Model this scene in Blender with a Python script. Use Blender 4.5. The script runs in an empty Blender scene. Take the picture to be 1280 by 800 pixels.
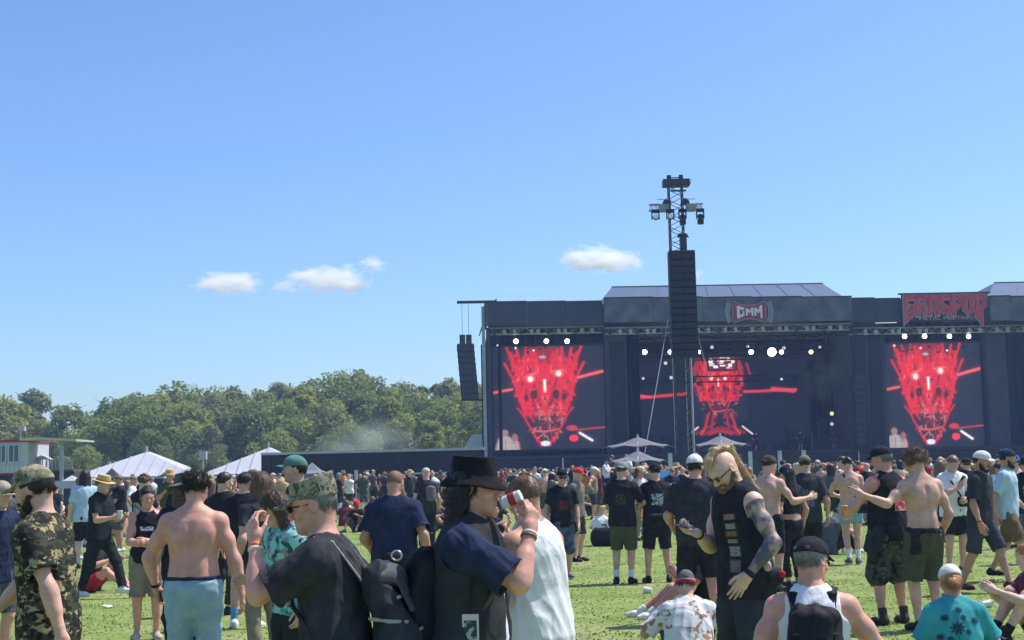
import bpy, bmesh, math, random
import numpy as np
from mathutils import Vector, Matrix
from mathutils.bvhtree import BVHTree

SC = bpy.context.scene
COL = SC.collection
R = math.radians
random.seed(7)

# ------------------------------------------------------------------ camera
F_PX = 1778.0                       # focal length in pixels of the 1280 px wide photograph
EYE = 1.66                          # eye height
HOR = 588.0                         # image row of the horizon at the middle column
ROLL = R(-1.26)                     # the camera was held slightly askew
PITCH = math.atan((HOR - 400.0) / F_PX)
cam_d = bpy.data.cameras.new('camera')
cam = bpy.data.objects.new('camera', cam_d)
COL.objects.link(cam)
cam.location = (0, 0, EYE)
cam.rotation_euler = (Matrix.Rotation(math.pi / 2 + PITCH, 3, 'X') @ Matrix.Rotation(ROLL, 3, 'Z')).to_euler()
cam_d.sensor_width = 36.0
cam_d.lens = F_PX / 1280.0 * 36.0
cam_d.clip_start = 0.2
cam_d.clip_end = 9000.0
SC.camera = cam

def ray(px, py):
    cx, cy = (px - 640.0) / F_PX, (400.0 - py) / F_PX
    cx, cy = cx * math.cos(ROLL) - cy * math.sin(ROLL), cx * math.sin(ROLL) + cy * math.cos(ROLL)
    return Vector((cx, math.cos(PITCH) - cy * math.sin(PITCH), math.sin(PITCH) + cy * math.cos(PITCH)))

def at(px, py, Y):
    """world point at distance Y (along +Y) seen at photo pixel px, py"""
    d = ray(px, py)
    return Vector((0, 0, EYE)) + d * (Y / d[1])

# ------------------------------------------------------------------ light
SUN_EL, SUN_AZ = 60.0, 66.0          # elevation; compass azimuth measured from +Y towards +X
world = bpy.data.worlds.new('World')
SC.world = world
world.use_nodes = True
wn, wl = world.node_tree.nodes, world.node_tree.links
wn.clear()
w_out = wn.new('ShaderNodeOutputWorld')
w_bg = wn.new('ShaderNodeBackground')
w_sky = wn.new('ShaderNodeTexSky')
w_sky.sky_type = 'NISHITA'
w_sky.sun_disc = False
w_sky.sun_elevation = R(SUN_EL)
w_sky.sun_rotation = R(SUN_AZ)
w_sky.altitude = 1000
w_sky.air_density = 1.0
w_sky.dust_density = 2.7
w_sky.ozone_density = 10.0
w_bg.inputs['Strength'].default_value = 0.15
wl.new(w_sky.outputs['Color'], w_bg.inputs['Color'])
wl.new(w_bg.outputs['Background'], w_out.inputs['Surface'])

sun_d = bpy.data.lights.new('sun', 'SUN')
sun = bpy.data.objects.new('sun', sun_d)
COL.objects.link(sun)
sun_d.energy = 4.1
sun_d.angle = R(0.5)
sun_d.color = (1.0, 0.955, 0.88)
_sd = Vector((math.sin(R(SUN_AZ)) * math.cos(R(SUN_EL)), math.cos(R(SUN_AZ)) * math.cos(R(SUN_EL)), math.sin(R(SUN_EL))))
sun.rotation_euler = _sd.to_track_quat('Z', 'Y').to_euler()
sun.location = _sd * 60

SC.view_settings.view_transform = 'Standard'
SC.view_settings.look = 'None'
SC.view_settings.exposure = 0.40
SC.view_settings.gamma = 1.0
SC.render.engine = 'CYCLES'
SC.cycles.max_bounces = 8
SC.cycles.diffuse_bounces = 3
SC.cycles.glossy_bounces = 2
SC.cycles.transmission_bounces = 2
SC.cycles.volume_bounces = 6
SC.cycles.transparent_max_bounces = 6
# ------------------------------------------------------------------ scene helpers
def tag(o, label=None, cat=None, group=None, kind=None):
    if label: o['label'] = label
    if cat: o['category'] = cat
    if group: o['group'] = group
    if kind: o['kind'] = kind
    return o

def empty(name, loc=(0, 0, 0), rz=0.0, label=None, cat=None, group=None):
    o = bpy.data.objects.new(name, None)
    COL.objects.link(o)
    o.location = loc
    o.rotation_euler = (0, 0, rz)
    o.empty_display_size = 0.1
    return tag(o, label, cat, group)

def link(name, me, parent=None, mat=None):
    o = bpy.data.objects.new(name, me)
    COL.objects.link(o)
    if parent is not None: o.parent = parent
    if mat is not None:
        for m in (mat if isinstance(mat, (list, tuple)) else [mat]):
            me.materials.append(m)
    return o

def fast_mesh(name, V, Q, smooth=True, midx=None):
    """mesh from numpy verts (n,3) and faces (m,3|4)"""
    me = bpy.data.meshes.new(name)
    V = np.asarray(V, dtype=np.float32); Q = np.asarray(Q, dtype=np.int32)
    k = Q.shape[1]
    me.vertices.add(len(V)); me.vertices.foreach_set('co', V.ravel())
    me.loops.add(Q.size); me.loops.foreach_set('vertex_index', Q.ravel())
    me.polygons.add(len(Q))
    me.polygons.foreach_set('loop_start', np.arange(0, Q.size, k, dtype=np.int32))
    if midx is not None:
        me.polygons.foreach_set('material_index', np.asarray(midx, dtype=np.int32))
    me.polygons.foreach_set('use_smooth', np.full(len(Q), smooth, dtype=bool))
    me.update(calc_edges=True)
    return me

class MB:
    """collects boxes, bars and tubes; build() links them as one mesh object"""
    def __init__(s): s.v, s.f = [], []
    def poly(s, pts, faces):
        n = len(s.v); s.v += [tuple(p) for p in pts]; s.f += [tuple(i + n for i in f) for f in faces]
        return s
    def box(s, c, size, M=None):
        x, y, z = [q / 2 for q in size]
        P = [Vector((a, b, d)) for a in (-x, x) for b in (-y, y) for d in (-z, z)]
        if M is not None: P = [M @ p for p in P]
        P = [p + Vector(c) for p in P]
        return s.poly(P, [(0, 1, 3, 2), (4, 6, 7, 5), (0, 4, 5, 1), (2, 3, 7, 6), (0, 2, 6, 4), (1, 5, 7, 3)])
    def bb(s, x0, x1, y0, y1, z0, z1):
        return s.box(((x0 + x1) / 2, (y0 + y1) / 2, (z0 + z1) / 2), (x1 - x0, y1 - y0, z1 - z0))
    def tube(s, a, b, r, n=6, r2=None):
        a, b = Vector(a), Vector(b); r2 = r if r2 is None else r2
        d = (b - a).normalized()
        u = d.orthogonal().normalized(); w = d.cross(u)
        A = [a + (u * math.cos(t) + w * math.sin(t)) * r for t in [2 * math.pi * i / n for i in range(n)]]
        B = [b + (u * math.cos(t) + w * math.sin(t)) * r2 for t in [2 * math.pi * i / n for i in range(n)]]
        F = [(i, (i + 1) % n, n + (i + 1) % n, n + i) for i in range(n)] + [tuple(range(n))[::-1], tuple(range(n, 2 * n))]
        return s.poly(A + B, F)
    def prism(s, pts2, y0, y1, f=None):
        """polygon (x,z) extruded from y0 to y1"""
        n = len(pts2)
        A = [(p[0], y0, p[1]) for p in pts2]; B = [(p[0], y1, p[1]) for p in pts2]
        F = [tuple(range(n)), tuple(range(n, 2 * n))[::-1]] + [(i, n + i, n + (i + 1) % n, (i + 1) % n) for i in range(n)]
        return s.poly(A + B, F)
    def mesh(s, name, smooth=False):
        me = bpy.data.meshes.new(name); me.from_pydata(s.v, [], s.f); me.update()
        bm = bmesh.new(); bm.from_mesh(me); bmesh.ops.recalc_face_normals(bm, faces=bm.faces); bm.to_mesh(me); bm.free()
        if smooth:
            me.polygons.foreach_set('use_smooth', np.full(len(me.polygons), True))
        return me
    def build(s, name, mat, parent=None, smooth=False):
        return link(name, s.mesh(name, smooth), parent, mat)

# ------------------------------------------------------------------ materials
_MATS = {}
def nt(m): return m.node_tree.nodes, m.node_tree.links

def mat(name, col, rough=0.8, var=0.12, scale=12.0, bump=0.0, bscale=200.0, metal=0.0, spec=0.3, col2=None, thr=None, stretch=(1, 1, 1), wrinkle=0.0):
    """principled with noise-varied colour; col2 with thr=(lo,hi) mixes a second colour by noise"""
    if name in _MATS: return _MATS[name]
    m = bpy.data.materials.new(name); m.use_nodes = True
    n, l = nt(m)
    b = n['Principled BSDF']
    b.inputs['Roughness'].default_value = rough
    b.inputs['Metallic'].default_value = metal
    b.inputs['Specular IOR Level'].default_value = spec
    tc = n.new('ShaderNodeTexCoord'); mp = n.new('ShaderNodeMapping')
    mp.inputs['Scale'].default_value = stretch
    l.new(tc.outputs['Object'], mp.inputs['Vector'])
    no = n.new('ShaderNodeTexNoise'); no.inputs['Scale'].default_value = scale; no.inputs['Detail'].default_value = 4
    l.new(mp.outputs['Vector'], no.inputs['Vector'])
    cr = n.new('ShaderNodeValToRGB')
    c2 = col2 if col2 is not None else tuple(min(1, c * (1 + var)) for c in col)
    c1 = col if col2 is not None else tuple(c * (1 - var) for c in col)
    lo, hi = thr if thr else (0.3, 0.7)
    cr.color_ramp.elements[0].position = lo; cr.color_ramp.elements[0].color = (*c1, 1)
    cr.color_ramp.elements[1].position = hi; cr.color_ramp.elements[1].color = (*c2, 1)
    l.new(no.outputs['Fac'], cr.inputs['Fac'])
    l.new(cr.outputs['Color'], b.inputs['Base Color'])
    if bump:
        n2 = n.new('ShaderNodeTexNoise'); n2.inputs['Scale'].default_value = bscale; n2.inputs['Detail'].default_value = 3
        l.new(mp.outputs['Vector'], n2.inputs['Vector'])
        bp = n.new('ShaderNodeBump'); bp.inputs['Strength'].default_value = bump; bp.inputs['Distance'].default_value = 0.01
        l.new(n2.outputs['Fac'], bp.inputs['Height']); l.new(bp.outputs['Normal'], b.inputs['Normal'])
        if wrinkle:
            n3 = n.new('ShaderNodeTexNoise'); n3.inputs['Scale'].default_value = 9; n3.inputs['Detail'].default_value = 3; n3.inputs['Distortion'].default_value = .7; n3.inputs['Roughness'].default_value = .45
            mp2 = n.new('ShaderNodeMapping'); mp2.inputs['Scale'].default_value = (1, 1, .55); mp2.inputs['Rotation'].default_value = (.3, .5, 0); l.new(tc.outputs['Object'], mp2.inputs['Vector']); l.new(mp2.outputs[0], n3.inputs['Vector'])
            b2 = n.new('ShaderNodeBump'); b2.inputs['Strength'].default_value = wrinkle; b2.inputs['Distance'].default_value = .05
            l.new(n3.outputs['Fac'], b2.inputs['Height']); l.new(b2.outputs['Normal'], bp.inputs['Normal'])
    _MATS[name] = m
    return m

def emit(name, col, strength):
    if name in _MATS: return _MATS[name]
    m = bpy.data.materials.new(name); m.use_nodes = True
    n, l = nt(m); b = n['Principled BSDF']
    b.inputs['Base Color'].default_value = (*[min(.8, c) for c in col], 1)
    b.inputs['Emission Color'].default_value = (*col, 1); b.inputs['Emission Strength'].default_value = strength
    _MATS[name] = m
    return m

def camo(name, cols, scale=9.0, stretch=(1, 1, 1)):
    if name in _MATS: return _MATS[name]
    m = bpy.data.materials.new(name); m.use_nodes = True
    n, l = nt(m); b = n['Principled BSDF']; b.inputs['Roughness'].default_value = .9; b.inputs['Specular IOR Level'].default_value = .15
    tc = n.new('ShaderNodeTexCoord'); prev = None
    for i, c in enumerate(cols):
        mp = n.new('ShaderNodeMapping'); mp.inputs['Location'].default_value = (i * 3.7, i * 1.9, i * 5.1); mp.inputs['Scale'].default_value = stretch
        l.new(tc.outputs['Object'], mp.inputs['Vector'])
        no = n.new('ShaderNodeTexNoise'); no.inputs['Scale'].default_value = scale * (1 + .25 * i); no.inputs['Detail'].default_value = 3; no.inputs['Distortion'].default_value = .8
        l.new(mp.outputs['Vector'], no.inputs['Vector'])
        if prev is None:
            rgb = n.new('ShaderNodeRGB'); rgb.outputs[0].default_value = (*c, 1); prev = rgb.outputs[0]; continue
        cr = n.new('ShaderNodeValToRGB'); cr.color_ramp.interpolation = 'LINEAR'
        cr.color_ramp.elements[0].position = .53; cr.color_ramp.elements[1].position = .555
        l.new(no.outputs['Fac'], cr.inputs['Fac'])
        mx = n.new('ShaderNodeMixRGB'); mx.inputs['Color2'].default_value = (*c, 1)
        l.new(cr.outputs['Color'], mx.inputs['Fac']); l.new(prev, mx.inputs['Color1']); prev = mx.outputs[0]
    l.new(prev, b.inputs['Base Color'])
    _MATS[name] = m
    return m

def plaid(name, c0, c1, c2, s=28.0):
    if name in _MATS: return _MATS[name]
    m = bpy.data.materials.new(name); m.use_nodes = True
    n, l = nt(m); b = n['Principled BSDF']; b.inputs['Roughness'].default_value = .9
    tc = n.new('ShaderNodeTexCoord')
    outs = []
    for ax in ('X', 'Z'):
        w = n.new('ShaderNodeTexWave'); w.bands_direction = ax; w.inputs['Scale'].default_value = s / 6.28; w.inputs['Distortion'].default_value = .4
        l.new(tc.outputs['Object'], w.inputs['Vector'])
        r = n.new('ShaderNodeValToRGB'); r.color_ramp.elements[0].position = .45; r.color_ramp.elements[1].position = .55
        l.new(w.outputs['Fac'], r.inputs['Fac']); outs.append(r.outputs[0])
    m1 = n.new('ShaderNodeMixRGB'); m1.inputs['Color1'].default_value = (*c0, 1); m1.inputs['Color2'].default_value = (*c1, 1); l.new(outs[0], m1.inputs['Fac'])
    m2 = n.new('ShaderNodeMixRGB'); m2.inputs['Color2'].default_value = (*c2, 1); l.new(m1.outputs[0], m2.inputs['Color1'])
    mu = n.new('ShaderNodeMath'); mu.operation = 'MULTIPLY'; mu.inputs[1].default_value = .75; l.new(outs[1], mu.inputs[0]); l.new(mu.outputs[0], m2.inputs['Fac'])
    l.new(m2.outputs[0], b.inputs['Base Color'])
    _MATS[name] = m
    return m

def print_mat(name, ink, cloth, scale=7.0, thr=.5, edge=.12, seed=0.0, stretch=(1, 1, 1), ink2=None):
    """flat print on cloth: ink shapes cut out by noise in the patch's own uv, fading to cloth colour at the rim"""
    if name in _MATS: return _MATS[name]
    m = bpy.data.materials.new(name); m.use_nodes = True
    n, l = nt(m); b = n['Principled BSDF']; b.inputs['Roughness'].default_value = .85; b.inputs['Specular IOR Level'].default_value = .2
    tc = n.new('ShaderNodeTexCoord'); mp = n.new('ShaderNodeMapping'); mp.inputs['Location'].default_value = (seed, seed * .7, 0); mp.inputs['Scale'].default_value = stretch
    l.new(tc.outputs['UV'], mp.inputs['Vector'])
    no = n.new('ShaderNodeTexNoise'); no.inputs['Scale'].default_value = scale; no.inputs['Detail'].default_value = 3; no.inputs['Distortion'].default_value = 1.2
    l.new(mp.outputs['Vector'], no.inputs['Vector'])
    sx = n.new('ShaderNodeSeparateXYZ'); l.new(tc.outputs['UV'], sx.inputs[0])
    def M(op, a, bb):
        q = n.new('ShaderNodeMath'); q.operation = op
        for i, v in enumerate((a, bb)):
            if isinstance(v, (int, float)): q.inputs[i].default_value = v
            else: l.new(v, q.inputs[i])
        return q.outputs[0]
    ux = M('ABSOLUTE', M('SUBTRACT', sx.outputs['X'], .5), 0); uy = M('ABSOLUTE', M('SUBTRACT', sx.outputs['Y'], .5), 0)
    e = M('DIVIDE', M('SUBTRACT', .5, M('MAXIMUM', ux, uy)), edge)
    v = M('MULTIPLY', M('MINIMUM', e, 1.0), M('ADD', no.outputs['Fac'], 0))
    cr = n.new('ShaderNodeValToRGB'); cr.color_ramp.elements[0].position = thr - .03; cr.color_ramp.elements[1].position = thr + .03
    l.new(v, cr.inputs['Fac'])
    ic = n.new('ShaderNodeMixRGB'); ic.inputs['Color1'].default_value = (*ink, 1); ic.inputs['Color2'].default_value = (*(ink2 or ink), 1)
    n3 = n.new('ShaderNodeTexNoise'); n3.inputs['Scale'].default_value = scale * 1.7; l.new(mp.outputs['Vector'], n3.inputs['Vector'])
    r3 = n.new('ShaderNodeValToRGB'); r3.color_ramp.elements[0].position = .45; r3.color_ramp.elements[1].position = .55
    l.new(n3.outputs['Fac'], r3.inputs['Fac']); l.new(r3.outputs[0], ic.inputs['Fac'])
    mx = n.new('ShaderNodeMixRGB'); mx.inputs['Color1'].default_value = (*cloth, 1)
    l.new(ic.outputs[0], mx.inputs['Color2']); l.new(cr.outputs['Color'], mx.inputs['Fac']); l.new(mx.outputs[0], b.inputs['Base Color'])
    _MATS[name] = m
    return m
# ------------------------------------------------------------------ smooth solid modelling: distance fields turned into quad meshes
def A3(*p): return np.array(p, dtype=np.float64)

class Field:
    def __init__(s): s.ops = []
    def seg(s, a, b, ra, rb=None, k=.03, side=(1, 0, 0), f0=False, f1=False, sub=False):
        """tapered rod from a to b; radii are numbers or (along side, across) pairs; f0/f1 flat ends"""
        rb = ra if rb is None else rb
        ra = (ra, ra) if np.isscalar(ra) else ra; rb = (rb, rb) if np.isscalar(rb) else rb
        a, b = np.asarray(a, float), np.asarray(b, float)
        L = np.linalg.norm(b - a) + 1e-9; t = (b - a) / L
        u = np.asarray(side, float); u = u - t * (u @ t)
        if np.linalg.norm(u) < 1e-3:
            u = A3(0, 1, 0) - t * t[1]
        u /= np.linalg.norm(u); v = np.cross(t, u)
        rm = max(*ra, *rb)
        s.ops.append(('sub' if sub else 'add', k, np.minimum(a, b) - rm, np.maximum(a, b) + rm, ('seg', a, t, u, v, L, ra, rb, f0, f1)))
        return s
    def chain(s, pts, rad, k=.03, side=(1, 0, 0), f0=False, f1=False):
        for i in range(len(pts) - 1):
            s.seg(pts[i], pts[i + 1], rad[i], rad[i + 1], k, side, f0 and i == 0, f1 and i == len(pts) - 2)
        return s
    def ell(s, c, r, M=None, k=.03, sub=False):
        c = np.asarray(c, float); M = np.eye(3) if M is None else np.asarray(M, float)
        rm = max(r)
        s.ops.append(('sub' if sub else 'add', k, c - rm, c + rm, ('ell', c, M, r)))
        return s
    def cut(s, p, n):
        n = np.asarray(n, float); n = n / np.linalg.norm(n)
        s.ops.append(('cut', 0, None, None, (np.asarray(p, float), n)))
        return s
    def mesh(s, h, lo=None, hi=None):
        if lo is None:
            lo = np.min([o[2] for o in s.ops if o[0] == 'add'], axis=0) - 2 * h - .006
            hi = np.max([o[3] for o in s.ops if o[0] == 'add'], axis=0) + 2 * h + .006
        n = np.maximum(4, np.ceil((hi - lo) / h).astype(int) + 1)
        D = np.full(n, 1.0, dtype=np.float32)
        ax = [lo[i] + h * np.arange(n[i]) for i in range(3)]
        for kind, k, l0, h0, pr in s.ops:
            if kind == 'cut':
                p, m = pr
                d = ((ax[0] - p[0])[:, None, None] * m[0] + (ax[1] - p[1])[None, :, None] * m[1] + (ax[2] - p[2])[None, None, :] * m[2]).astype(np.float32)
                np.maximum(D, d, out=D); continue
            pad = k + 2.5 * h
            i0 = np.clip(np.floor((l0 - pad - lo) / h).astype(int), 0, n); i1 = np.clip(np.ceil((h0 + pad - lo) / h).astype(int) + 1, 0, n)
            if np.any(i1 <= i0): continue
            sl = tuple(slice(i0[i], i1[i]) for i in range(3))
            X = ax[0][sl[0]][:, None, None]; Y = ax[1][sl[1]][None, :, None]; Z = ax[2][sl[2]][None, None, :]
            if pr[0] == 'seg':
                _, a, t, u, v, L, ra, rb, f0, f1 = pr
                qx, qy, qz = X - a[0], Y - a[1], Z - a[2]
                z = qx * t[0] + qy * t[1] + qz * t[2]
                U = qx * u[0] + qy * u[1] + qz * u[2]; V = qx * v[0] + qy * v[1] + qz * v[2]
                zc = np.clip(z, 0, L); w = ra[0] + (rb[0] - ra[0]) * zc / L; d = ra[1] + (rb[1] - ra[1]) * zc / L
                ex = z - zc
                fl = np.zeros_like(ex) - 1.0
                if f0: fl = np.maximum(fl, -z); ex = np.maximum(ex, 0)
                if f1: fl = np.maximum(fl, z - L); ex = np.minimum(ex, 0)
                m = np.minimum(w, d)
                a2 = (U / w) ** 2 + (V / d) ** 2 + (ex / m) ** 2
                k1 = np.sqrt((U / (w * w)) ** 2 + (V / (d * d)) ** 2 + (ex / (m * m)) ** 2) + 1e-6
                k0 = np.sqrt(a2)
                dd = np.where(k0 < .05, -m, (k0 - 1) * k0 / k1)
                dd = np.maximum(dd, fl)
            else:
                _, c, M, r = pr
                qx, qy, qz = X - c[0], Y - c[1], Z - c[2]
                P = [qx * M[0][i] + qy * M[1][i] + qz * M[2][i] for i in range(3)]
                k0 = np.sqrt((P[0] / r[0]) ** 2 + (P[1] / r[1]) ** 2 + (P[2] / r[2]) ** 2)
                k1 = np.sqrt((P[0] / r[0] ** 2) ** 2 + (P[1] / r[1] ** 2) ** 2 + (P[2] / r[2] ** 2) ** 2) + 1e-6
                dd = np.where(k0 < .05, -min(r), (k0 - 1) * k0 / k1)
            dd = dd.astype(np.float32)
            B = D[sl]
            if kind == 'add':
                hh = np.clip(.5 + .5 * (B - dd) / k, 0, 1)
                D[sl] = B + (dd - B) * hh - k * hh * (1 - hh)
            else:
                e = -dd
                hh = np.clip(.5 - .5 * (B - e) / k, 0, 1)
                D[sl] = B + (e - B) * hh + k * hh * (1 - hh)
        return nets(D, lo, h)

_CO = np.array([(a, b, c) for a in (0, 1) for b in (0, 1) for c in (0, 1)])
_ED = [(i, j) for i in range(8) for j in range(i + 1, 8) if np.abs(_CO[i] - _CO[j]).sum() == 1]
def nets(D, lo, h):
    S = D < 0
    n = D.shape
    cnt = np.zeros((n[0] - 1, n[1] - 1, n[2] - 1), dtype=np.int8)
    for c in _CO:
        cnt += S[c[0]:n[0] - 1 + c[0], c[1]:n[1] - 1 + c[1], c[2]:n[2] - 1 + c[2]]
    I = np.argwhere((cnt > 0) & (cnt < 8))
    if len(I) == 0: return np.zeros((0, 3)), np.zeros((0, 4), int)
    idx = np.full(cnt.shape, -1, dtype=np.int64); idx[I[:, 0], I[:, 1], I[:, 2]] = np.arange(len(I))
    Vv = np.stack([D[I[:, 0] + c[0], I[:, 1] + c[1], I[:, 2] + c[2]] for c in _CO], 1)
    acc = np.zeros((len(I), 3)); num = np.zeros(len(I))
    for i, j in _ED:
        a, b = Vv[:, i], Vv[:, j]
        m = (a < 0) != (b < 0)
        t = np.where(m, a / np.where(m, a - b, 1), 0)
        p = _CO[i] + t[:, None] * (_CO[j] - _CO[i])
        acc += p * m[:, None]; num += m
    V = lo + h * (I + acc / num[:, None])
    Q = []
    for axn in range(3):
        o = [k for k in range(3) if k != axn]
        sa = [slice(None)] * 3; sb = [slice(None)] * 3
        sa[axn] = slice(0, -1); sb[axn] = slice(1, None)
        x = S[tuple(sa)] != S[tuple(sb)]
        E = np.argwhere(x)
        E = E[(E[:, o[0]] > 0) & (E[:, o[1]] > 0) & (E[:, o[0]] < n[o[0]] - 1) & (E[:, o[1]] < n[o[1]] - 1)]
        if len(E) == 0: continue
        ins = S[E[:, 0], E[:, 1], E[:, 2]]
        d0 = np.zeros(3, int); d0[o[0]] = 1; d1 = np.zeros(3, int); d1[o[1]] = 1
        g = lambda q: idx[q[:, 0], q[:, 1], q[:, 2]]
        q = np.stack([g(E - d0 - d1), g(E - d1), g(E), g(E - d0)], 1)
        fl = ins if axn != 1 else ~ins
        q[~fl] = q[~fl][:, ::-1]
        Q.append(q)
    Q = np.concatenate(Q); Q = Q[(Q >= 0).all(1)]
    return V, Q

def vnormals(V, Q):
    n = np.cross(V[Q[:, 2]] - V[Q[:, 0]], V[Q[:, 3]] - V[Q[:, 1]])
    N = np.zeros_like(V)
    for i in range(4): np.add.at(N, Q[:, i], n)
    return N / (np.linalg.norm(N, axis=1, keepdims=True) + 1e-12)

def folds(P, amp, seed, sc=1.0, squash=.55):
    r = np.random.RandomState(seed)
    q = P * np.array([1, 1, squash]) * sc
    f = np.zeros(len(P))
    for w, fr in ((1.0, 26), (.8, 47), (.5, 84), (.3, 130)):
        d = r.normal(size=3); d /= np.linalg.norm(d); e = r.normal(size=3); e /= np.linalg.norm(e)
        f += w * (1 - 2 * np.abs(np.sin(q @ d * fr * .5 + 1.6 * np.sin(q @ e * fr * .33 + r.rand() * 6) + r.rand() * 6)))
    return amp * f * .6

def strands(P, amp, seed, freq=160, d=(1, .4, 0)):
    r = np.random.RandomState(seed)
    d = np.asarray(d, float)
    return amp * (np.sin(P @ d * freq + 2.5 * np.sin(P @ r.normal(size=3) * 22)) * .6 + np.sin(P @ r.normal(size=3) * 60) * .7 + np.sin(P @ r.normal(size=3) * 110) * .4)

def rotm(x=0, y=0, z=0):
    return np.array((Matrix.Rotation(R(z), 3, 'Z') @ Matrix.Rotation(R(y), 3, 'Y') @ Matrix.Rotation(R(x), 3, 'X')))

def nrm(v):
    v = np.asarray(v, float); return v / (np.linalg.norm(v) + 1e-9)

def ik(a, t, l1, l2, pole):
    a, t = np.asarray(a, float), np.asarray(t, float)
    d = t - a; L = np.linalg.norm(d); Lm = min(L, (l1 + l2) * .995)
    dn = d / L; t = a + dn * Lm
    x = (l1 * l1 - l2 * l2 + Lm * Lm) / (2 * Lm); y = math.sqrt(max(0, l1 * l1 - x * x))
    p = np.asarray(pole, float); p = p - dn * (p @ dn); p = nrm(p)
    return a + dn * x + p * y, t

TORSO = [(-.15, .150, .098, .012), (-.06, .168, .116, .014), (.05, .155, .107, .004), (.15, .143, .100, -.002), (.26, .157, .112, 0), (.37, .168, .117, .004), (.445, .148, .095, .010), (.50, .095, .066, .012)]

class Person:
    """a figure built in its own space: faces -Y, its right hand towards -X, feet at z = 0, sizes for 1.78 m scaled to H"""
    def __init__(s, label, px, Y, yaw=0, H=1.78, group=None, h=.012, x=None, z=0.0, seed=1, name='person', **p):
        s.p = p; s.h = h; s.k = H / 1.78; s.seed = seed
        X = at(px, 680, Y).x if x is None else x
        s.root = empty(name, (X, Y, z), R(yaw), label, 'person', group)
        g = p.get
        s.wd = g('wide', 1.0); s.fat = g('fat', 0.0); s.sh = g('sh', 1.0)
        s.skin = g('skin') or skin('fair')
        hip = A3(0, 0, .97) + A3(*g('hip', (0, 0, 0)))
        lean, lean0, roll, twist = g('lean', 3), g('lean0', 0), g('roll', 0), g('twist', 0)
        # spine frames
        s.tt = np.arange(-.20, .62, .02); s.sp, s.sr = [], []
        for t in s.tt:
            f = min(1, max(0, t / .30))
            s.sr.append(rotm(0, 0, twist * f) @ rotm(lean0 + (lean - lean0) * f, roll * f, 0))
        i0 = int(round(.20 / .02)); P = [None] * len(s.tt); P[i0] = hip
        for i in range(i0 + 1, len(s.tt)): P[i] = P[i - 1] + s.sr[i] @ A3(0, 0, .02)
        for i in range(i0 - 1, -1, -1): P[i] = P[i + 1] - s.sr[i] @ A3(0, 0, .02)
        s.sp = P
        s.shp = {}; s.elb = {}; s.wri = {}; s.hipj = {}; s.knee = {}; s.ank = {}
        for sd, sg in (('r', -1), ('l', 1)):
            s.shp[sd] = s.T(sg * .172 * s.sh, .004, .438 + g(sd + 'shrug', 0))
            tgt = g(sd + 'h', (sg * .27, -.05, .90))
            pole = g(sd + 'e', (sg * .4, 1, -.2))
            s.elb[sd], s.wri[sd] = ik(s.shp[sd], A3(*tgt), .295, .262, pole)
            s.hipj[sd] = s.T(sg * .092, 0, -.045)
            ft = g(sd + 'f', (sg * .11, .02, .085))
            s.knee[sd], s.ank[sd] = ik(s.hipj[sd], A3(*ft), .435, .415, g(sd + 'k', (sg * .12, -1, 0)))
        hp, hy, hr = g('head', (8, 0, 0))
        s.Rh = s.sr[-1] @ rotm(0, 0, hy) @ rotm(hp, hr, 0)
        s.nb = s.T(0, .012, .52)
        nd = nrm(s.sr[-1] @ A3(0, -.12, 1) * .6 + s.Rh @ A3(0, .15, 1) * .4 + A3(0, 0, 0))
        s.hc = s.nb + nd * .085 + s.Rh @ A3(0, -.012, .082)
        s.parts = {}
    def T(s, x, y, t):
        i = min(max((t + .20) / .02, 0), len(s.tt) - 1.001); a = int(i); f = i - a
        Rm = s.sr[int(round(i))]
        return s.sp[a] * (1 - f) + s.sp[a + 1] * f + Rm @ A3(x, y, 0)
    def side(s, t): return s.sr[int(round(min(max((t + .2) / .02, 0), len(s.tt) - 1)))] @ A3(1, 0, 0)
    def up(s, t): return s.sr[int(round(min(max((t + .2) / .02, 0), len(s.tt) - 1)))] @ A3(0, 0, 1)
    def H(s, x, y, z): return s.hc + s.Rh @ A3(x, y, z)
    # ------------------------------------------------ shared shapes
    def torso(s, S, off=0.0, t0=-.15, t1=.50, flat0=False, k=.045, loose=0.0):
        tab = TORSO
        def pr(t):
            w, d, y = [np.interp(t, [r[0] for r in tab], [r[i] for r in tab]) for i in (1, 2, 3)]
            b = max(0, 1 - abs(t - .08) / .22)
            w = w * (s.wd if t < .3 else (1 + (s.wd - 1) * .7)) * (s.sh if t > .3 else 1) + s.fat * .45 * b; d = d * (1 + (s.wd - 1) * .6) + s.fat * .6 * b; y -= s.fat * .55 * b
            if loose: w += loose * max(0, 1 - abs(t - .12) / .3); d += loose * .7 * max(0, 1 - abs(t - .12) / .3)
            return w, d, y
        ts = sorted(set([t0] + [r[0] for r in tab if t0 < r[0] < t1] + [t1]))
        for a, b in zip(ts[:-1], ts[1:]):
            wa, da, ya = pr(a); wb, db, yb = pr(b)
            S.seg(s.T(0, ya, a), s.T(0, yb, b), (wa + off, da + off), (wb + off, db + off), k, s.side((a + b) / 2), flat0 and a == t0, False)
        S._pr = pr
    def hips(s, S, off, hem):
        """room for the hips and thighs in a top that hangs below the waist"""
        if hem > 0: return
        lg = s.p.get('leg', 1.0)
        for sd in 'rl':
            hj, kn = s.hipj[sd], s.knee[sd]
            S.seg(hj + s.up(0) * .06, hj + s.up(0) * (hem + .0), .092 * lg + off, .098 * lg + off, .05)
    def traps(s, S, off=0.0):
        for sd in 'rl':
            sg = -1 if sd == 'r' else 1
            S.seg(s.T(sg * .03, .015, .515), s.shp[sd] + s.sr[-1] @ A3(-sg * .02, 0, .012), .042 + off, .040 + off, .05)
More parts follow.
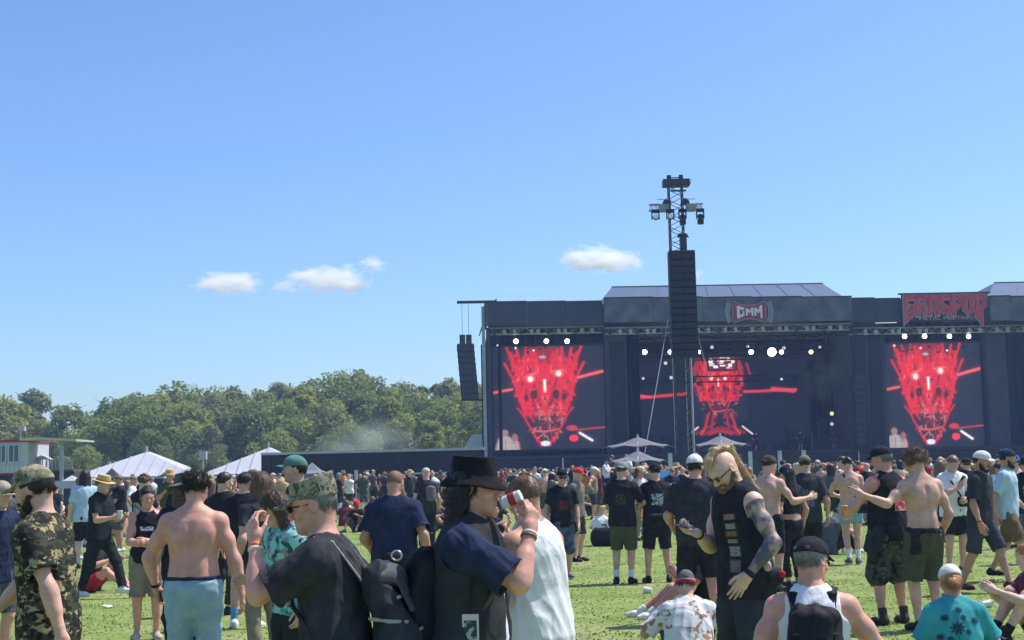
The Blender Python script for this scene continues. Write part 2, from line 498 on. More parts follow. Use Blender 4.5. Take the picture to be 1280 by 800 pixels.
    def build(s, name, S, m, h=None, disp=None, parent=None, lo=None, hi=None, more=None, smooth=True):
        """mesh of a field, scaled to the figure; extra fine patches (field, h, lo, hi) are joined in"""
        V, Q = S.mesh(h or s.h, lo, hi)
        if len(V) == 0: return None
        if disp: V = V + vnormals(V, Q) * disp(V)[:, None]
        for M2, h2, l2, u2 in (more or []):
            V2, Q2 = M2.mesh(h2, l2, u2)
            Q = np.concatenate([Q, Q2 + len(V)]); V = np.concatenate([V, V2])
        me = fast_mesh(name, V * s.k, Q, smooth)
        o = link(name, me, parent or s.root, m)
        s.parts[name] = o; o['_vq'] = 0
        s._vq = (V * s.k, Q)
        return o
    # ------------------------------------------------ skin
    def body(s, face=True, arms=None, hands=('relaxed', 'relaxed'), feet=False, legs=True):
        S = Field(); g = s.p.get
        s.torso(S); s.traps(S)
        bare = g('bare', False)
        for sd in 'rl':
            sg = -1 if sd == 'r' else 1
            a, e, w = s.shp[sd], s.elb[sd], s.wri[sd]
            am = g('arm', 1.0)
            S.ell(a, (.057 * am, .058, .062), k=.05)
            S.seg(a, e, .047 * am, .038 * am, .04); S.ell(a * .5 + e * .5, (.046 * am,) * 3, k=.05)
            S.seg(e, w, .041 * am, .027, .02); S.seg(e * .85 + w * .15, e * .55 + w * .45, .044 * am, .036 * am, .03)
            if legs:
                hj, kn, an = s.hipj[sd], s.knee[sd], s.ank[sd]
                lg = g('leg', 1.0)
                S.seg(hj, kn, .088 * lg, .056 * lg, .04); S.ell(hj * .6 + kn * .4, (.084 * lg,) * 3, k=.05)
                S.ell(kn, (.055 * lg,) * 3, k=.03)
                S.seg(kn, an, .052 * lg, .036, .03)
                bk = nrm(np.cross(an - kn, s.sr[0] @ A3(1, 0, 0))); bk = bk if bk @ (kn - (hj + an) / 2) < 0 else -bk
                if np.linalg.norm(kn - (hj + an) / 2) < .03: bk = A3(0, 1, 0)
                S.seg(kn * .8 + an * .2 + bk * .018, kn * .5 + an * .5 + bk * .012, .048 * lg, .038 * lg, .04)
                fd = s.footdir(sd)
                S.seg(an - A3(0, 0, .03), an + fd * .13 - A3(0, 0, .055), .036, .028, .03)
        if bare:
            S.seg(s.T(0, .128, .02), s.T(0, .122, .40), .008, .008, .045, sub=True)
            for sg in (-1, 1):
                S.ell(s.T(sg * .085, .085, .34), (.062, .035, .085), k=.05)
                S.ell(s.T(sg * .085, -.085, .35), (.075, .035, .055), k=.05)
                S.ell(s.T(sg * .05, .085, .08), (.045, .035, .10), k=.05)
        if s.fat: S.ell(s.T(0, -.05 - s.fat * .4, .07), (.12 + s.fat * .4, .07 + s.fat * .5, .13), k=.08)
        hd, hb = s.head_field()
        S.seg(s.nb - A3(0, 0, .02), s.H(0, .028, -.045), (.062 * g('neck', 1), .064), (.056 * g('neck', 1), .06), .035)
        more = []
        fine = min(.0065, s.h * .62) if s.h < .02 else s.h * .6
        # head patch
        hd.seg(s.nb - A3(0, 0, .02), s.H(0, .028, -.045), (.062 * g('neck', 1), .064), (.056 * g('neck', 1), .06), .03)
        c = s.hc
        S.ell(s.H(0, .005, .01), (.066, .08, .09), s.Rh, k=.02)
        more.append((hd, fine, c - .16, c + .16))
        for i, sd in enumerate('rl'):
            if hands[i] is None: continue
            hf = s.hand_field(sd, hands[i]); w = s.wri[sd]
            more.append((hf, min(.0055, fine) if s.h < .02 else .013, None, None))
        o = s.build('body', S, [s.skin], more=more)
        if g('tattoo'):
            me = o.data; me.materials.append(g('tattoo_mat') or skin('tattoo'))
            co = np.empty(len(me.vertices) * 3, np.float32); me.vertices.foreach_get('co', co); co = co.reshape(-1, 3) / s.k
            mk = np.zeros(len(co), bool)
            for sd in g('tattoo'):
                for a, b in ((s.shp[sd], s.elb[sd]), (s.elb[sd], s.wri[sd])):
                    d = b - a; t = np.clip((co - a) @ d / (d @ d), 0, 1); dist = np.linalg.norm(co - a - t[:, None] * d, axis=1)
                    mk |= (dist < .072) & (t > .02) & (t < .97 if a is s.elb[sd] else t <= 1)
            fi = np.empty(len(me.polygons) * 4, np.int32); me.polygons.foreach_get('vertices', fi) if False else me.loops.foreach_get('vertex_index', fi)
            me.polygons.foreach_set('material_index', mk[fi.reshape(-1, 4)].all(1).astype(np.int32))
        return o
    def footdir(s, sd):
        v = s.p.get(sd + 't')
        if v is not None: return nrm(A3(*v))
        return nrm(s.sr[0] @ A3((-.25 if sd == 'r' else .25), -1, 0) * A3(1, 1, 0))
    def head_field(s):
        S = Field(); H, M = s.H, s.Rh; g = s.p.get
        fw = g('facew', 1.0)
        S.ell(H(0, .012, .026), (.077 * fw, .097, .091), M, k=.03)
        S.seg(H(0, -.03, .02), H(0, -.045, -.065), (.062 * fw, .056), (.044 * fw, .042), .04, s.Rh @ A3(1, 0, 0))
        S.ell(H(0, -.072, -.096), (.022, .020, .018), M, k=.03)
        for x in (-1, 1):
            S.seg(H(x * .052 * fw, .005, -.05), H(x * .016, -.066, -.095), .022, .017, .03)
            S.ell(H(x * .042 * fw, -.058, -.028), (.026, .024, .022), M, k=.025)
            S.seg(H(x * .012, -.092, .026), H(x * .046, -.074, .024), .011, .009, .016)
            S.ell(H(x * .031, -.098, .004), (.016, .014, .010), M, k=.012, sub=True)
            S.ell(H(x * .031, -.078, .003), (.013, .012, .011), M, k=.006)
            e = s.Rh @ rotm(0, 0, x * 22)
            S.ell(H(x * .079 * fw, .012, -.004), (.009, .021, .032), e, k=.01)
            S.ell(H(x * .087 * fw, .010, .000), (.006, .011, .018), e, k=.008, sub=True)
            S.ell(H(x * .011, -.099, -.036), (.009, .010, .008), M, k=.008)
        S.seg(H(0, -.088, .018), H(0, -.112, -.028), .0085, .0125, .014)
        S.seg(H(-.019, -.086, -.058), H(.019, -.086, -.058), .0075, .0075, .012); S.ell(H(0, -.093, -.058), (.012, .008, .006), M, k=.01)
        S.seg(H(-.016, -.086, -.071), H(.016, -.086, -.071), .0085, .0085, .012)
        S.seg(H(-.022, -.099, -.0645), H(.022, -.099, -.0645), .0035, .0035, .004, sub=True)
        return S, None
    def hand_field(s, sd, mode):
        S = Field(); g = s.p.get
        sg = -1 if sd == 'r' else 1
        w, e = s.wri[sd], s.elb[sd]
        f = nrm(g(sd + 'd', None) if g(sd + 'd', None) is not None else (w - e))     # hand direction
        n = g(sd + 'p', None)                                                        # palm faces this way
        n = nrm(A3(*n)) if n is not None else nrm(s.T(0, 0, .1) - w)
        n = nrm(n - f * (n @ f)); c = np.cross(f, n) * (1 if sd == 'r' else -1)       # c: towards the thumb side
        if c @ A3(0, 0, 0) != 0: pass
        S.seg(w - nrm(w - e) * .05, w, .031, .027, .02)
        S.seg(w, w + f * .02, (.028, .02), (.030, .018), .02, c)
        S.seg(w + f * .015, w + f * .075, (.034, .017), (.040, .0145), .02, c)
        curl = {'relaxed': (22, 34, 24), 'flat': (4, 6, 4), 'fist': (70, 85, 50), 'grip': (42, 52, 36), 'point': (18, 22, 14)}[mode]
        for i in range(4):
            L = (.040, .045, .042, .032)[i]
            base = w + f * (.086, .090, .086, .078)[i] + c * (.029, .010, -.010, -.028)[i]
            r = (.0088, .009, .0086, .0075)[i]
            spread = (.10, .02, -.05, -.12)[i] * (1 if mode in ('flat', 'relaxed', 'point') else .3)
            dirv = nrm(f + c * spread); p = base - f * .014; ang = 0
            S.seg(p, base, r * 1.15, r * 1.05, .008)
            p = base
            for j, (cu, ll) in enumerate(zip(curl, (1.0, .62, .52))):
                ang += cu * (.8 + .12 * i)
                v = dirv * math.cos(R(ang)) + n * math.sin(R(ang))
                q = p + v * L * ll
                S.seg(p, q, r * (1 - .06 * j), r * (.94 - .08 * j), .004); p = q
        tb = w + f * .025 + c * .026 + n * .006
        k1 = tb + nrm(f * .75 + c * .6 + n * (.35 if mode in ('flat', 'relaxed') else .8)) * .042
        k2 = k1 + nrm(f * .95 + c * (.2 if mode != 'grip' else -.1) + n * (.25 if mode != 'grip' else .7)) * .034
        k3 = k2 + nrm(f * 1. + c * .05 + n * (.25 if mode != 'grip' else .7)) * .024
        S.seg(tb - f * .01, k1, .015, .0115, .012); S.seg(k1, k2, .011, .010, .006); S.seg(k2, k3, .0098, .008, .004)
        return S
    # ------------------------------------------------ clothes
    def tee(s, m, off=.015, hem=-.13, sleeve=.62, amp=.007, loose=.012, name='shirt', sr=.061, neck=.062, collar=False, extra=None):
        S = Field(); am = s.p.get('arm', 1.0)
        s.torso(S, off, hem, .50, True, loose=loose); s.traps(S, off)
        if s.fat: S.ell(s.T(0, -.05 - s.fat * .4, .07), (.12 + s.fat * .4 + off, .07 + s.fat * .5 + off, .13 + off), k=.08)
        s.hips(S, off, hem)
        for sd in 'rl':
            a, e = s.shp[sd], s.elb[sd]
            S.ell(a, (.058 * am + off, .060 + off, .062 + off), k=.05)
            q = a + (e - a) * min(sleeve, 1)
            S.seg(a, q, sr * am, (sr + .008) * am, .05, f1=True)
            if s.h < .0125 and sleeve < 1: S.seg(q - nrm(e - a) * .022, q, (sr + .013) * am, (sr + .014) * am, .003, f0=True, f1=True)
            if sleeve > 1: S.seg(e, e + (s.wri[sd] - e) * (sleeve - 1), sr * .85 * am, .045 * am, .05, f1=True); S.ell(e, (sr * am,) * 3, k=.04)
            elif s.h < .014:
                S.seg(q - (e - a) * .10, q + (e - a) * .1, (sr - .010) * am, (sr - .002) * am, .004, sub=True, f0=True, f1=True)
        S.cut(s.T(0, 0, hem), -s.up(hem))
        S.ell(s.nb + s.sr[-1] @ A3(0, -.015, .055), (neck + .012, neck + .022, .058), s.sr[-1], k=.012, sub=True)
        if collar:
            for sg in (-1, 1):
                S.seg(s.T(sg * .062, .03, .535), s.T(sg * .035, -.075, .49), (.012, .022), (.012, .026), .01, s.side(.5))
            S.seg(s.T(-.06, .035, .54), s.T(.06, .035, .54), .014, .014, .01); S.seg(s.T(-.045, .055, .535), s.T(.045, .055, .535), .014, .014, .01)
        if extra: extra(S)
        sd_ = s.seed
        return s.build(name, S, m, disp=(lambda P: folds(P, amp, sd_)) if amp else None)
    def tank(s, m, off=.010, hem=-.12, amp=.006, loose=.008, name='tank_top', hole=.082, deep=.075, x=.150):
        S = Field()
        s.torso(S, off, hem, .50, True, loose=loose); s.traps(S, off)
        if s.fat: S.ell(s.T(0, -.05 - s.fat * .4, .07), (.12 + s.fat * .4 + off, .07 + s.fat * .5 + off, .13 + off), k=.08)
        s.hips(S, off, hem)
        S.cut(s.T(0, 0, hem), -s.up(hem))
        for sg in (-1, 1):
            S.seg(s.T(sg * x, -.002, .425), s.T(sg * .30, -.002, .425), (hole, hole * 1.15), (hole, hole * 1.15), .01, s.up(.4), sub=True, f0=True)
            S.seg(s.T(sg * (x - .015), -.002, .52), s.T(sg * .30, -.002, .50), .06, .06, .01, s.up(.4), sub=True)
        S.ell(s.nb + s.sr[-1] @ A3(0, -.02, .045), (.078, deep + .012, .07), s.sr[-1], k=.012, sub=True)
        sd_ = s.seed
        return s.build(name, S, m, disp=lambda P: folds(P, amp, sd_))
    def vest(s, m, off=.030, hem=-.12, amp=.006, gap=.05, name='vest'):
        S = Field()
        s.torso(S, off, hem, .49, True, loose=.012); s.traps(S, off * .8)
        if s.fat: S.ell(s.T(0, -.05 - s.fat * .4, .07), (.12 + s.fat * .4 + off, .07 + s.fat * .5 + off, .13 + off), k=.08)
        s.hips(S, off, hem)
        S.cut(s.T(0, 0, hem), -s.up(hem))
        for sg in (-1, 1):
            S.seg(s.T(sg * .165, -.002, .42), s.T(sg * .34, -.002, .42), (.088, .1), (.088, .1), .01, s.up(.4), sub=True, f0=True)
        S.seg(s.T(0, -.20 - s.fat, -.2), s.T(0, -.17, .46), gap, gap * .9, .012, sub=True)
        S.ell(s.nb + s.sr[-1] @ A3(0, -.02, .05), (.074, .09, .058), s.sr[-1], k=.012, sub=True)
        for sg in (-1, 1):
            S.seg(s.T(sg * .06, .045, .545), s.T(sg * .078, -.07, .47), (.014, .03), (.012, .03), .012, s.side(.5))
        S.seg(s.T(-.055, .055, .54), s.T(.055, .055, .54), (.02, .014), (.02, .014), .012, (0, 0, 1))
        sd_ = s.seed
        return s.build(name, S, m, disp=lambda P: folds(P, amp, sd_))
    def legs(s, m, length=.92, off=.013, r=(.108, .084), top=.05, amp=.007, name='shorts', cuff=None):
        """length: 0..1 down to the knee, 1..2 down to the ankle"""
        S = Field(); lg = s.p.get('leg', 1.0)
        s.torso(S, off, -.15, top, False, loose=0)
        S.cut(s.T(0, 0, top), s.up(top))
        for sd in 'rl':
            hj, kn, an = s.hipj[sd], s.knee[sd], s.ank[sd]
            if length > .55: S.ell(hj * .6 + kn * .4, (.084 * lg + off + .004,) * 3, k=.05)
            if length <= 1.02:
                q = hj + (kn - hj) * length
                S.seg(hj, q, r[0] * lg, r[1] * lg, .035, f1=True)
                if s.h < .016: S.seg(q - (kn - hj) * .07, q + (kn - hj) * .08, (r[1] - .012) * lg, (r[1] - .006) * lg, .004, sub=True, f0=True, f1=True)
            else:
                S.seg(hj, kn, r[0] * lg, r[1] * .93 * lg, .035); S.ell(kn, (r[1] * .92 * lg,) * 3, k=.04)
                q = kn + (an - kn) * (length - 1)
                S.seg(kn, q, r[1] * .92 * lg, (cuff or r[1] * .78) * lg, .03, f1=True)
        sd_ = s.seed + 5
        return s.build(name, S, m, disp=lambda P: folds(P, amp, sd_, squash=.9))
    def shoes(s, m, sole=None, sock=None, sockh=.12, hh=None, boot=False):
        for sd in 'rl':
            an = s.ank[sd]; fd = s.footdir(sd); z = A3(0, 0, 1)
            S = Field(); gz = an - z * .085
            sdv = np.cross(z, fd)
            S.seg(gz + z * .045 - fd * .045, gz + z * .040 + fd * .10, (.036, .040), (.042, .034), .03, sdv)
            S.seg(gz + z * .036 + fd * .10, gz + z * .030 + fd * .165, (.042, .032), (.034, .026), .03, sdv)
            S.seg(gz + z * .05 - fd * .02, an + z * (.09 if boot else .015), .040, .046 if boot else .042, .03, f1=True)
            S.cut(gz + z * .012, -z)
            hq = hh or max(.007, min(.012, s.h))
            o = s.build('shoe', S, m, h=hq)
            S = Field()
            S.seg(gz + z * .011 - fd * .045, gz + z * .011 + fd * .10, (.042, .012), (.046, .012), .02, sdv)
            S.seg(gz + z * .011 + fd * .10, gz + z * .012 + fd * .17, (.046, .012), (.036, .011), .02, sdv)
            s.build('sole', S, sole or m, h=hq, parent=o)
            if sock:
                S = Field(); k = s.knee[sd]; v = nrm(k - an)
                S.seg(an - v * .02, an + v * sockh, .042, .045, .02, f1=True)
                s.build('sock', S, sock, h=hq)
    # ------------------------------------------------ head wear and hair
    def hair(s, kind, m, h=None, amp=.003):
        S = Field(); H, M = s.H, s.Rh
        h = h or min(.008, s.h * .7); g = s.p.get
        if kind == 'beard' or kind == 'longbeard':
            for x in (-1, 1):
                S.seg(H(x * .068, .0, -.03), H(x * .05, -.035, -.085), .018, .024, .03)
                S.seg(H(x * .05, -.035, -.085), H(0, -.075, -.105), .024, .028, .03)
                S.seg(H(x * .034, -.085, -.056), H(0, -.103, -.047), .009, .008, .01)
            if kind == 'longbeard':
                S.seg(H(0, -.075, -.105), H(0, -.085, -.22), (.045, .034), (.02, .018), .03, s.Rh @ A3(1, 0, 0))
            S.ell(H(0, -.104, -.066), (.021, .02, .008), M, k=.006, sub=True)
            sd_ = s.seed
            o = s.build('beard', S, m, h=h, disp=lambda P: strands(P, amp, sd_))
            if s.h < .0125: s.strands(o, m, 700, .024, 1.0, .005)
            return o
        S.ell(H(0, .012, .032), (.084, .106, .095), M, k=.02)
        S.cut(H(0, -.072, .055), M @ A3(0, -1, -.62))
        S.cut(H(0, .06, -.055), M @ A3(0, .25, -1))
        for x in (-1, 1): S.ell(H(x * .085, -.03, -.03), (.03, .045, .05), M, k=.01, sub=True)
        if kind == 'short': pass
        if kind == 'curly':
            r = np.random.RandomState(s.seed)
            for i in range(44):
                v = r.normal(size=3); v /= np.linalg.norm(v)
                if v[2] < -.55 or (v[1] < -.35 and v[2] < .35): continue
                p = v * A3(.083, .103, .096) + A3(0, .012, .036)
                S.ell(H(*p), tuple(.022 + .014 * r.rand(3)), M, k=.012)
        if kind in ('long', 'pony', 'bun', 'longback', 'bob'):
            S.ell(H(0, .03, .02), (.085, .096, .10), M, k=.03)
            if kind in ('long', 'longback', 'bob'):
                L = {'long': -.30, 'longback': -.24, 'bob': -.13}[kind]
                for x in (-1, -.5, 0, .5, 1):
                    S.seg(H(x * .072, .045 + .03 * (1 - abs(x)), .0), s.hc + A3(0, 0, 0) + s.Rh @ A3(x * .088, .06 + .035 * (1 - abs(x)), -.06) + A3(0, 0, L + .06) + s.sr[-1] @ A3(0, .02, 0), .042, .036, .03)
            if kind == 'pony':
                S.seg(H(0, .11, .03), H(0, .145, -.02), .022, .028, .02); S.seg(H(0, .145, -.02), H(0, .14, -.16), .028, .014, .02)
            if kind == 'bun': S.ell(H(0, .06, .14), (.045, .045, .04), M, k=.01)
        sd_ = s.seed
        o = s.build('hair', S, m, h=h, disp=lambda P: strands(P, amp, sd_))
        if s.h < .0125: s.strands(o, m, 2200 if kind in ('long', 'longback', 'curly') else 1100, .05 if kind in ('long', 'longback', 'curly') else .028, .9 if kind != 'curly' else .2, .010 if kind == 'curly' else .005)
        return o
    def strands(s, o, m, n=900, L=.035, down=.6, lift=.004, w=.0011):
        V = np.empty(len(o.data.vertices) * 3, np.float32); o.data.vertices.foreach_get('co', V); V = V.reshape(-1, 3).astype(float) / s.k
        N = np.empty(len(o.data.vertices) * 3, np.float32); o.data.vertices.foreach_get('normal', N) if False else o.data.vertex_normals.foreach_get('vector', N); N = N.reshape(-1, 3).astype(float)
        ok = np.arange(len(V))
        if any(k in s.parts for k in ('cap', 'field_cap', 'bucket_hat', 'straw_hat', 'sun_hat', 'beanie')): ok = ok[((V - s.hc) @ s.Rh)[:, 2] < .0]
        if len(ok) < 10: return
        r = np.random.RandomState(s.seed + 9); i = r.choice(ok, n); p = V[i] + N[i] * .001; q = N[i]
        g = s.Rh @ A3(0, .55, -down) + r.normal(0, .45, (n, 3)); g -= q * (g * q).sum(1, keepdims=True); g /= np.linalg.norm(g, axis=1, keepdims=True) + 1e-9
        b = np.cross(q, g); ln = (L * (.5 + r.rand(n)))[:, None]; lf = (lift * (.3 + 1.2 * r.rand(n)))[:, None]; cu = b * r.normal(0, .25, (n, 1)) * ln
        P0, P1, P2 = p, p + g * ln * .5 + q * lf, p + g * ln + q * lf * 1.3 + cu
        X = np.stack([P0 - b * w, P0 + b * w, P1 + b * w, P1 - b * w, P2 + b * w * .3, P2 - b * w * .3], 1).reshape(-1, 3)
        k = np.arange(n)[:, None] * 6
        F = np.concatenate([k + [0, 1, 2, 3], k + [3, 2, 4, 5]])
        return link('loose_strands', fast_mesh('loose_strands', X * s.k, F, True), o, m)
    def hat(s, kind, m, m2=None, back=False, h=None, tilt=0):
        h = h or min(.0065, s.h * .6); M = s.Rh @ rotm(tilt, 0, 0)
        H = lambda x, y, z: s.hc + s.Rh @ A3(0, 0, .04) + M @ A3(x, y, z - .04)
        sx = M @ A3(1, 0, 0); f = 1 if back else -1
        S = Field(); name = 'cap'
        if kind == 'cap':
            S.ell(H(0, .012, .034), (.088, .110, .097), M, k=.02); S.ell(H(0, -.01 * f * -1, .06), (.08, .098, .078), M, k=.03)
            S.cut(H(0, 0, .036), M @ A3(0, 0, -1))
            for x in np.linspace(-1, 1, 9):
                S.seg(H(x * .055, f * (.085 + .012 * (1 - x * x)), .046 - .006 * x * x), H(x * .062, f * (.115 + .060 * (1 - x * x * .75)), .036 - .016 * x * x), (.012, .0052), (.012, .0048), .008, sx)
            S.ell(H(0, .01, .132), (.008, .008, .006), M, k=.004)
            if back:
                pass
        elif kind == 'patrol':
            name = 'field_cap'
            S.seg(H(0, .012, .03), H(0, .015, .105), (.090, .112), (.084, .108), .02, sx, f0=True, f1=False)
            S.cut(H(0, 0, .03), M @ A3(0, 0, -1)); S.cut(H(0, .0, .122), M @ A3(0, -.12, 1))
            for x in np.linspace(-1, 1, 9):
                S.seg(H(x * .06, -(.085 + .012 * (1 - x * x)), .040), H(x * .068, -(.115 + .062 * (1 - x * x * .75)), .026 - .014 * x * x), (.012, .006), (.012, .0055), .008, sx)
        elif kind in ('bucket', 'straw', 'wide'):
            name = {'bucket': 'bucket_hat', 'straw': 'straw_hat', 'wide': 'sun_hat'}[kind]
            tp = {'bucket': .138, 'straw': .135, 'wide': .14}[kind]
            S.seg(H(0, .010, .035), H(0, .012, tp), (.092, .114), (.079, .099) if kind != 'bucket' else (.074, .094), .012, sx, f0=True, f1=True)
            br = {'bucket': (.034, -.034), 'straw': (.075, .0), 'wide': (.075, -.03)}[kind]
            N = 28
            for i in range(N):
                a = 2 * math.pi * i / N; c, q = math.cos(a), math.sin(a)
                t = M @ A3(-q, c, 0)
                wob = .006 * math.sin(a * 3 + s.seed)
                S.seg(H(c * .088, .01 + q * .110, .043), H(c * (.088 + br[0]), .01 + q * (.11 + br[0]), .040 + br[1] + wob), (.016, .0055), (.022, .005), .008, t)
        elif kind == 'beanie':
            name = 'beanie'
            S.ell(H(0, .014, .034), (.088, .110, .110), M, k=.02); S.cut(H(0, 0, .015), M @ A3(0, -.25, -1))
            S.seg(H(0, .012, .03), H(0, .014, .055), (.091, .113), (.090, .112), .01, sx, f0=True, f1=True)
        sd_ = s.seed
        o = s.build(name, S, m, h=h, disp=lambda P: folds(P, .0015, sd_, 1.2, 1))
        if m2 is not None:
            S = Field()
            if kind in ('straw', 'bucket', 'wide'):
                S.seg(H(0, .010, .045), H(0, .0105, .070), (.0955, .1175), (.0935, .1155), .004, sx, f0=True, f1=True)
                s.build('hat_band', S, m2, h=h, parent=o)
            else:
                S.ell(H(0, -.10 * (1 if not back else -1) + .012, .07), (.035, .016, .022), M, k=.01)
                s.build('cap_badge', S, m2, h=h, parent=o)
        return o
    def sunglasses(s, m, h=.004):
        S = Field(); H = s.H
        for x in (-1, 1):
            S.ell(H(x * .031, -.101, .004), (.026, .008, .017), s.Rh @ rotm(0, 0, x * -14), k=.006)
            S.seg(H(x * .058, -.088, .010), H(x * .083, .0, .008), .004, .004, .004)
        S.seg(H(-.01, -.106, .010), H(.01, -.106, .010), .004, .004, .004)
        return s.build('sunglasses', S, m, h=h)
    def eyes(s):
        for x in (-1, 1):
            S = Field(); S.ell(s.H(x * .031, -.0865, .003), (.0115, .006, .0062), s.Rh, k=.003)
            o = s.build('eye', S, mat('eye_white', (.7, .66, .62), .3, .02), h=.0025)
            S = Field(); S.ell(s.H(x * .031, -.0915, .003), (.0052, .003, .0052), s.Rh, k=.002)
            s.build('iris', S, mat('iris', (.05, .03, .02), .2, .05), h=.0018, parent=o)
    def ring(s, name, sd, f, m, r=.036, wd=.012, arm=('elb', 'wri')):
        """band round the forearm, f from elbow to wrist"""
        a, b = s.elb[sd], s.wri[sd]; v = nrm(b - a); c = a + (b - a) * f
        S = Field(); S.seg(c - v * wd, c + v * wd, r, r, .004, f0=True, f1=True)
        return s.build(name, S, m, h=.006)
    def decal(s, name, target, m, cx, t, w, hh, front=True, n=12, text=None):
        """flat print laid on the cloth of the chest or back; uv 0..1"""
        me = target.data
        bv = BVHTree.FromPolygons([v.co.copy() for v in me.vertices], [tuple(p.vertices) for p in me.polygons])
        y = -1 if front else 1
        Rm = s.sr[int(round(min(max((t + .2) / .02, 0), len(s.tt) - 1)))]
        c0 = s.T(cx, 0, t)
        if text is None:
            UV = [(i / n, j / n) for j in range(n + 1) for i in range(n + 1)]
            FA = [(j * (n + 1) + i, j * (n + 1) + i + 1, (j + 1) * (n + 1) + i + 1, (j + 1) * (n + 1) + i) for j in range(n) for i in range(n)]
        else:
            UV, FA = text
        mir = 1 if front else -1
        pts = []
        for u, v in UV:
            q = c0 + Rm @ A3((u - .5) * w * mir, 0, (v - .5) * hh)
            o_ = (q + Rm @ A3(0, y * .5, 0)) * s.k
            r = bv.ray_cast(Vector(o_), Vector(Rm @ A3(0, -y, 0)), .6)
            pts.append(tuple(r[0] + r[1] * .003) if r[0] is not None else None)
        FA = [f for f in FA if all(pts[i] is not None for i in f)]
        pts = [p or (0, 0, 0) for p in pts]
        me2 = bpy.data.meshes.new(name); me2.from_pydata(pts, [], FA); me2.update()
        uvl = me2.uv_layers.new(name='UVMap')
        for p in me2.polygons:
            p.use_smooth = True
            for li in p.loop_indices: uvl.data[li].uv = UV[me2.loops[li].vertex_index]
        return link(name, me2, target, m)
    def world(s, p):
        """figure-space point -> world point"""
        q = Matrix.Rotation(s.root.rotation_euler[2], 3, 'Z') @ Vector(np.asarray(p) * s.k)
        return Vector(s.root.location) + q

# ------------------------------------------------------------------ cloth and skin
def skin(k):
    c = {'fair': (.62, .40, .305), 'pink': (.66, .36, .28), 'tan': (.52, .30, .205), 'light': (.68, .48, .38), 'brown': (.24, .125, .075), 'tattoo': (.50, .33, .25)}[k]
    if k == 'tattoo':
        return mat('tattooed_skin', (.10, .105, .125), .55, col2=(.44, .30, .235), scale=17, thr=(.44, .60), spec=.35)
    nm = 'skin_' + k
    if nm in _MATS: return _MATS[nm]
    m = mat(nm, c, .50, .14, 7, spec=.32, bump=.22, bscale=130)
    n, l = nt(m); b = n['Principled BSDF']; src = b.inputs['Base Color'].links[0].from_socket
    tc = n.new('ShaderNodeTexCoord'); no = n.new('ShaderNodeTexNoise'); no.inputs['Scale'].default_value = 26; no.inputs['Detail'].default_value = 5; l.new(tc.outputs['Object'], no.inputs['Vector'])
    cr = n.new('ShaderNodeValToRGB'); cr.color_ramp.elements[0].position = .38; cr.color_ramp.elements[0].color = (1.0, .80, .74, 1); cr.color_ramp.elements[1].position = .62; cr.color_ramp.elements[1].color = (1, 1, 1, 1)
    l.new(no.outputs['Fac'], cr.inputs['Fac']); mx = n.new('ShaderNodeMixRGB'); mx.blend_type = 'MULTIPLY'; mx.inputs['Fac'].default_value = .8
    l.new(src, mx.inputs['Color1']); l.new(cr.outputs[0], mx.inputs['Color2']); l.new(mx.outputs[0], b.inputs['Base Color'])
    return m
def cloth(name, c, var=.15, rough=.92, scale=14, bump=.12):
    return mat('cloth_' + name, c, rough, var, scale, bump, 420, spec=.14, wrinkle=.38)
BLACK = cloth('black', (.024, .025, .031), .3)
FADED = cloth('faded_black', (.040, .041, .048), .3)
NAVY = cloth('navy', (.024, .033, .072), .25)
GREY = cloth('grey', (.10, .10, .11)); CHAR = cloth('charcoal', (.045, .047, .055))
WHITE = cloth('white', (.78, .78, .78), .05); KHAKI = cloth('khaki', (.27, .225, .16)); OLIVE = cloth('olive', (.085, .088, .055)); BROWN = cloth('brown', (.17, .12, .075))
DENIM = mat('denim_light', (.25, .38, .48), .9, col2=(.36, .49, .58), scale=11, thr=(.35, .68), bump=.2, bscale=300, spec=.1)
DENIMD = mat('denim_dark', (.045, .07, .12), .9, col2=(.16, .22, .30), scale=9, thr=(.4, .7), bump=.2, bscale=300, spec=.1)
HBRN = mat('hair_brown', (.075, .042, .024), .5, .35, 60, spec=.4); HDRK = mat('hair_dark', (.018, .013, .010), .5, .35, 60, spec=.4)
HBLD = mat('hair_blond', (.48, .34, .18), .5, .3, 70, spec=.4); HGRY = mat('hair_grey', (.19, .18, .17), .55, .3, 70, spec=.3); HGIN = mat('hair_ginger', (.42, .19, .07), .5, .3, 70, spec=.4)
HLBR = mat('hair_light_brown', (.17, .10, .055), .5, .35, 60, spec=.4)
SHBLK = mat('shoe_black', (.014, .014, .016), .6, .3); SHWHT = mat('shoe_white', (.72, .72, .70), .6, .06); SHGRY = mat('shoe_grey', (.12, .12, .13), .7)
SOLEW = mat('sole_white', (.66, .65, .62), .7, .06); RUBBER = mat('rubber_black', (.02, .02, .02), .7)
GLASSD = mat('dark_lens', (.008, .008, .010), .12, .1, spec=.6)
STRAPM = mat('webbing_black', (.018, .018, .020), .8, .25, 60, .2)
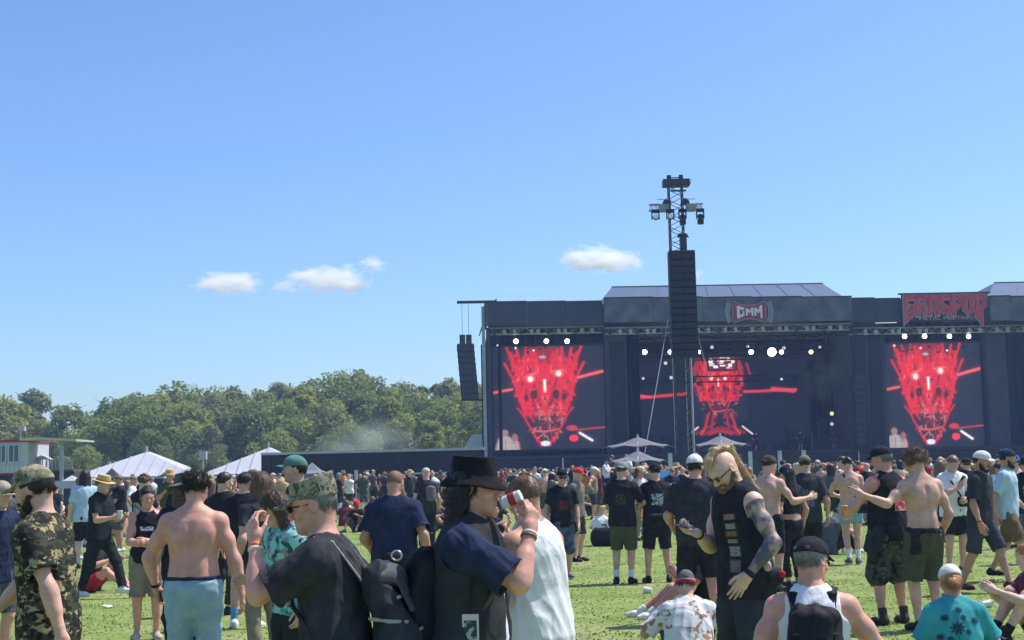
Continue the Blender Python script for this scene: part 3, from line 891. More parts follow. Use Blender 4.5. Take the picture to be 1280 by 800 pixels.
# ================================================================== THE PLACE
# ------------------------------------------------------------------ ground
def build_ground():
    m = bpy.data.materials.new('turf'); m.use_nodes = True
    n, l = nt(m); b = n['Principled BSDF']; b.inputs['Roughness'].default_value = .95; b.inputs['Specular IOR Level'].default_value = .1
    tc = n.new('ShaderNodeTexCoord')
    def noise(s, d=4, dist=0):
        q = n.new('ShaderNodeTexNoise'); q.inputs['Scale'].default_value = s; q.inputs['Detail'].default_value = d; q.inputs['Distortion'].default_value = dist
        l.new(tc.outputs['Object'], q.inputs['Vector']); return q.outputs['Fac']
    def ramp(v, stops):
        r = n.new('ShaderNodeValToRGB')
        while len(r.color_ramp.elements) < len(stops): r.color_ramp.elements.new(.5)
        for e, (p, c) in zip(r.color_ramp.elements, stops): e.position = p; e.color = (*c, 1)
        l.new(v, r.inputs['Fac']); return r.outputs[0]
    base = ramp(noise(1.3, 6), [(.28, (.150, .215, .055)), (.5, (.215, .285, .080)), (.72, (.31, .345, .130))])
    dry = ramp(noise(.55, 5, .6), [(.52, (0, 0, 0)), (.68, (1, 1, 1))])
    mx = n.new('ShaderNodeMixRGB'); mx.inputs['Color2'].default_value = (.34, .32, .17, 1)
    mm = n.new('ShaderNodeMath'); mm.operation = 'MULTIPLY'; mm.inputs[1].default_value = .55; l.new(dry, mm.inputs[0]); l.new(mm.outputs[0], mx.inputs['Fac']); l.new(base, mx.inputs['Color1'])
    fine = ramp(noise(26, 3), [(.3, (.80, .80, .80)), (.7, (1.12, 1.12, 1.12))])
    mu = n.new('ShaderNodeMixRGB'); mu.blend_type = 'MULTIPLY'; mu.inputs['Fac'].default_value = 1; l.new(mx.outputs[0], mu.inputs['Color1']); l.new(fine, mu.inputs['Color2'])
    l.new(mu.outputs[0], b.inputs['Base Color'])
    bp = n.new('ShaderNodeBump'); bp.inputs['Strength'].default_value = .8; bp.inputs['Distance'].default_value = .05; l.new(noise(18, 4), bp.inputs['Height']); l.new(bp.outputs[0], b.inputs['Normal'])
    g = MB().poly([(-1600, -300, 0), (1600, -300, 0), (1600, 2600, 0), (-1600, 2600, 0)], [(0, 1, 2, 3)]).build('ground', m)
    tag(g, kind='structure')
    # blades of grass where the lawn is close enough to show them
    r = np.random.RandomState(3)
    N = 38000
    Y = 10.5 + 34 * r.rand(N) ** 1.25; X = (r.rand(N) - .5) * Y * .80
    patch = np.sin(X * 2.1 + 1.3 * np.sin(Y * 1.7)) + np.sin(Y * 2.7 + X) + .8 * r.normal(size=N)
    hgt = (.006 + .013 * r.rand(N)) * (1 + .35 * np.clip(patch, -1, 1.5)); wd = .008 + .008 * r.rand(N)
    V = np.zeros((N, 3, 3, 3)); a0 = r.rand(N) * 6.28
    for k in range(3):
        a = a0 + k * 2.1 + r.rand(N); ox, oy = np.cos(a) * .012, np.sin(a) * .012
        dx, dy = np.cos(a + 1.57) * wd, np.sin(a + 1.57) * wd
        ln = .5 + .9 * r.rand(N)
        V[:, k, 0] = np.stack([X + ox - dx, Y + oy - dy, np.full(N, -.002)], 1); V[:, k, 1] = np.stack([X + ox + dx, Y + oy + dy, np.full(N, -.002)], 1)
        V[:, k, 2] = np.stack([X + ox + np.cos(a) * hgt * ln, Y + oy + np.sin(a) * hgt * ln, hgt], 1)
    me = fast_mesh('grass', V.reshape(-1, 3), np.arange(N * 9).reshape(-1, 3), False)
    gm = mat('grass_blades', (.25, .33, .09), .8, scale=1.4, col2=(.45, .49, .20), thr=(.32, .68), spec=.15)
    tag(link('grass', me, None, gm), kind='stuff')
build_ground()

# ------------------------------------------------------------------ clouds, far above and behind everything
def build_clouds():
    def vol(name, seed, den, nsc):
        m = bpy.data.materials.new(name); m.use_nodes = True
        n, l = nt(m); n.remove(n['Principled BSDF']); out = n['Material Output']
        pv = n.new('ShaderNodeVolumePrincipled'); pv.inputs['Color'].default_value = (1, 1, 1, 1); pv.inputs['Anisotropy'].default_value = .15
        tc = n.new('ShaderNodeTexCoord'); mp = n.new('ShaderNodeMapping'); mp.inputs['Location'].default_value = (seed * 3.1, seed * 1.7, 0)
        l.new(tc.outputs['Object'], mp.inputs[0])
        no = n.new('ShaderNodeTexNoise'); no.inputs['Scale'].default_value = nsc; no.inputs['Detail'].default_value = 6; no.inputs['Roughness'].default_value = .6; l.new(mp.outputs[0], no.inputs[0])
        ln = n.new('ShaderNodeVectorMath'); ln.operation = 'LENGTH'; l.new(tc.outputs['Object'], ln.inputs[0])
        def M(op, a, b, cl=False):
            q = n.new('ShaderNodeMath'); q.operation = op; q.use_clamp = cl
            for i, v in enumerate((a, b)):
                if isinstance(v, (int, float)): q.inputs[i].default_value = v
                else: l.new(v, q.inputs[i])
            return q.outputs[0]
        v = M('SUBTRACT', M('ADD', M('SUBTRACT', 1.0, ln.outputs['Value']), M('MULTIPLY', M('SUBTRACT', no.outputs['Fac'], .5), 2.6)), .28, True)
        l.new(M('MULTIPLY', v, den), pv.inputs['Density']); l.new(pv.outputs[0], out.inputs['Volume'])
        return m
    Y = 2600.0; s = Y / F_PX
    puffs = [('small flat white cloud alone beside the long ragged one', [(283, 353, 40, 14), (300, 356, 24, 9), (268, 354, 20, 9)]),
             ('long ragged white cloud above the highest trees', [(410, 349, 40, 15), (384, 347, 24, 12), (440, 357, 27, 10), (432, 340, 17, 9), (358, 358, 20, 8)]),
             ('tiny round cloud above the end of the long ragged cloud', [(466, 331, 19, 10)]),
             ('wide thin white cloud beside the tall speaker tower', [(742, 322, 36, 15), (722, 326, 24, 12), (772, 327, 30, 12), (755, 332, 34, 9), (793, 328, 14, 12)]),
             ('small wisp of cloud behind the speakers of the tall tower', [(871, 343, 9, 9)])]
    k = 0
    for lab, L in puffs:
        c = at(L[0][0], L[0][1], Y)
        root = empty('cloud', c, 0, lab, 'cloud', 'small clouds in the blue sky')
        for (x, y, rx, ry) in L:
            k += 1
            bm = bmesh.new(); bmesh.ops.create_icosphere(bm, subdivisions=3, radius=1.0)
            me = bpy.data.meshes.new('cloud_puff'); bm.to_mesh(me); bm.free()
            o = link('cloud_puff', me, root, vol('cloud_vapour_%d' % k, k, .075, 1.8))
            o.location = at(x, y, Y + k * 3) - c; o.scale = (rx * s * 1.3, rx * s * 1.2, ry * s * 1.35)
build_clouds()

# ------------------------------------------------------------------ trees
def build_trees():
    bark = mat('bark', (.10, .085, .065), .95, .3, 3, .3, 8)
    leafm = [mat('leaves_%d' % i, c1, .75, scale=.9, col2=c2, thr=(.3, .7), spec=.2) for i, (c1, c2) in enumerate([
        ((.185, .245, .062), (.295, .345, .10)), ((.150, .205, .066), (.240, .295, .096)), ((.255, .305, .078), (.365, .395, .12)), ((.215, .245, .10), (.31, .33, .15))])]
    for lm in leafm:
        n, l = nt(lm); b = n['Principled BSDF']; tr = n.new('ShaderNodeBsdfTranslucent'); mx = n.new('ShaderNodeMixShader'); mx.inputs[0].default_value = .38
        l.new(b.inputs['Base Color'].links[0].from_socket, tr.inputs['Color']); l.new(b.outputs[0], mx.inputs[1]); l.new(tr.outputs[0], mx.inputs[2]); l.new(mx.outputs[0], n['Material Output'].inputs['Surface'])
    def crown(seed, H, W, mi, shape, open_=0.0, N=6500):
        r = np.random.RandomState(seed)
        nb = 34; cs = []
        for i in range(nb):
            z = r.rand(); a = r.rand() * 6.28
            env = {'round': math.sin(math.pi * min(1, .16 + .84 * z) ** .85) ** .6, 'cone': (1 - z) ** .8 * .9 + .08, 'tall': math.sin(math.pi * (.08 + .88 * z)) ** .5 * .8}[shape]
            q = (.25 + .75 * r.rand() ** .5) * env * W * .5 * .82
            cs.append((math.cos(a) * q, math.sin(a) * q, H * (.20 + .76 * z), W * (.07 + .15 * r.rand() ** 1.4) * (.6 + .5 * env)))
        cs = np.array(cs)
        ci = r.choice(nb, N, p=cs[:, 3] ** 2 / (cs[:, 3] ** 2).sum())
        d = r.normal(size=(N, 3)); d /= np.linalg.norm(d, axis=1, keepdims=True)
        rad = cs[ci, 3] * (.55 + .5 * r.rand(N) ** .6 + open_ * r.rand(N))
        P = cs[ci, :3] + d * rad[:, None] * [1, 1, .85]
        P[:, 2] = np.clip(P[:, 2], H * .08, H * 1.04)
        nn = nrm_rows(d + .7 * r.normal(size=(N, 3)) + [0, 0, .35])
        u = nrm_rows(np.cross(nn, r.normal(size=(N, 3)))); v = np.cross(nn, u)
        sz = (.09 + .16 * r.rand(N)) * (H / 12) * 1.05
        u *= sz[:, None]; v *= (sz * (.55 + .4 * r.rand(N)))[:, None]
        V = np.stack([P - u, P - v * 1.0 + u * .2, P + u, P + v - u * .2], 1).reshape(-1, 3)
        return fast_mesh('crown', V, np.arange(N * 4).reshape(-1, 4), False)
    def nrm_rows(a): return a / (np.linalg.norm(a, axis=1, keepdims=True) + 1e-9)
    def trunk(seed, H, W):
        r = random.Random(seed); b = MB(); p = Vector((0, 0, -.1)); rr = H * .022
        tops = []
        for i in range(5):
            q = p + Vector((r.uniform(-.3, .3), r.uniform(-.3, .3), H * .17)); b.tube(p, q, rr, 7, rr * .8); rr *= .8; p = q
            if i >= 1:
                for k in range(2):
                    a = r.uniform(0, 6.28); e = p + Vector((math.cos(a) * W * .3, math.sin(a) * W * .3, H * .14)); b.tube(p, e, rr * .55, 5, rr * .15)
        return b.mesh('trunk', True)
    kinds = []
    for i, (sh, mi, hw, op) in enumerate([('round', 0, .85, .1), ('round', 1, .75, .0), ('round', 2, .8, .15), ('tall', 3, .5, .5), ('round', 0, 1.0, .2), ('cone', 1, .42, .1), ('tall', 2, .62, .2), ('round', 3, .7, .3)]):
        c = crown(20 + i, 12, 12 * hw, mi, sh, op); t = trunk(40 + i, 12, 12 * hw)
        c.materials.append(leafm[mi]); t.materials.append(bark)
        kinds.append((c, t))
    word = ['full dark green', 'dense deep green', 'broad yellowish green', 'thin airy grey green', 'wide spreading green', 'narrow dark pointed', 'tall light green', 'loose pale green']
    # (px of the crown, row of its top, distance, kind)
    L = [(-14, 500, 168, 7), (12, 493, 172, 2), (36, 487, 182, 3), (-40, 490, 190, 0), (60, 524, 176, 2), (84, 503, 165, 1), (110, 533, 160, 4), (62, 548, 150, 7), (102, 556, 148, 2),
         (142, 496, 172, 1), (160, 500, 160, 4), (176, 491, 186, 3), (196, 497, 168, 6), (222, 477, 178, 0), (236, 500, 158, 2), (252, 486, 182, 4), (272, 492, 166, 7), (292, 484, 184, 3), (308, 500, 160, 1), (322, 487, 176, 0),
         (346, 478, 186, 7), (352, 502, 160, 4), (372, 486, 172, 6), (394, 474, 184, 0), (408, 498, 160, 2), (424, 468, 180, 4), (446, 463, 190, 3), (452, 488, 166, 1), (474, 472, 178, 0), (486, 500, 158, 6), (500, 478, 182, 7), (522, 494, 166, 4), (528, 481, 190, 5), (546, 478, 192, 5),
         (560, 490, 170, 2), (566, 474, 186, 3), (584, 482, 190, 5), (598, 480, 178, 7), (602, 500, 162, 1), (625, 486, 184, 0), (645, 492, 176, 6), (260, 530, 150, 7), (340, 535, 150, 2), (440, 530, 152, 4), (540, 528, 150, 6), (190, 535, 150, 1)]
    spot = lambda x: ('behind the white cabin' if x < 50 else 'beside the cabin canopy' if x < 122 else 'behind the peaked white marquee' if x < 235 else 'between the two white marquees' if x < 290 else 'behind the second marquee' if x < 345 else 'behind the near end of the black hoarding' if x < 420 else 'behind the smoke over the black hoarding' if x < 500 else 'behind the far end of the hoarding' if x < 570 else 'hard against the stage tower')
    seen = {}
    for i, (px, top, Y, k) in enumerate(L):
        p = at(px, top, Y); H = p.z
        hgt = 'tallest' if top < 476 else 'low' if top > 520 else 'mid-height'
        lab = '%s %s tree %s' % (hgt, word[k], spot(px))
        if lab in seen: lab = lab + (' standing further back' if Y > seen[lab] else ' standing in front')
        seen[lab] = Y
        t = empty('tree', (p.x, Y, 0), (i * 2.399) % 6.28, lab, 'tree', 'trees along the far edge of the field')
        s = H / 12; t.scale = (s * 1.05, s * 1.05, s)
        link('crown', kinds[k][0], t); link('trunk', kinds[k][1], t)
build_trees()

# ------------------------------------------------------------------ the stage
M_STEEL = mat('scaffold_steel', (.36, .38, .40), .5, .12, 2, metal=.3)
M_BLK = mat('stage_black', (.022, .024, .032), .8, .25, .8)
M_DRAPE = mat('black_drape', (.018, .020, .030), .95, .4, 1.2, stretch=(3, 1, .25))
M_FASC = mat('fascia_print', (.085, .094, .112), .85, scale=.9, col2=(.18, .19, .21), thr=(.35, .75))
M_FASC2 = mat('fascia_plain', (.055, .062, .078), .85, .18, .7)
M_ROOF = mat('roof_membrane', (.075, .112, .185), .65, .06, .5)
M_TRUSS = mat('truss_dark', (.05, .05, .055), .5, .2, 3, metal=.4)
M_TRUSSA = mat('truss_aluminium', (.42, .43, .45), .45, .1, 3, metal=.4)
M_DECK = mat('stage_deck', (.03, .03, .035), .7, .2, 2)
M_CAB = mat('speaker_black', (.020, .021, .026), .65, .2, 4)

YS = 125.0
STAGE_SPOTS = []
def truss(b, p0, p1, s=.4, r=.035, n=None, up=Vector((0, 0, 1))):
    p0, p1 = Vector(p0), Vector(p1); d = (p1 - p0); L = d.length; d.normalize()
    up = Vector((0, 1, 0)) if abs(d.z) > .9 else up; u = up - d * up.dot(d); u.normalize(); v = d.cross(u)
    C = [(u * a + v * c) * s / 2 for a, c in ((1, 1), (1, -1), (-1, -1), (-1, 1))]
    for c in C: b.tube(p0 + c, p1 + c, r, 5)
    n = n or max(2, int(L / (s * 1.4)))
    for i in range(n):
        a, e = p0 + d * L * i / n, p0 + d * L * (i + 1) / n
        for k in range(4):
            c0, c1 = C[k], C[(k + 1) % 4]
            if (i + k) % 2: c0, c1 = c1, c0
            b.tube(a + c0, e + c1, r * .6, 4)
    return b

def build_stage():
    before = set(COL.objects)
    piv = Vector((at(835, 480, YS).x, YS, 0)); YAW = R(2.2)          # the stage stands a little askew to the view
    RI = Matrix.Rotation(-YAW, 3, 'Z')
    def w(x, y, Y=YS):
        o_ = RI @ (Vector((0, 0, EYE)) - piv) + piv; d_ = RI @ ray(x, y)
        return o_ + d_ * ((Y - o_.y) / d_.y)
    xs = lambda x, Y=YS: w(x, 480, Y).x
    zs = lambda y, Y=YS, px=835: w(px, y, Y).z
    st = empty('festival_stage', (xs(835), YS, 0), 0, 'huge black festival stage with grey fascia and hipped roof across the field', 'stage')
    off = Vector(st.location)
    def part(name, b, m, par=None, smooth=False):
        b.v = [tuple(Vector(p) - off) for p in b.v]
        return b.build(name, m, par or st, smooth)
    D = 18.0
    # deck and skirt
    part('deck', MB().bb(xs(606), xs(1520), YS - 1.2, YS + D, zs(568), zs(566)), M_DECK)
    for a, b_ in ((606, 700), (700, 790), (790, 880), (880, 970), (970, 1065), (1065, 1150), (1150, 1240), (1240, 1330), (1330, 1425), (1425, 1520)):
        part('skirt_panel', MB().bb(xs(a) + .03, xs(b_) - .03, YS - 1.15, YS - 1.05, .02, zs(568) - .02), M_BLK)
    part('handrail', MB().bb(xs(640), xs(1520), YS - 1.3, YS - 1.22, zs(569.5), zs(568.5)).bb(xs(640), xs(1520), YS - 1.3, YS - 1.22, zs(574), zs(573.3)), M_TRUSS)
    # back wall, side walls, wing walls
    part('back_wall', MB().bb(xs(606), xs(1520), YS + D, YS + D + .3, zs(566), zs(404)), M_DRAPE)
    part('side_wall', MB().bb(xs(606) + 1.2, xs(606) + 1.5, YS + 1, YS + D, zs(566), zs(404)), M_DRAPE)
    for a, b_, nm, y0 in ((612, 762, 'wing_drape', 2.2), (1100, 1246, 'wing_drape', 2.2), (1255, 1520, 'wing_drape', 6.0)):
        b = MB(); N = 46; x0, x1 = xs(a), xs(b_)
        pts = []
        for i in range(N + 1):
            x = x0 + (x1 - x0) * i / N; yy = YS + y0 + .10 * math.sin(i * 1.7) + .05 * math.sin(i * 4.1)
            pts += [(x, yy, zs(566)), (x, yy, zs(406))]
        b.poly(pts, [(2 * i, 2 * i + 2, 2 * i + 3, 2 * i + 1) for i in range(N)]); part(nm, b, M_DRAPE)
    for a, b_, y0, y1 in ((758, 785, .4, 6), (1063, 1110, .4, 6), (1237, 1262, .4, 6)):
        part('portal_column', MB().bb(xs(a), xs(b_), YS + y0, YS + y1, zs(566), zs(406)), M_FASC2)
    for a, b_, t in ((764, 782, 425), (1068, 1084, 415), (1090, 1104, 415)):
        part('speaker_scrim', MB().bb(xs(a), xs(b_), YS + .2, YS + .36, zs(566), zs(t)), M_BLK)
    # left scaffold edge
    part('scaffold_leg', MB().bb(xs(603.5), xs(607.5), YS - .6, YS + .4, 0, zs(384, YS, 606)), M_STEEL)
    part('scaffold_leg', MB().bb(xs(609), xs(614), YS - .3, YS + .8, 0, zs(410, YS, 612)), M_FASC2)
    # fascia panels, butted end to end
    edges = [(610, 660, 380.5, 409, 0, M_FASC2), (660, 708, 380.2, 409, 0, M_FASC2), (708, 754, 380, 409, 0, M_FASC2),
             (754, 815, 377, 406, -1, M_FASC), (815, 876, 376.8, 405.5, -1, M_FASC), (876, 937, 376.5, 405, -1, M_FASC), (937, 998, 376.2, 405, -1, M_FASC), (998, 1060, 376, 404.5, -1, M_FASC),
             (1060, 1092, 376, 404.5, 0, M_FASC2), (1092, 1124, 376.5, 404.5, 0, M_FASC2), (1124, 1176, 377, 404, 0, M_FASC2), (1176, 1230, 377, 404, 0, M_FASC2), (1230, 1256, 375, 404, -1, M_FASC), (1256, 1330, 375, 404, -1, M_FASC), (1330, 1425, 375, 404, -1, M_FASC), (1425, 1520, 375, 404, -1, M_FASC)]
    for a, b_, t, bt, dy, m in edges:
        part('fascia_panel', MB().bb(xs(a) + .012, xs(b_) - .012, YS - 1.5 + dy, YS - 1.1 + dy, zs(bt, YS, (a + b_) / 2), zs(t, YS, (a + b_) / 2)), m)
        part('fascia_rail', MB().bb(xs(a) + .012, xs(b_) - .012, YS - 1.55 + dy, YS - 1.05 + dy, zs(t, YS, (a + b_) / 2) + .005, zs(t, YS, (a + b_) / 2) + .12), M_TRUSS)
    part('fascia_return', MB().bb(xs(610) - .2, xs(610), YS - 1.5, YS + 2, zs(409, YS, 612), zs(380.5, YS, 612)), M_FASC2)
    part('ceiling', MB().bb(xs(612), xs(1520), YS - 1.0, YS + D, zs(404) - .1, zs(404) + .1), M_BLK)
    # hipped roofs with standing ribs
    for (x0, x1, r0, r1, ey, ry) in ((750, 1062, 768, 1034, 379, 357), (1232, 1560, 1250, 1540, 377, 353.5)):
        ez, rz = zs(ey, YS, min(1250, (x0 + x1) / 2)), w(min(1265, (r0 + r1) / 2), ry, YS + 9).z
        e0, e1 = xs(x0), xs(x1); q0, q1 = xs(r0, YS + 9), xs(r1, YS + 9)
        P = [(e0, YS - .9, ez), (e1, YS - .9, ez), (e1, YS + D, ez), (e0, YS + D, ez), (q0, YS + 9, rz), (q1, YS + 9, rz)]
        part('roof', MB().poly(P, [(0, 1, 5, 4), (2, 3, 4, 5), (3, 0, 4), (1, 2, 5), (3, 2, 1, 0)]), M_ROOF)
        n = 9
        for i in range(1, n):
            f = i / n; a = Vector((e0, YS - .9, ez)).lerp(Vector((e1, YS - .9, ez)), f); c = Vector((q0, YS + 9, rz)).lerp(Vector((q1, YS + 9, rz)), f)
            part('roof_rib', MB().tube(a + Vector((0, -.02, .02)), c + Vector((0, -.02, .02)), .035, 4), M_ROOF)
        part('ridge_cap', MB().tube((q0, YS + 9, rz), (q1, YS + 9, rz), .12, 5), M_FASC2)
    # LED strips under the fascia
    part('fascia_strip', MB().bb(xs(1094), xs(1120), YS - 1.1, YS - .9, zs(405.2, YS, 1105), zs(403.8, YS, 1105)), emit('white_strip', (.55, .6, .7), .8))
    # trusses carrying the lamps
    for i, (a, b_, y, dy, m) in enumerate(((613, 757, 413, 0, M_TRUSSA), (757, 1065, 412, -.6, M_TRUSSA), (1065, 1520, 411, 0, M_TRUSSA), (800, 1050, 440, 5, M_TRUSS), (800, 1050, 425, 10, M_TRUSS), (800, 1050, 462, 13, M_TRUSS))):
        b = truss(MB(), (xs(a), YS + dy, zs(y, YS, min(1250, (a + b_) / 2))), (xs(b_), YS + dy, zs(y, YS, min(1250, (a + b_) / 2))), .55, .045)
        b.build('lighting_truss', m)
        o = bpy.context.scene.objects[-1] if False else COL.objects[-1]
        tag(o, ['front lighting truss above the screen by the scaffold edge', 'long aluminium lighting truss under the badge fascia', 'front lighting truss above the screen under the lettered sign', 'dark truss of white lamps inside the stage opening', 'dark upper truss deep inside the stage roof', 'dark low truss in front of the LED wall'][i], 'truss', 'lighting trusses of the stage')
        if i < 3:
            n = int((b_ - a) / 11)
            for k in range(n):
                x = xs(a + 6 + k * 11 + (k * 37 % 5))
                cl = MB().bb(x - .14, x + .14, YS + dy - .32, YS + dy - .28 + .3, zs(y + 4.5, YS, min(1250, (a + b_) / 2)), zs(y - 1.5, YS, min(1250, (a + b_) / 2))).build('truss_clamp', M_TRUSSA if k % 3 else M_TRUSS, o)
    # stage lamps
    def lamp(px, py, Y, r, lab, e, hang=.8, group='lit stage lamps'):
        p = w(px, py, Y); t = empty('stage_lamp', p, 0, lab, 'stage lamp', group)
        MB().tube((0, .12, 0), (0, r * 2.4, r * .5), r * 1.15, 10, r * .7).build('housing', M_CAB, t)
        MB().tube((0, 0, 0), (0, .1, .01), r, 12).build('lens', e, t)
        MB().bb(-r * 1.4, -r * 1.25, r * .9, r * 1.2, -.1, hang).bb(r * 1.25, r * 1.4, r * .9, r * 1.2, -.1, hang).bb(-r * 1.4, r * 1.4, r * .9, r * 1.2, hang, hang + .08).build('yoke', M_TRUSS, t)
    eW = emit('lamp_white', (1, .98, .93), 14); eW2 = emit('lamp_soft', (.9, .92, .95), .45); eY = emit('lamp_amber', (1, .75, .25), 6)
    for px, lab in ((645, 'outermost lit lamp over the screen by the scaffold edge'), (683, 'middle lit lamp over the screen by the scaffold edge'), (709, 'lit lamp over the screen edge nearest the tower')):
        lamp(px, 426.5, YS + .3, .19, lab, eW)
    for px, lab in ((1131, 'first lit lamp below the G of the lettered sign'), (1156, 'second lit lamp below the lettered sign'), (1187, 'third lit lamp below the lettered sign'), (1211, 'last lit lamp below the P of the lettered sign')):
        lamp(px, 420.5, YS + .3, .18, lab, eW)
    for px, r, e, lab in ((806, .20, eW, 'lit lamp furthest out on the inner stage truss'), (838, .19, eW, 'lit lamp just behind the edge of the hanging speakers'), (873, .18, eW, 'lit lamp showing past the other edge of the hanging speakers'), (939, .20, eW, 'lit lamp beneath the badge fascia'), (965, .38, eW, 'biggest dazzling white lamp inside the stage'), (977, .18, eW, 'lit lamp touching the dazzling big lamp'), (1014, .18, eY, 'amber yellow lit lamp on the inner truss')):
        lamp(px, 440, YS + 4.6, r, lab, e)
    for i in range(6):
        px, py = 1040 + (i % 3) * 7, 517 + (i // 3) * 13
        lamp(px, py, YS + 9, .16, 'small lamp in the block of six beside the drum riser, %s row, %s' % (('upper', 'lower')[i // 3], ('outer end', 'middle', 'inner end')[i % 3]), eW2 if i % 2 else emit('lamp_amber_dim', (1, .7, .3), 1.6), .2, 'block of six small lamps')
    k = 0
    for row, (py, dy, xs_) in enumerate(((452, 6, range(800, 860, 8)), (472, 12, list(range(797, 840, 7)) + list(range(945, 1010, 8))), (433, 9, range(890, 1060, 9)))):
        for px in xs_:
            k += 1
            lamp(px, py + (k % 3), YS + dy, .13 + .03 * (k % 2), 'small spot lamp hanging in a row under the stage roof', M_TRUSS if k % 5 else eW2, .3, 'rows of small spot lamps under the stage roof')
    for i in range(18):
        px = 622 + i * 7.5 if i < 9 else 1118 + (i - 9) * 11
        lamp(px, 432 + (i * 7 % 9), YS + 1.0, .10, 'little pale spot lamp on the rim of a side video screen', M_TRUSS if i % 3 else eW2, .3, 'little lamps on the screen rims')
    # LED surfaces: flat pictures drawn as colours on a fine grid
    def picture(Wp, Hp, kind):
        r = np.random.RandomState(11)
        yy, xx = np.mgrid[0:Hp, 0:Wp]; u = (xx + .5) / Wp; v = (yy + .5) / Hp
        asp = Wp / Hp
        img = np.zeros((Hp, Wp, 3)); img[:] = (.012, .013, .026)
        def line(p, q, wd, col, soft=1.6):
            px, py, qx, qy = p[0] * asp, p[1], q[0] * asp, q[1]
            dx, dy = qx - px, qy - py; L = dx * dx + dy * dy + 1e-9
            t = np.clip(((u * asp - px) * dx + (v - py) * dy) / L, 0, 1)
            d = np.hypot(u * asp - px - t * dx, v - py - t * dy)
            a = np.clip(1.4 - d / wd, 0, 1)[..., None]; g = np.exp(-(d / (wd * 3.2)) ** 2)[..., None] * .10
            nonlocal img
            img = img * (1 - a) + np.array(col) * a + np.array(col) * g * soft * .22
        def poly(pts, wd, col):
            for a, b in zip(pts[:-1], pts[1:]): line(a, b, wd, col)
        def blob(c, rx, ry, col, hard=1.0):
            nonlocal img
            d = ((u - c[0]) / rx) ** 2 + ((v - c[1]) / ry) ** 2
            a = (np.clip((1 - d) * 3, 0, 1) * hard)[..., None]; img = img * (1 - a) + np.array(col) * a
        RED, PINK, DARK = (.60, .008, .020), (.72, .10, .11), (.13, .008, .016)
        side = kind == 'side'
        sc = lambda x, y: (x, y)
        cx = .464 if kind == 'side' else .5
        wk = 1.0 if kind == 'side' else 1.30
        half = (lambda t: np.interp(t, [0, .10, .2, .4, .52, .63, .72, .85, .95], [.31, .325, .30, .27, .245, .20, .165, .14, .10])) if kind == 'side' else (lambda t: np.interp(t, [0, .15, .35, .5, .65, .8, 1], [.41, .44, .44, .42, .36, .31, .33]))
        blob((cx, .30), .265 * wk, .36, (.26, .012, .022), .9); blob((cx - .12, .36), .12, .18, (.50, .02, .035), .6); blob((cx + .12, .34), .12, .18, (.50, .02, .035), .6); blob((cx, .68), .12, .2, (.07, .01, .02), .8)
        for i in range(230):
            t = r.rand() ** 1.1 * .62 + .06; f = (r.rand() * 2 - 1)
            x = cx + f * half(t) * .95; a = r.normal(0, .55) + (f * .6)
            L = .03 + .09 * r.rand(); x2, t2 = x + math.sin(a) * L * .8, min(.66, t + math.cos(a) * L)
            c = RED if r.rand() < .75 else PINK if r.rand() < .4 else DARK
            wdt = .003 + .010 * r.rand() ** 1.5
            if abs(x2 - cx) > half(t2) * 1.05: continue
            line((x, t), (x2, t2), wdt, c)
            if r.rand() < .5: line((2 * cx - x, t), (2 * cx - x2, t2), wdt, c)
        for i in range(46):
            t = .62 + .28 * r.rand(); x = cx + (r.rand() * 2 - 1) * half(t); line((x, t), (x + r.normal(0, .03), t + .02 + .04 * r.rand()), .004, (.30, .03, .04) if r.rand() < .6 else (.5, .2, .2))
        for f in (-1, 1):
            for (x, t, x2, t2) in ((.34, .00, .25, .25), (.30, .06, .22, .30), (.25, .02, .21, .2), (.16, .0, .17, .22), (.12, .03, .12, .2), (.36, .16, .26, .36), (.27, .36, .20, .60), (.24, .45, .15, .66), (.21, .28, .10, .5), (.07, .3, .04, .48)):
                line((cx + f * x, t), (cx + f * x2, t2), .010, RED); line((cx + f * x2, t2), (cx + f * x2 * .7, t2 + .07), .007, RED)
            poly([(cx + f * .25, .60), (cx + f * .20, .66), (cx + f * .165, .74), (cx + f * .12, .82), (cx + f * .07, .93)], .007, RED)
            blob((cx + f * .10, .47), .035, .05, (.03, .008, .015), .9); blob((cx + f * .17, .5), .022, .04, (.04, .008, .015), .9)
            line((cx + f * .06, .25), (cx + f * .17, .235 if f > 0 else .30), .012, PINK)
            line((cx + f * .05, .66), (cx + f * .14, .62), .006, (.35, .03, .05))
        poly([(cx - .09, .62), (cx, .60), (cx + .09, .62)], .007, (.30, .03, .04)); poly([(cx - .07, .645), (cx, .66), (cx + .07, .64)], .006, (.45, .08, .09))
        poly([(cx - .10, .82), (cx, .83), (cx + .10, .81)], .008, PINK); line((cx - .03, .71), (cx + .04, .70), .006, PINK)
        for (ex, ey) in ((cx - .128, .318), (cx + .128, .268)) if side else ((cx - .12, .32), (cx + .12, .32)):
            blob((ex, ey), .05, .045, (.9, .12, .12), .8); blob((ex, ey), .026, .03, (1, .78, .75))
        line((cx, .33), (cx, .44), .010, (.95, .65, .62)); line((cx, .33), (cx + .005, .42), .005, (1, .85, .82))
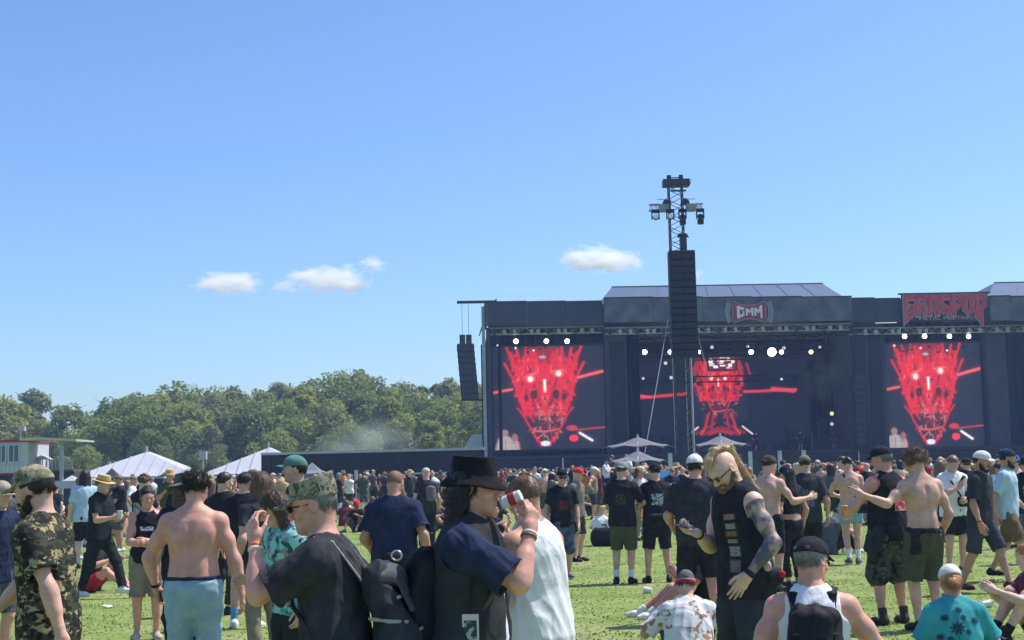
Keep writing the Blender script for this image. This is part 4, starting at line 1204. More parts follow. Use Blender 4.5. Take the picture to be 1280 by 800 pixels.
        if side:
            blob((.46, .945), .05, .028, (.62, .70, .85)); line((.40, .90), (.42, .97), .007, RED); line((.53, .88), (.50, .97), .007, RED)
            line((0, .445), (.165, .415), .012, (.85, .10, .10)); line((.77, .31), (.985, .255), .014, (.85, .10, .10)); line((.74, .82), (.99, .80), .007, (.40, .05, .07))
            blob((.70, .80), .055, .03, (.5, .03, .05)); blob((.715, .90), .045, .035, (.8, .03, .05)); line((.77, .85), (.88, .925), .010, (.85, .82, .85))
            blob((.45, .105), .035, .016, (.4, .35, .36)); 
            # the singer filmed live, in the lower corner
            blob((.095, .835), .035, .035, (.30, .17, .15)); blob((.10, .985), .085, .13, (.36, .31, .31)); line((.06, .90), (.03, 1.0), .022, (.33, .28, .28)); line((.13, .9), (.19, 1.0), .02, (.34, .29, .29)); line((.10, .90), (.10, 1), .006, (.24, .2, .2))
            blob((.185, .885), .03, .045, (.26, .10, .11)); line((.2, .93), (.21, 1.), .018, (.42, .25, .25))
        for _ in range(1):
            pd = np.pad(img, ((1, 1), (1, 1), (0, 0)), 'edge'); img = .5 * img + .125 * (pd[:-2, 1:-1] + pd[2:, 1:-1] + pd[1:-1, :-2] + pd[1:-1, 2:])
        img *= (.80 + .25 * r.rand(Hp, 1, 1)) * (.9 + .2 * r.rand(1, Wp, 1))                       # uneven rows of lamps
        img += r.normal(0, .006, (Hp, Wp, 1))
        return np.clip(img, 0, 1)
    def led(name, x0, x1, z0, z1, Y, img, par_mat, hole=None):
        Hp, Wp = img.shape[:2]
        gx, gz = np.meshgrid(np.linspace(x0, x1, Wp + 1), np.linspace(z1, z0, Hp + 1))
        V = np.stack([gx.ravel(), np.full(gx.size, Y), gz.ravel()], 1)
        i = np.arange(Hp * (Wp + 1)).reshape(Hp, Wp + 1)[:, :Wp]; q = np.stack([i, i + Wp + 1, i + Wp + 2, i + 1], -1).reshape(-1, 4)
        me = fast_mesh(name, V, q, False)
        ca = me.color_attributes.new('picture', 'FLOAT_COLOR', 'CORNER')
        c = np.concatenate([img.reshape(-1, 3), np.ones((Hp * Wp, 1))], 1); ca.data.foreach_set('color', np.repeat(c, 4, 0).astype(np.float32).ravel())
        return me
    ms = bpy.data.materials.new('led_picture'); ms.use_nodes = True
    n, l = nt(ms); b = n['Principled BSDF']; b.inputs['Base Color'].default_value = (.015, .015, .018, 1); b.inputs['Roughness'].default_value = .6
    a = n.new('ShaderNodeAttribute'); a.attribute_name = 'picture'; l.new(a.outputs['Color'], b.inputs['Emission Color']); b.inputs['Emission Strength'].default_value = 1.0
    img = picture(150, 172, 'side')
    for i, (a_, b_, t, bt) in enumerate(((617, 757, 431, 561), (1109, 1234, 427, 559))):
        mp_ = (a_ + b_) / 2; x0, x1, z0, z1 = xs(a_), xs(b_), zs(bt, YS, mp_), zs(t, YS, mp_); cx, cz = (x0 + x1) / 2, (z0 + z1) / 2
        t_ = empty('video_screen', (cx, YS + 1.4, cz), 0, ['video screen with red horned face by the scaffold edge of the stage', 'video screen with red horned face below the lettered sign'][i], 'video screen', 'side video screens')
        link('screen', led('screen', x0 - cx, x1 - cx, z0 - cz, z1 - cz, 0, img, None), t_, ms)
        hw, hh = (x1 - x0) / 2, (z1 - z0) / 2
        MB().bb(-hw - .2, hw + .2, .02, .5, -hh - .2, hh + .2).build('casing', M_BLK, t_)
        MB().bb(-hw - .2, -hw - .01, -.06, .018, -hh - .2, hh + .2).bb(hw + .01, hw + .2, -.06, .018, -hh - .2, hh + .2).bb(-hw, hw, -.06, .018, hh + .01, hh + .2).bb(-hw, hw, -.06, .018, -hh - .2, -hh - .01).build('frame', M_BLK, t_)
    # LED wall at the back with the bust of the same face and two red beams
    YB = YS + 14
    big = np.zeros((150, 300, 3)); big[:] = (.005, .006, .014)
    fc = picture(96, 104, 'mid')
    X0, X1, Z0, Z1 = xs(790, YB), xs(1010, YB), zs(564, YB, 900), zs(446, YB, 900)
    def bx(px): return int((px - 790) / 220 * 300)
    def by(py): return int((py - 446) / 120 * 150)
    big[by(447):by(447) + 104, bx(863):bx(863) + 96] = np.maximum(big[by(447):by(447) + 104, bx(863):bx(863) + 96], fc)
    yy, xx = np.mgrid[0:150, 0:300]
    def bl(p, q, wd, col):
        nonlocal big
        dx, dy = q[0] - p[0], q[1] - p[1]; t = np.clip(((xx - p[0]) * dx + (yy - p[1]) * dy) / (dx * dx + dy * dy), 0, 1)
        d = np.hypot(xx - p[0] - t * dx, yy - p[1] - t * dy); a = np.clip(1.3 - d / wd, 0, 1)[..., None]; big = big * (1 - a) + np.array(col) * a
    B = lambda x, y: (bx(x), by(y))
    bl(B(791, 497), B(864, 492), 2.6, (.55, .03, .05)); bl(B(791, 492), B(812, 496), 2.2, (.7, .06, .08)); bl(B(930, 491), B(995, 490), 2.4, (.62, .03, .05)); bl(B(965, 488), B(992, 491), 3.4, (.6, .05, .07))
    for f in (-1, 1):
        bl(B(898 + f * 6, 530), B(898 + f * 30, 543), 2.6, (.20, .010, .02)); bl(B(898 + f * 28, 535), B(898 + f * 40, 545), 1.6, (.62, .52, .54)); bl(B(898 + f * 18, 536), B(898 + f * 24, 544), 2, (.55, .06, .06)); bl(B(898 + f * 14, 518), B(898 + f * 20, 538), 2.6, (.40, .012, .03)); bl(B(898 + f * 8, 520), B(898 + f * 11, 540), 2.2, (.30, .010, .025)); bl(B(898 + f * 2, 536), B(898 + f * 22, 545), 3, (.22, .010, .02)); bl(B(898 + f * 1, 540), B(898 + f * 14, 544), 3, (.34, .012, .03))
        bl(B(898 + f * 26, 450), B(898 + f * 30, 470), 3, (.3, .02, .04)); bl(B(898 + f * 36, 455), B(898 + f * 40, 470), 2.5, (.22, .02, .04))
    cx, cz = (X0 + X1) / 2, (Z0 + Z1) / 2
    t_ = empty('led_wall', (cx, YB, cz), 0, 'dark LED wall at the back of the stage showing a glowing red bust', 'LED wall')
    link('screen', led('screen', X0 - cx, X1 - cx, Z0 - cz, Z1 - cz, 0, np.clip(big, 0, 1), None), t_, ms)
    MB().bb(X0 - cx - .2, X1 - cx + .2, .02, .4, Z0 - cz - .2, Z1 - cz + .2).build('casing', M_BLK, t_)
    # small screen hung above the bust
    sm = np.zeros((24, 44, 3)); sm[:] = (.10, .02, .03); r = np.random.RandomState(5)
    for i in range(26):
        y, x = r.randint(0, 20), r.randint(0, 38); sm[y:y + r.randint(2, 7), x:x + r.randint(2, 9)] = [(.75, .7, .72), (.55, .06, .08), (.12, .03, .04), (.6, .5, .52)][r.randint(4)]
    p = w(903, 454, YB - 3); t_ = empty('small_screen', p, 0, 'small flickering screen hung above the red bust', 'video screen')
    link('screen', led('screen', -1.35, 1.35, -.62, .62, 0, sm, None), t_, ms); MB().bb(-1.45, 1.45, .02, .3, -.72, .72).build('casing', M_BLK, t_)
    # risers and wedges on the deck
    for i, (a_, b_, tp, Y, lab) in enumerate(((945, 985, 556, YS + 9, 'low black riser on the stage deck before the LED wall'), (1005, 1062, 546, YS + 9, 'tall dark drum riser with lamps at the side of the stage'), (800, 850, 558, YS + 8, 'wide black riser near the column of the stage opening'))):
        z0 = zs(566); x0, x1 = xs(a_, Y), xs(b_, Y); t_ = empty('stage_riser', ((x0 + x1) / 2, Y, z0), 0, lab, 'riser')
        hw, hh = (x1 - x0) / 2, zs(tp, Y, (a_ + b_) / 2) - z0
        MB().bb(-hw, hw, 0, 2.5, .01, hh).build('platform', M_BLK, t_)
        for q in range(4): MB().bb(-hw + q * hw / 2 + .05, -hw + (q + 1) * hw / 2 - .05, -.06, -.004, .05, hh - .05).build('front_panel', M_DECK, t_)
    for i, (a_, b_, yy, dy, lab) in enumerate(((795, 1058, 418, 3, 'front rigging truss high inside the stage opening'), (795, 1058, 421, 8, 'middle rigging truss high inside the stage opening'), (1000, 1060, 478, 11, 'short side truss beside the LED wall'))):
        truss(MB(), (xs(a_, YS + dy), YS + dy, zs(yy, YS + dy, 925)), (xs(b_, YS + dy), YS + dy, zs(yy, YS + dy, 925)), .5, .04).build('rigging_truss', M_TRUSSA if i == 1 else M_TRUSS); tag(COL.objects[-1], lab, 'truss', 'rigging inside the stage')
    r_ = random.Random(4); b = MB()
    for i in range(26):
        px = 792 + i * 10.4; Y_ = YS + r_.choice((3, 5, 8, 10)); top = zs(408, Y_, px); bt = zs(r_.uniform(428, 446), Y_, px); sw = r_.uniform(.1, .5)
        P = [Vector((xs(px, Y_) + sw * math.sin(k * .8) * k / 5, Y_, top + (bt - top) * k / 5)) for k in range(6)]
        for a, c in zip(P[:-1], P[1:]): b.tube(a, c, .045, 4)
    part('hanging_cables', b, M_TRUSS)['kind'] = 'stuff'
    for px0, px1, dy in ((787, 800, 5), (1046, 1062, 5), (1018, 1040, 12.5)):
        b = MB(); N = 20; x0, x1 = xs(px0, YS + dy), xs(px1, YS + dy); pts = []
        for i in range(N + 1):
            x = x0 + (x1 - x0) * i / N; y_ = YS + dy + .16 * math.sin(i * 1.9); pts += [(x, y_, zs(566)), (x, y_, zs(406))]
        b.poly(pts, [(2 * i, 2 * i + 2, 2 * i + 3, 2 * i + 1) for i in range(N)]); part('stage_curtain', b, M_DRAPE)
    for i, (px, Y_, n_, lab) in enumerate(((812, YS + 7, 3, 'stack of black amplifier cabinets at the tower end of the stage'), (830, YS + 7, 2, 'low stack of amplifier cabinets behind the tower poles'), (985, YS + 8, 3, 'tall stack of amplifier cabinets beside the drum riser'), (957, YS + 5, 1, 'single floor monitor cabinet in front of the low riser'))):
        t_ = empty('amplifier_stack', (xs(px, Y_), Y_, zs(566)), 0, lab, 'amplifier')
        for k in range(n_):
            o = MB().bb(-.42, .42, -.3, .3, .01 + k * .78, .76 + k * .78).build('cabinet', M_CAB, t_); MB().bb(-.36, .36, -.325, -.302, .06 + k * .78, .70 + k * .78).build('grille', M_FASC2, o)
    t_ = empty('drum_kit', (xs(1034, YS + 10), YS + 10, zs(546, YS + 9, 1033) + .02), 0, 'drum kit on the tall dark riser', 'drum kit')
    for dx, rr, z_ in ((-.45, .30, .35), (.45, .30, .35)): MB().tube((dx, -.3, z_), (dx, .25, z_), rr, 14).build('bass_drum', M_CAB, t_)
    for dx, z_ in ((-.35, .95), (.35, .95), (.95, .6)): MB().tube((dx, 0, z_ - .15), (dx, 0, z_ + .15), .2, 12).build('tom', M_CAB, t_)
    for dx, z_ in ((-1.0, 1.35), (-.5, 1.6), (.6, 1.6), (1.1, 1.35)): o = MB().tube((dx, 0, 0), (dx, 0, z_), .02, 4).build('cymbal_stand', M_TRUSSA, t_); MB().tube((dx, 0, z_), (dx, 0, z_ + .02), .27, 12).build('cymbal', mat('brass', (.5, .38, .12), .35, metal=.7), o)
    for px, lab in ((905, 'microphone stand below the red bust'), (1012, 'microphone stand by the drum riser')):
        o = MB().tube((0, 0, .02), (0, 0, 1.5), .02, 5).tube((0, 0, 1.5), (-.2, -.1, 1.62), .02, 5).tube((-.25, 0, .015), (.25, 0, .015), .02, 4).build('microphone_stand', M_TRUSSA); o.location = (xs(px, YS + 2), YS + 2, zs(566)); tag(o, lab, 'mic stand')
    for k, (px, Y_) in enumerate(((1003, 2.5), (1045, 4.0), (947, 3.5))): STAGE_SPOTS.append((px, YS + Y_, zs(566)))
    # speakers inside the opening
    def array(name, px0, px1, py0, py1, Y, n, lab, tilt=0.0, curve=0.0, grp=None, mc=None):
        a0, a1 = w(px0, py0, Y), w(px1, py1, Y); wd = a1.x - a0.x; hh = (a0.z - a1.z) / n
        t_ = empty(name, ((a0.x + a1.x) / 2, Y, a0.z), 0, lab, 'speaker array', grp)
        y = 0.0; z = 0.0
        for i in range(n):
            an = curve * (i / n) ** 2; dx = tilt * i / n
            Mx = Matrix.Rotation(an, 3, 'X')
            MB().box((dx, y, z - hh / 2), (wd, wd * .7, hh * .93), Mx).build('cabinet', mc or M_CAB, t_)
            g = MB().box((dx, y - wd * .36, z - hh / 2), (wd * .90, .012, hh * .70), Mx).build('grille', mat('speaker_grille', (.035, .037, .045), .6, .2, 8), t_.children[-1])
            y += math.sin(an) * hh; z -= hh * math.cos(an)
        MB().bb(-wd * .48, wd * .48, -wd * .3, wd * .3, .02, .12).build('fly_frame', M_TRUSS, t_)
        return t_
    array('speaker_array', 1066, 1084, 470, 556, YS - .4, 10, 'dark column of speakers against the stage column by the far screen', 0, .1)
    # outrigger with the side hang
    b = MB().bb(xs(573), xs(623), YS - .5, YS - .1, zs(379.5, YS, 598), zs(376.5, YS, 598)).tube(w(605, 400, YS - .3), w(620, 378, YS - .3), .07, 5).tube((xs(622), YS - .3, zs(380, YS, 622)), (xs(622), YS - .3, zs(374, YS, 622)), .06, 5).tube((xs(606), YS - .3, zs(403, YS, 606)), (xs(600), YS - .3, zs(420, YS, 606)), .06, 5)
    b.tube((xs(596), YS - .3, zs(500, YS, 600)), (xs(606), YS - .3, zs(500, YS, 600)), .08, 5)
    o = b.build('outrigger_beam', M_TRUSS); tag(o, 'dark outrigger beam jutting from the top corner of the stage', 'beam')
    t_ = array('speaker_array', 571, 594, 432, 500, YS - .5, 9, 'black hanging speaker array under the outrigger beam outside the stage', .35, -.18)
    for x in (578, 586):
        p = w(x, 425, YS - .5) - Vector(t_.location)
        MB().bb(p.x - .25, p.x + .25, -.2, .2, p.z - .4, p.z + .45).build('chain_motor', M_TRUSS, t_)
        MB().tube((p.x, 0, p.z + .4), (p.x, 0, w(x, 380, YS).z - t_.location.z), .03, 4).build('chain', M_STEEL, t_)
    # lettered sign
    def sign():
        x0, x1 = xs(1123), xs(1230); zt, zb = zs(371, YS, 1176), zs(410.5, YS, 1176); W = x1 - x0; cx = (x0 + x1) / 2; Y = YS - 2.2
        t_ = empty('festival_sign', (cx, Y, zb), 0, 'dark sign with red spiky lettering on top of the stage fascia', 'sign')
        H = zt - zb
        MB().prism([(-W / 2, 0), (-W / 2, H), (W / 2, H), (W / 2, 0), (W / 2 - .9, .75), (-W / 2 + .9, .75)], .12, .3).build('backboard', mat('sign_board', (.035, .040, .055), .8, .2, .8), t_)
        MB().bb(-W / 2 - .25, W / 2 + .2, -.08, .32, H + .003, H + .12).build('top_rail', M_TRUSS, t_)
        u = .28
        L = {'G': [[(0, 1), (u, 1), (u, -.18), (0, -.46)], [(u + .005, 1), (.88, 1), (.88, .78), (u + .005, .78)], [(.62, .52), (.88, .52), (.88, .16), (.62, -.02)], [(u + .005, .05), (.615, .30), (.615, -.02), (u + .005, -.18)], [(.46, .52), (.615, .52), (.615, .36), (.46, .40)]],
             'R': [[(0, 1), (u, 1), (u, -.02), (0, -.02)], [(u + .005, 1), (.88, 1), (.88, .80), (u + .005, .80)], [(.62, .795), (.88, .795), (.88, .56), (.62, .56)], [(u + .005, .56), (.615, .56), (.615, .40), (u + .005, .40)], [(.46, .395), (.70, .395), (.90, 0), (.64, 0)]],
             'A': [[(0, .9), (.2, 1), (u, 1), (u, 0), (0, 0)], [(u + .005, 1), (.595, 1), (.595, .80), (u + .005, .80)], [(.60, 1), (.7, 1), (.88, .9), (.88, 0), (.60, 0)], [(u + .005, .46), (.595, .46), (.595, .28), (u + .005, .28)]],
             'S': [[(0, 1), (.88, 1), (.88, .79), (0, .79)], [(0, .785), (u, .785), (u, .60), (0, .50)], [(u + .005, .63), (.88, .40), (.60, .22), (u + .005, .40)], [(.605, .215), (.88, .39), (.88, .16), (.605, .02)], [(0, .30), (.20, .20), (.44, -.06), (.60, .015), (.60, .20), (.44, .16), (.25, .34), (0, .46)]],
             'P': [[(0, 1), (u, 1), (u, -.02), (0, -.02)], [(u + .005, 1), (.88, 1), (.88, .80), (u + .005, .80)], [(.62, .795), (.88, .795), (.88, .50), (.62, .50)], [(u + .005, .52), (.615, .52), (.615, .495), (.88, .495), (.45, .24), (u + .005, .30)]],
             'O': [[(0, 1), (u, 1), (u, .28), (0, .22)], [(u + .005, 1), (.595, 1), (.595, .80), (u + .005, .80)], [(.60, 1), (.88, 1), (.88, .22), (.60, .28)], [(0, .215), (u, .275), (.44, .20), (.60, .275), (.88, .215), (.44, -.06)]],
             'Q': [[(0, 1), (u, 1), (u, -.26), (0, -.12)], [(u + .005, 1), (.88, 1), (.88, .80), (u + .005, .80)], [(.62, .795), (.88, .795), (.88, .42), (.62, .40)], [(u + .005, .55), (.30, .40), (.615, .40), (.88, .415), (.55, .16), (.50, -.55), (u + .005, -.27)]]}
        red = mat('sign_red', (.46, .040, .055), .6, scale=1.5, col2=(.66, .09, .09), thr=(.3, .7)); edge = mat('sign_edge', (.42, .38, .40), .7, .15, 2)
        cw = W * .96 / 7; sx = cw / .93; sz = H * .64; zb0 = H * .33
        for i, ch in enumerate('GRASPOQ'):
            fr, bk = MB(), MB()
            for j, pl in enumerate(L[ch]):
                P = [(-W * .48 + i * cw + a * sx, zb0 + c * sz) for a, c in pl]
                cxp = sum(p[0] for p in P) / len(P); czp = sum(p[1] for p in P) / len(P)
                fr.prism(P, -.10, .0)
                Q = [(cxp + (p[0] - cxp) + (.10 if p[0] > cxp else -.10), p[1] + (.10 if p[1] > czp else -.10)) for p in P]
                bk.prism(Q, .010 + .004 * j, .115)
            o = fr.build('letter', red, t_); bk.build('letter_rim', edge, o)
        text_part('METAL MEETING', t_, (0, .02, H * .20), H * .135, W * .62, edge)
    def text_part(s_, par, loc, size, width, m, name='lettering'):
        cu = bpy.data.curves.new(name, 'FONT'); cu.body = s_; cu.align_x = 'CENTER'; cu.size = size; cu.extrude = .03
        o = bpy.data.objects.new('tmp', cu); COL.objects.link(o); dg = bpy.context.evaluated_depsgraph_get(); dg.update()
        me = bpy.data.meshes.new_from_object(o.evaluated_get(dg)); bpy.data.objects.remove(o)
        co = [v.co.x for v in me.vertices]; k = width / (max(co) - min(co))
        for v in me.vertices: v.co.x *= k
        me.materials.clear()
        q = link(name, me, par, m); q.location = loc; q.rotation_euler = (math.pi / 2, 0, 0)
        return q
    sign()
    # round badge with the three white letters
    def badge():
        c = w(936.5, 390, YS - 2.7); t_ = empty('fascia_badge', c, 0, 'red bow-tie badge with three white letters on the stage fascia', 'badge')
        s = 1 / 14.22; g1 = mat('badge_grey', (.14, .15, .17), .7, .2, 2); g2 = mat('badge_pale', (.26, .28, .31), .7, .15, 2)
        r = 28 * s
        def ring(r0, r1, y0, y1, a0, a1, f):
            P0 = [(math.cos(a) * r0, math.sin(a) * r0 * f) for a in np.linspace(a0, a1, 18)]; P1 = [(math.cos(a) * r1, math.sin(a) * r1 * f) for a in np.linspace(a0, a1, 18)]
            b = MB()
            for i in range(17): b.prism([P0[i], P1[i], P1[i + 1], P0[i + 1]], y0, y1)
            return b
        hz = 13 * s
        for a0, a1 in ((-.47, .47), (math.pi - .47, math.pi + .47)):
            ring(24 * s, 26.2 * s, -.02, .1, a0, a1, 1).build('rim_arc', g2, t_); ring(26.8 * s, 30 * s, -.05, .1, a0, a1, 1).build('rim_arc', g2, t_)
        xx_ = np.linspace(-1, 1, 13)
        top = [(x * 20 * s, (7.2 + 5.6 * abs(x) ** 1.6) * s) for x in xx_]; bot = [(x * 20 * s, -(7.2 + 5.6 * abs(x) ** 1.6) * s) for x in xx_]
        for nm, m, ex, y0 in (('badge_outline', g2, 1.5 * s, .0), ('badge_field', mat('badge_red', (.36, .05, .065), .6, .2, 2), 0, -.08)):
            b = MB()
            for i in range(12):
                T0, T1, B0, B1 = top[i], top[i + 1], bot[i], bot[i + 1]
                b.prism([(B0[0], B0[1] - ex), (B1[0], B1[1] - ex), (T1[0], T1[1] + ex), (T0[0], T0[1] + ex)], y0, .08)
            if ex: b.bb(-20 * s - ex, -20 * s - .002, 0, .08, -12 * s, 12 * s).bb(20 * s + .002, 20 * s + ex, 0, .08, -12 * s, 12 * s)
            b.build(nm, m, t_)
        wm = mat('letter_white', (.75, .72, .74), .6, .05)
        Gp = [[(-15.5, 7.6), (-12, 7), (-12, -7), (-15.5, -8.2)], [(-11.95, 7), (-6.5, 5), (-6.5, 2.2), (-11.95, 3.4)], [(-11.95, -7), (-6.5, -4.6), (-6.5, -2), (-11.95, -3.6)], [(-8.5, 1.2), (-6.5, 1.2), (-6.5, -1.95), (-8.5, -2.2)]]
        def Mp(x, w_, h0, h1): return [[(x, h0), (x + w_ * .24, h0), (x + w_ * .24, -h0), (x, -h0)], [(x + w_ * .245, h0), (x + w_ * .5, h0 * .35), (x + w_ * .5, -h0 * .45), (x + w_ * .245, h0 * .15)], [(x + w_ * .505, h0 * .35), (x + w_ * .75, h1), (x + w_ * .75, h1 * .2), (x + w_ * .505, -h0 * .45)], [(x + w_ * .755, h1), (x + w_, h1), (x + w_, -h1), (x + w_ * .755, -h1)]]
        for pl in (Gp, Mp(-4.6, 9.4, 4.4, 5.0), Mp(6.2, 9.6, 4.8, 8.0)):
            b = MB()
            for j, q in enumerate(pl): b.prism([(a * s, c * s) for a, c in q], -.16 - .003 * j, -.085)
            b.build('letter', wm, t_)
    badge()
    M_ = Matrix.Translation(piv) @ Matrix.Rotation(YAW, 4, 'Z') @ Matrix.Translation(-piv)
    for o in COL.objects:
        if o not in before and o.parent is None:
            o.location = M_ @ o.location; o.rotation_euler[2] += YAW
build_stage()

# ------------------------------------------------------------------ delay tower with the centre speakers
def build_tower():
    Y = 70.0
    c = at(849.5, 400, Y); t = empty('speaker_tower', (c.x, Y, 0), 0, 'tall lattice tower carrying the long column of speakers in mid-field', 'tower')
    X = lambda px, row=None: at(px, row or 400, Y).x - c.x
    Z = lambda py: at(848, py, Y).z
    truss(MB(), (0, 0, 0), (0, 0, Z(231)), .66, .035, 46).build('mast', M_TRUSS, t)
    for px in (841, 857, 863): MB().tube((X(px), .4, 0), (X(px), .4, Z(440)), .055, 6).build('pole', M_TRUSSA, t)
    MB().bb(-1.5, 1.6, -1.2, 1.4, .0, .22).build('base_plate', M_TRUSS, t)
    # head block
    MB().bb(X(829, 250), X(862, 250), -.35, .35, Z(233), Z(225)).build('head_block', M_TRUSS, t)
    for px in (837, 852): MB().bb(X(px, 250) - .1, X(px, 250) + .1, -.1, .1, Z(224.5), Z(219)).build('pulley', M_TRUSS, t)
    MB().poly([(X(862, 250) + .01, -.3, Z(233)), (X(862, 250) + .01, .3, Z(233)), (X(865, 250), .3, Z(224.5)), (X(865, 250), -.3, Z(224.5))], [(0, 1, 2, 3)]).tube((X(838, 250), -.2, Z(223)), (X(853, 250), -.2, Z(223)), .03, 4).build('head_plate', M_TRUSS, t)
    MB().bb(X(838, 250), X(857, 250), -.37, -.30, Z(241), Z(239)).build('cross_tie', M_TRUSS, t)
    for x0, x1 in ((824, 837.5), (857.5, 869)): MB().bb(X(x0, 250), X(x1, 250), -.30, .30, Z(264), Z(256)).build('arm_box', mat('arm_plate', (.30, .31, .30), .6, .15), t)
    for x0, x1 in ((811, 824), (869, 878)): truss(MB(), (X(x0, 250), 0, Z(259)), (X(x1, 250), 0, Z(259)), .3, .03, 4).build('arm_truss', M_TRUSSA, t)
    for x0, x1 in ((821, 838), (857, 868)): MB().tube((X(x0, 250), -.2, Z(250)), (X(x1, 250), -.2, Z(250)), .025, 4).build('arm_rail', M_TRUSSA, t)
    for px in (833, 856):
        b = MB(); n = 7
        for i in range(n):
            a0, a1 = math.pi * i / n, math.pi * (i + 1) / n; xx = X(px, 250)
            b.prism([(xx, Z(256)), (xx + math.cos(a0) * .22, Z(256) + math.sin(a0) * .30), (xx + math.cos(a1) * .22, Z(256) + math.sin(a1) * .30)], -.2, .2)
        b.build('gusset', M_TRUSS, t)
    # moving lamps on the arms
    for i, (px, lit) in enumerate(((817.5, 1), (836, 1), (851, 0), (873, 0))):
        p = Vector((c.x + X(px, 250), Y - .45, Z(263.5)))
        q = empty('tower_lamp', p, 0, ['moving lamp hanging at the outer tip of the tower arm, showing its white lens', 'moving lamp hanging against the tower mast, showing its white lens', 'dark moving lamp hanging in front of the tower mast', 'dark moving lamp hanging at the tip of the opposite tower arm'][i], 'moving lamp', 'moving lamps on the speaker tower')
        MB().bb(-.19, .19, -.15, .15, -.15, -.01).build('base', M_CAB, q)
        MB().bb(-.20, -.15, -.08, .08, -.50, -.16).bb(.15, .20, -.08, .08, -.50, -.16).build('yoke', M_CAB, q)
        MB().tube((0, -.16, -.42), (0, .22, -.34), .14, 10, .12).build('head', M_CAB, q)
        if lit: MB().tube((0, -.19, -.36), (0, -.165, -.36), .13, 10).build('lens', mat('lens_white', (.85, .86, .88), .3, .03), q)
        else: MB().bb(-.14, .14, -.2, .1, -.78, -.52).build('shutter', M_CAB, q)
    q = MB().bb(-.16, .16, -.2, .2, -.3, .3).poly([(-.3, -.1, .3), (.3, -.1, .3), (.2, .1, .55), (-.2, .1, .55)], [(0, 1, 2, 3)]).build('tower_winch', M_TRUSS); q.location = (c.x + X(850.5, 250), Y - .5, Z(307)); tag(q, 'dark winch fixed low on the lattice just above the speakers', 'winch')
    # the long hang: 13 cabinets, two wide
    a = empty('speaker_array', (c.x + X(852), Y - .7, Z(320)), 0, 'long black column of speakers hanging on the lattice tower', 'speaker array')
    n = 15; hh = (Z(320) - Z(449)) / n; wd = X(868) - X(836)
    gr = mat('speaker_grille2', (.028, .030, .042), .6, .25, 6)
    for i in range(n):
        sh = -.02 * max(0, i - 8)
        o = MB().bb(-wd / 2, wd / 2, -.45 + sh, .40, -(i + 1) * hh + .022, -i * hh).build('cabinet', M_CAB, a)
        for s in (-1, 1):
            x = s * wd * .25
            MB().bb(x - wd * .21, x + wd * .21, -.475 + sh, -.453 + sh, -(i + 1) * hh + .06, -i * hh - .05).build('grille', gr, o)
    MB().bb(-wd / 2, wd / 2, -.4, .4, .02, .12).build('fly_frame', M_TRUSS, a)
    for i, (p, q2, lab) in enumerate((((835, 400), (806, 566), 'long guy wire from the tower speakers down to the parasols'), ((870, 412), (886, 470), 'short guy wire beside the red bust'))):
        P, Q2 = at(*p, Y - 1.2), at(*q2, Y - 5 if i == 0 else Y - .6)
        tag(MB().tube(P, Q2, .020, 5).build('guy_wire', M_STEEL), lab, 'guy wire', 'guy wires of the speaker tower')
build_tower()

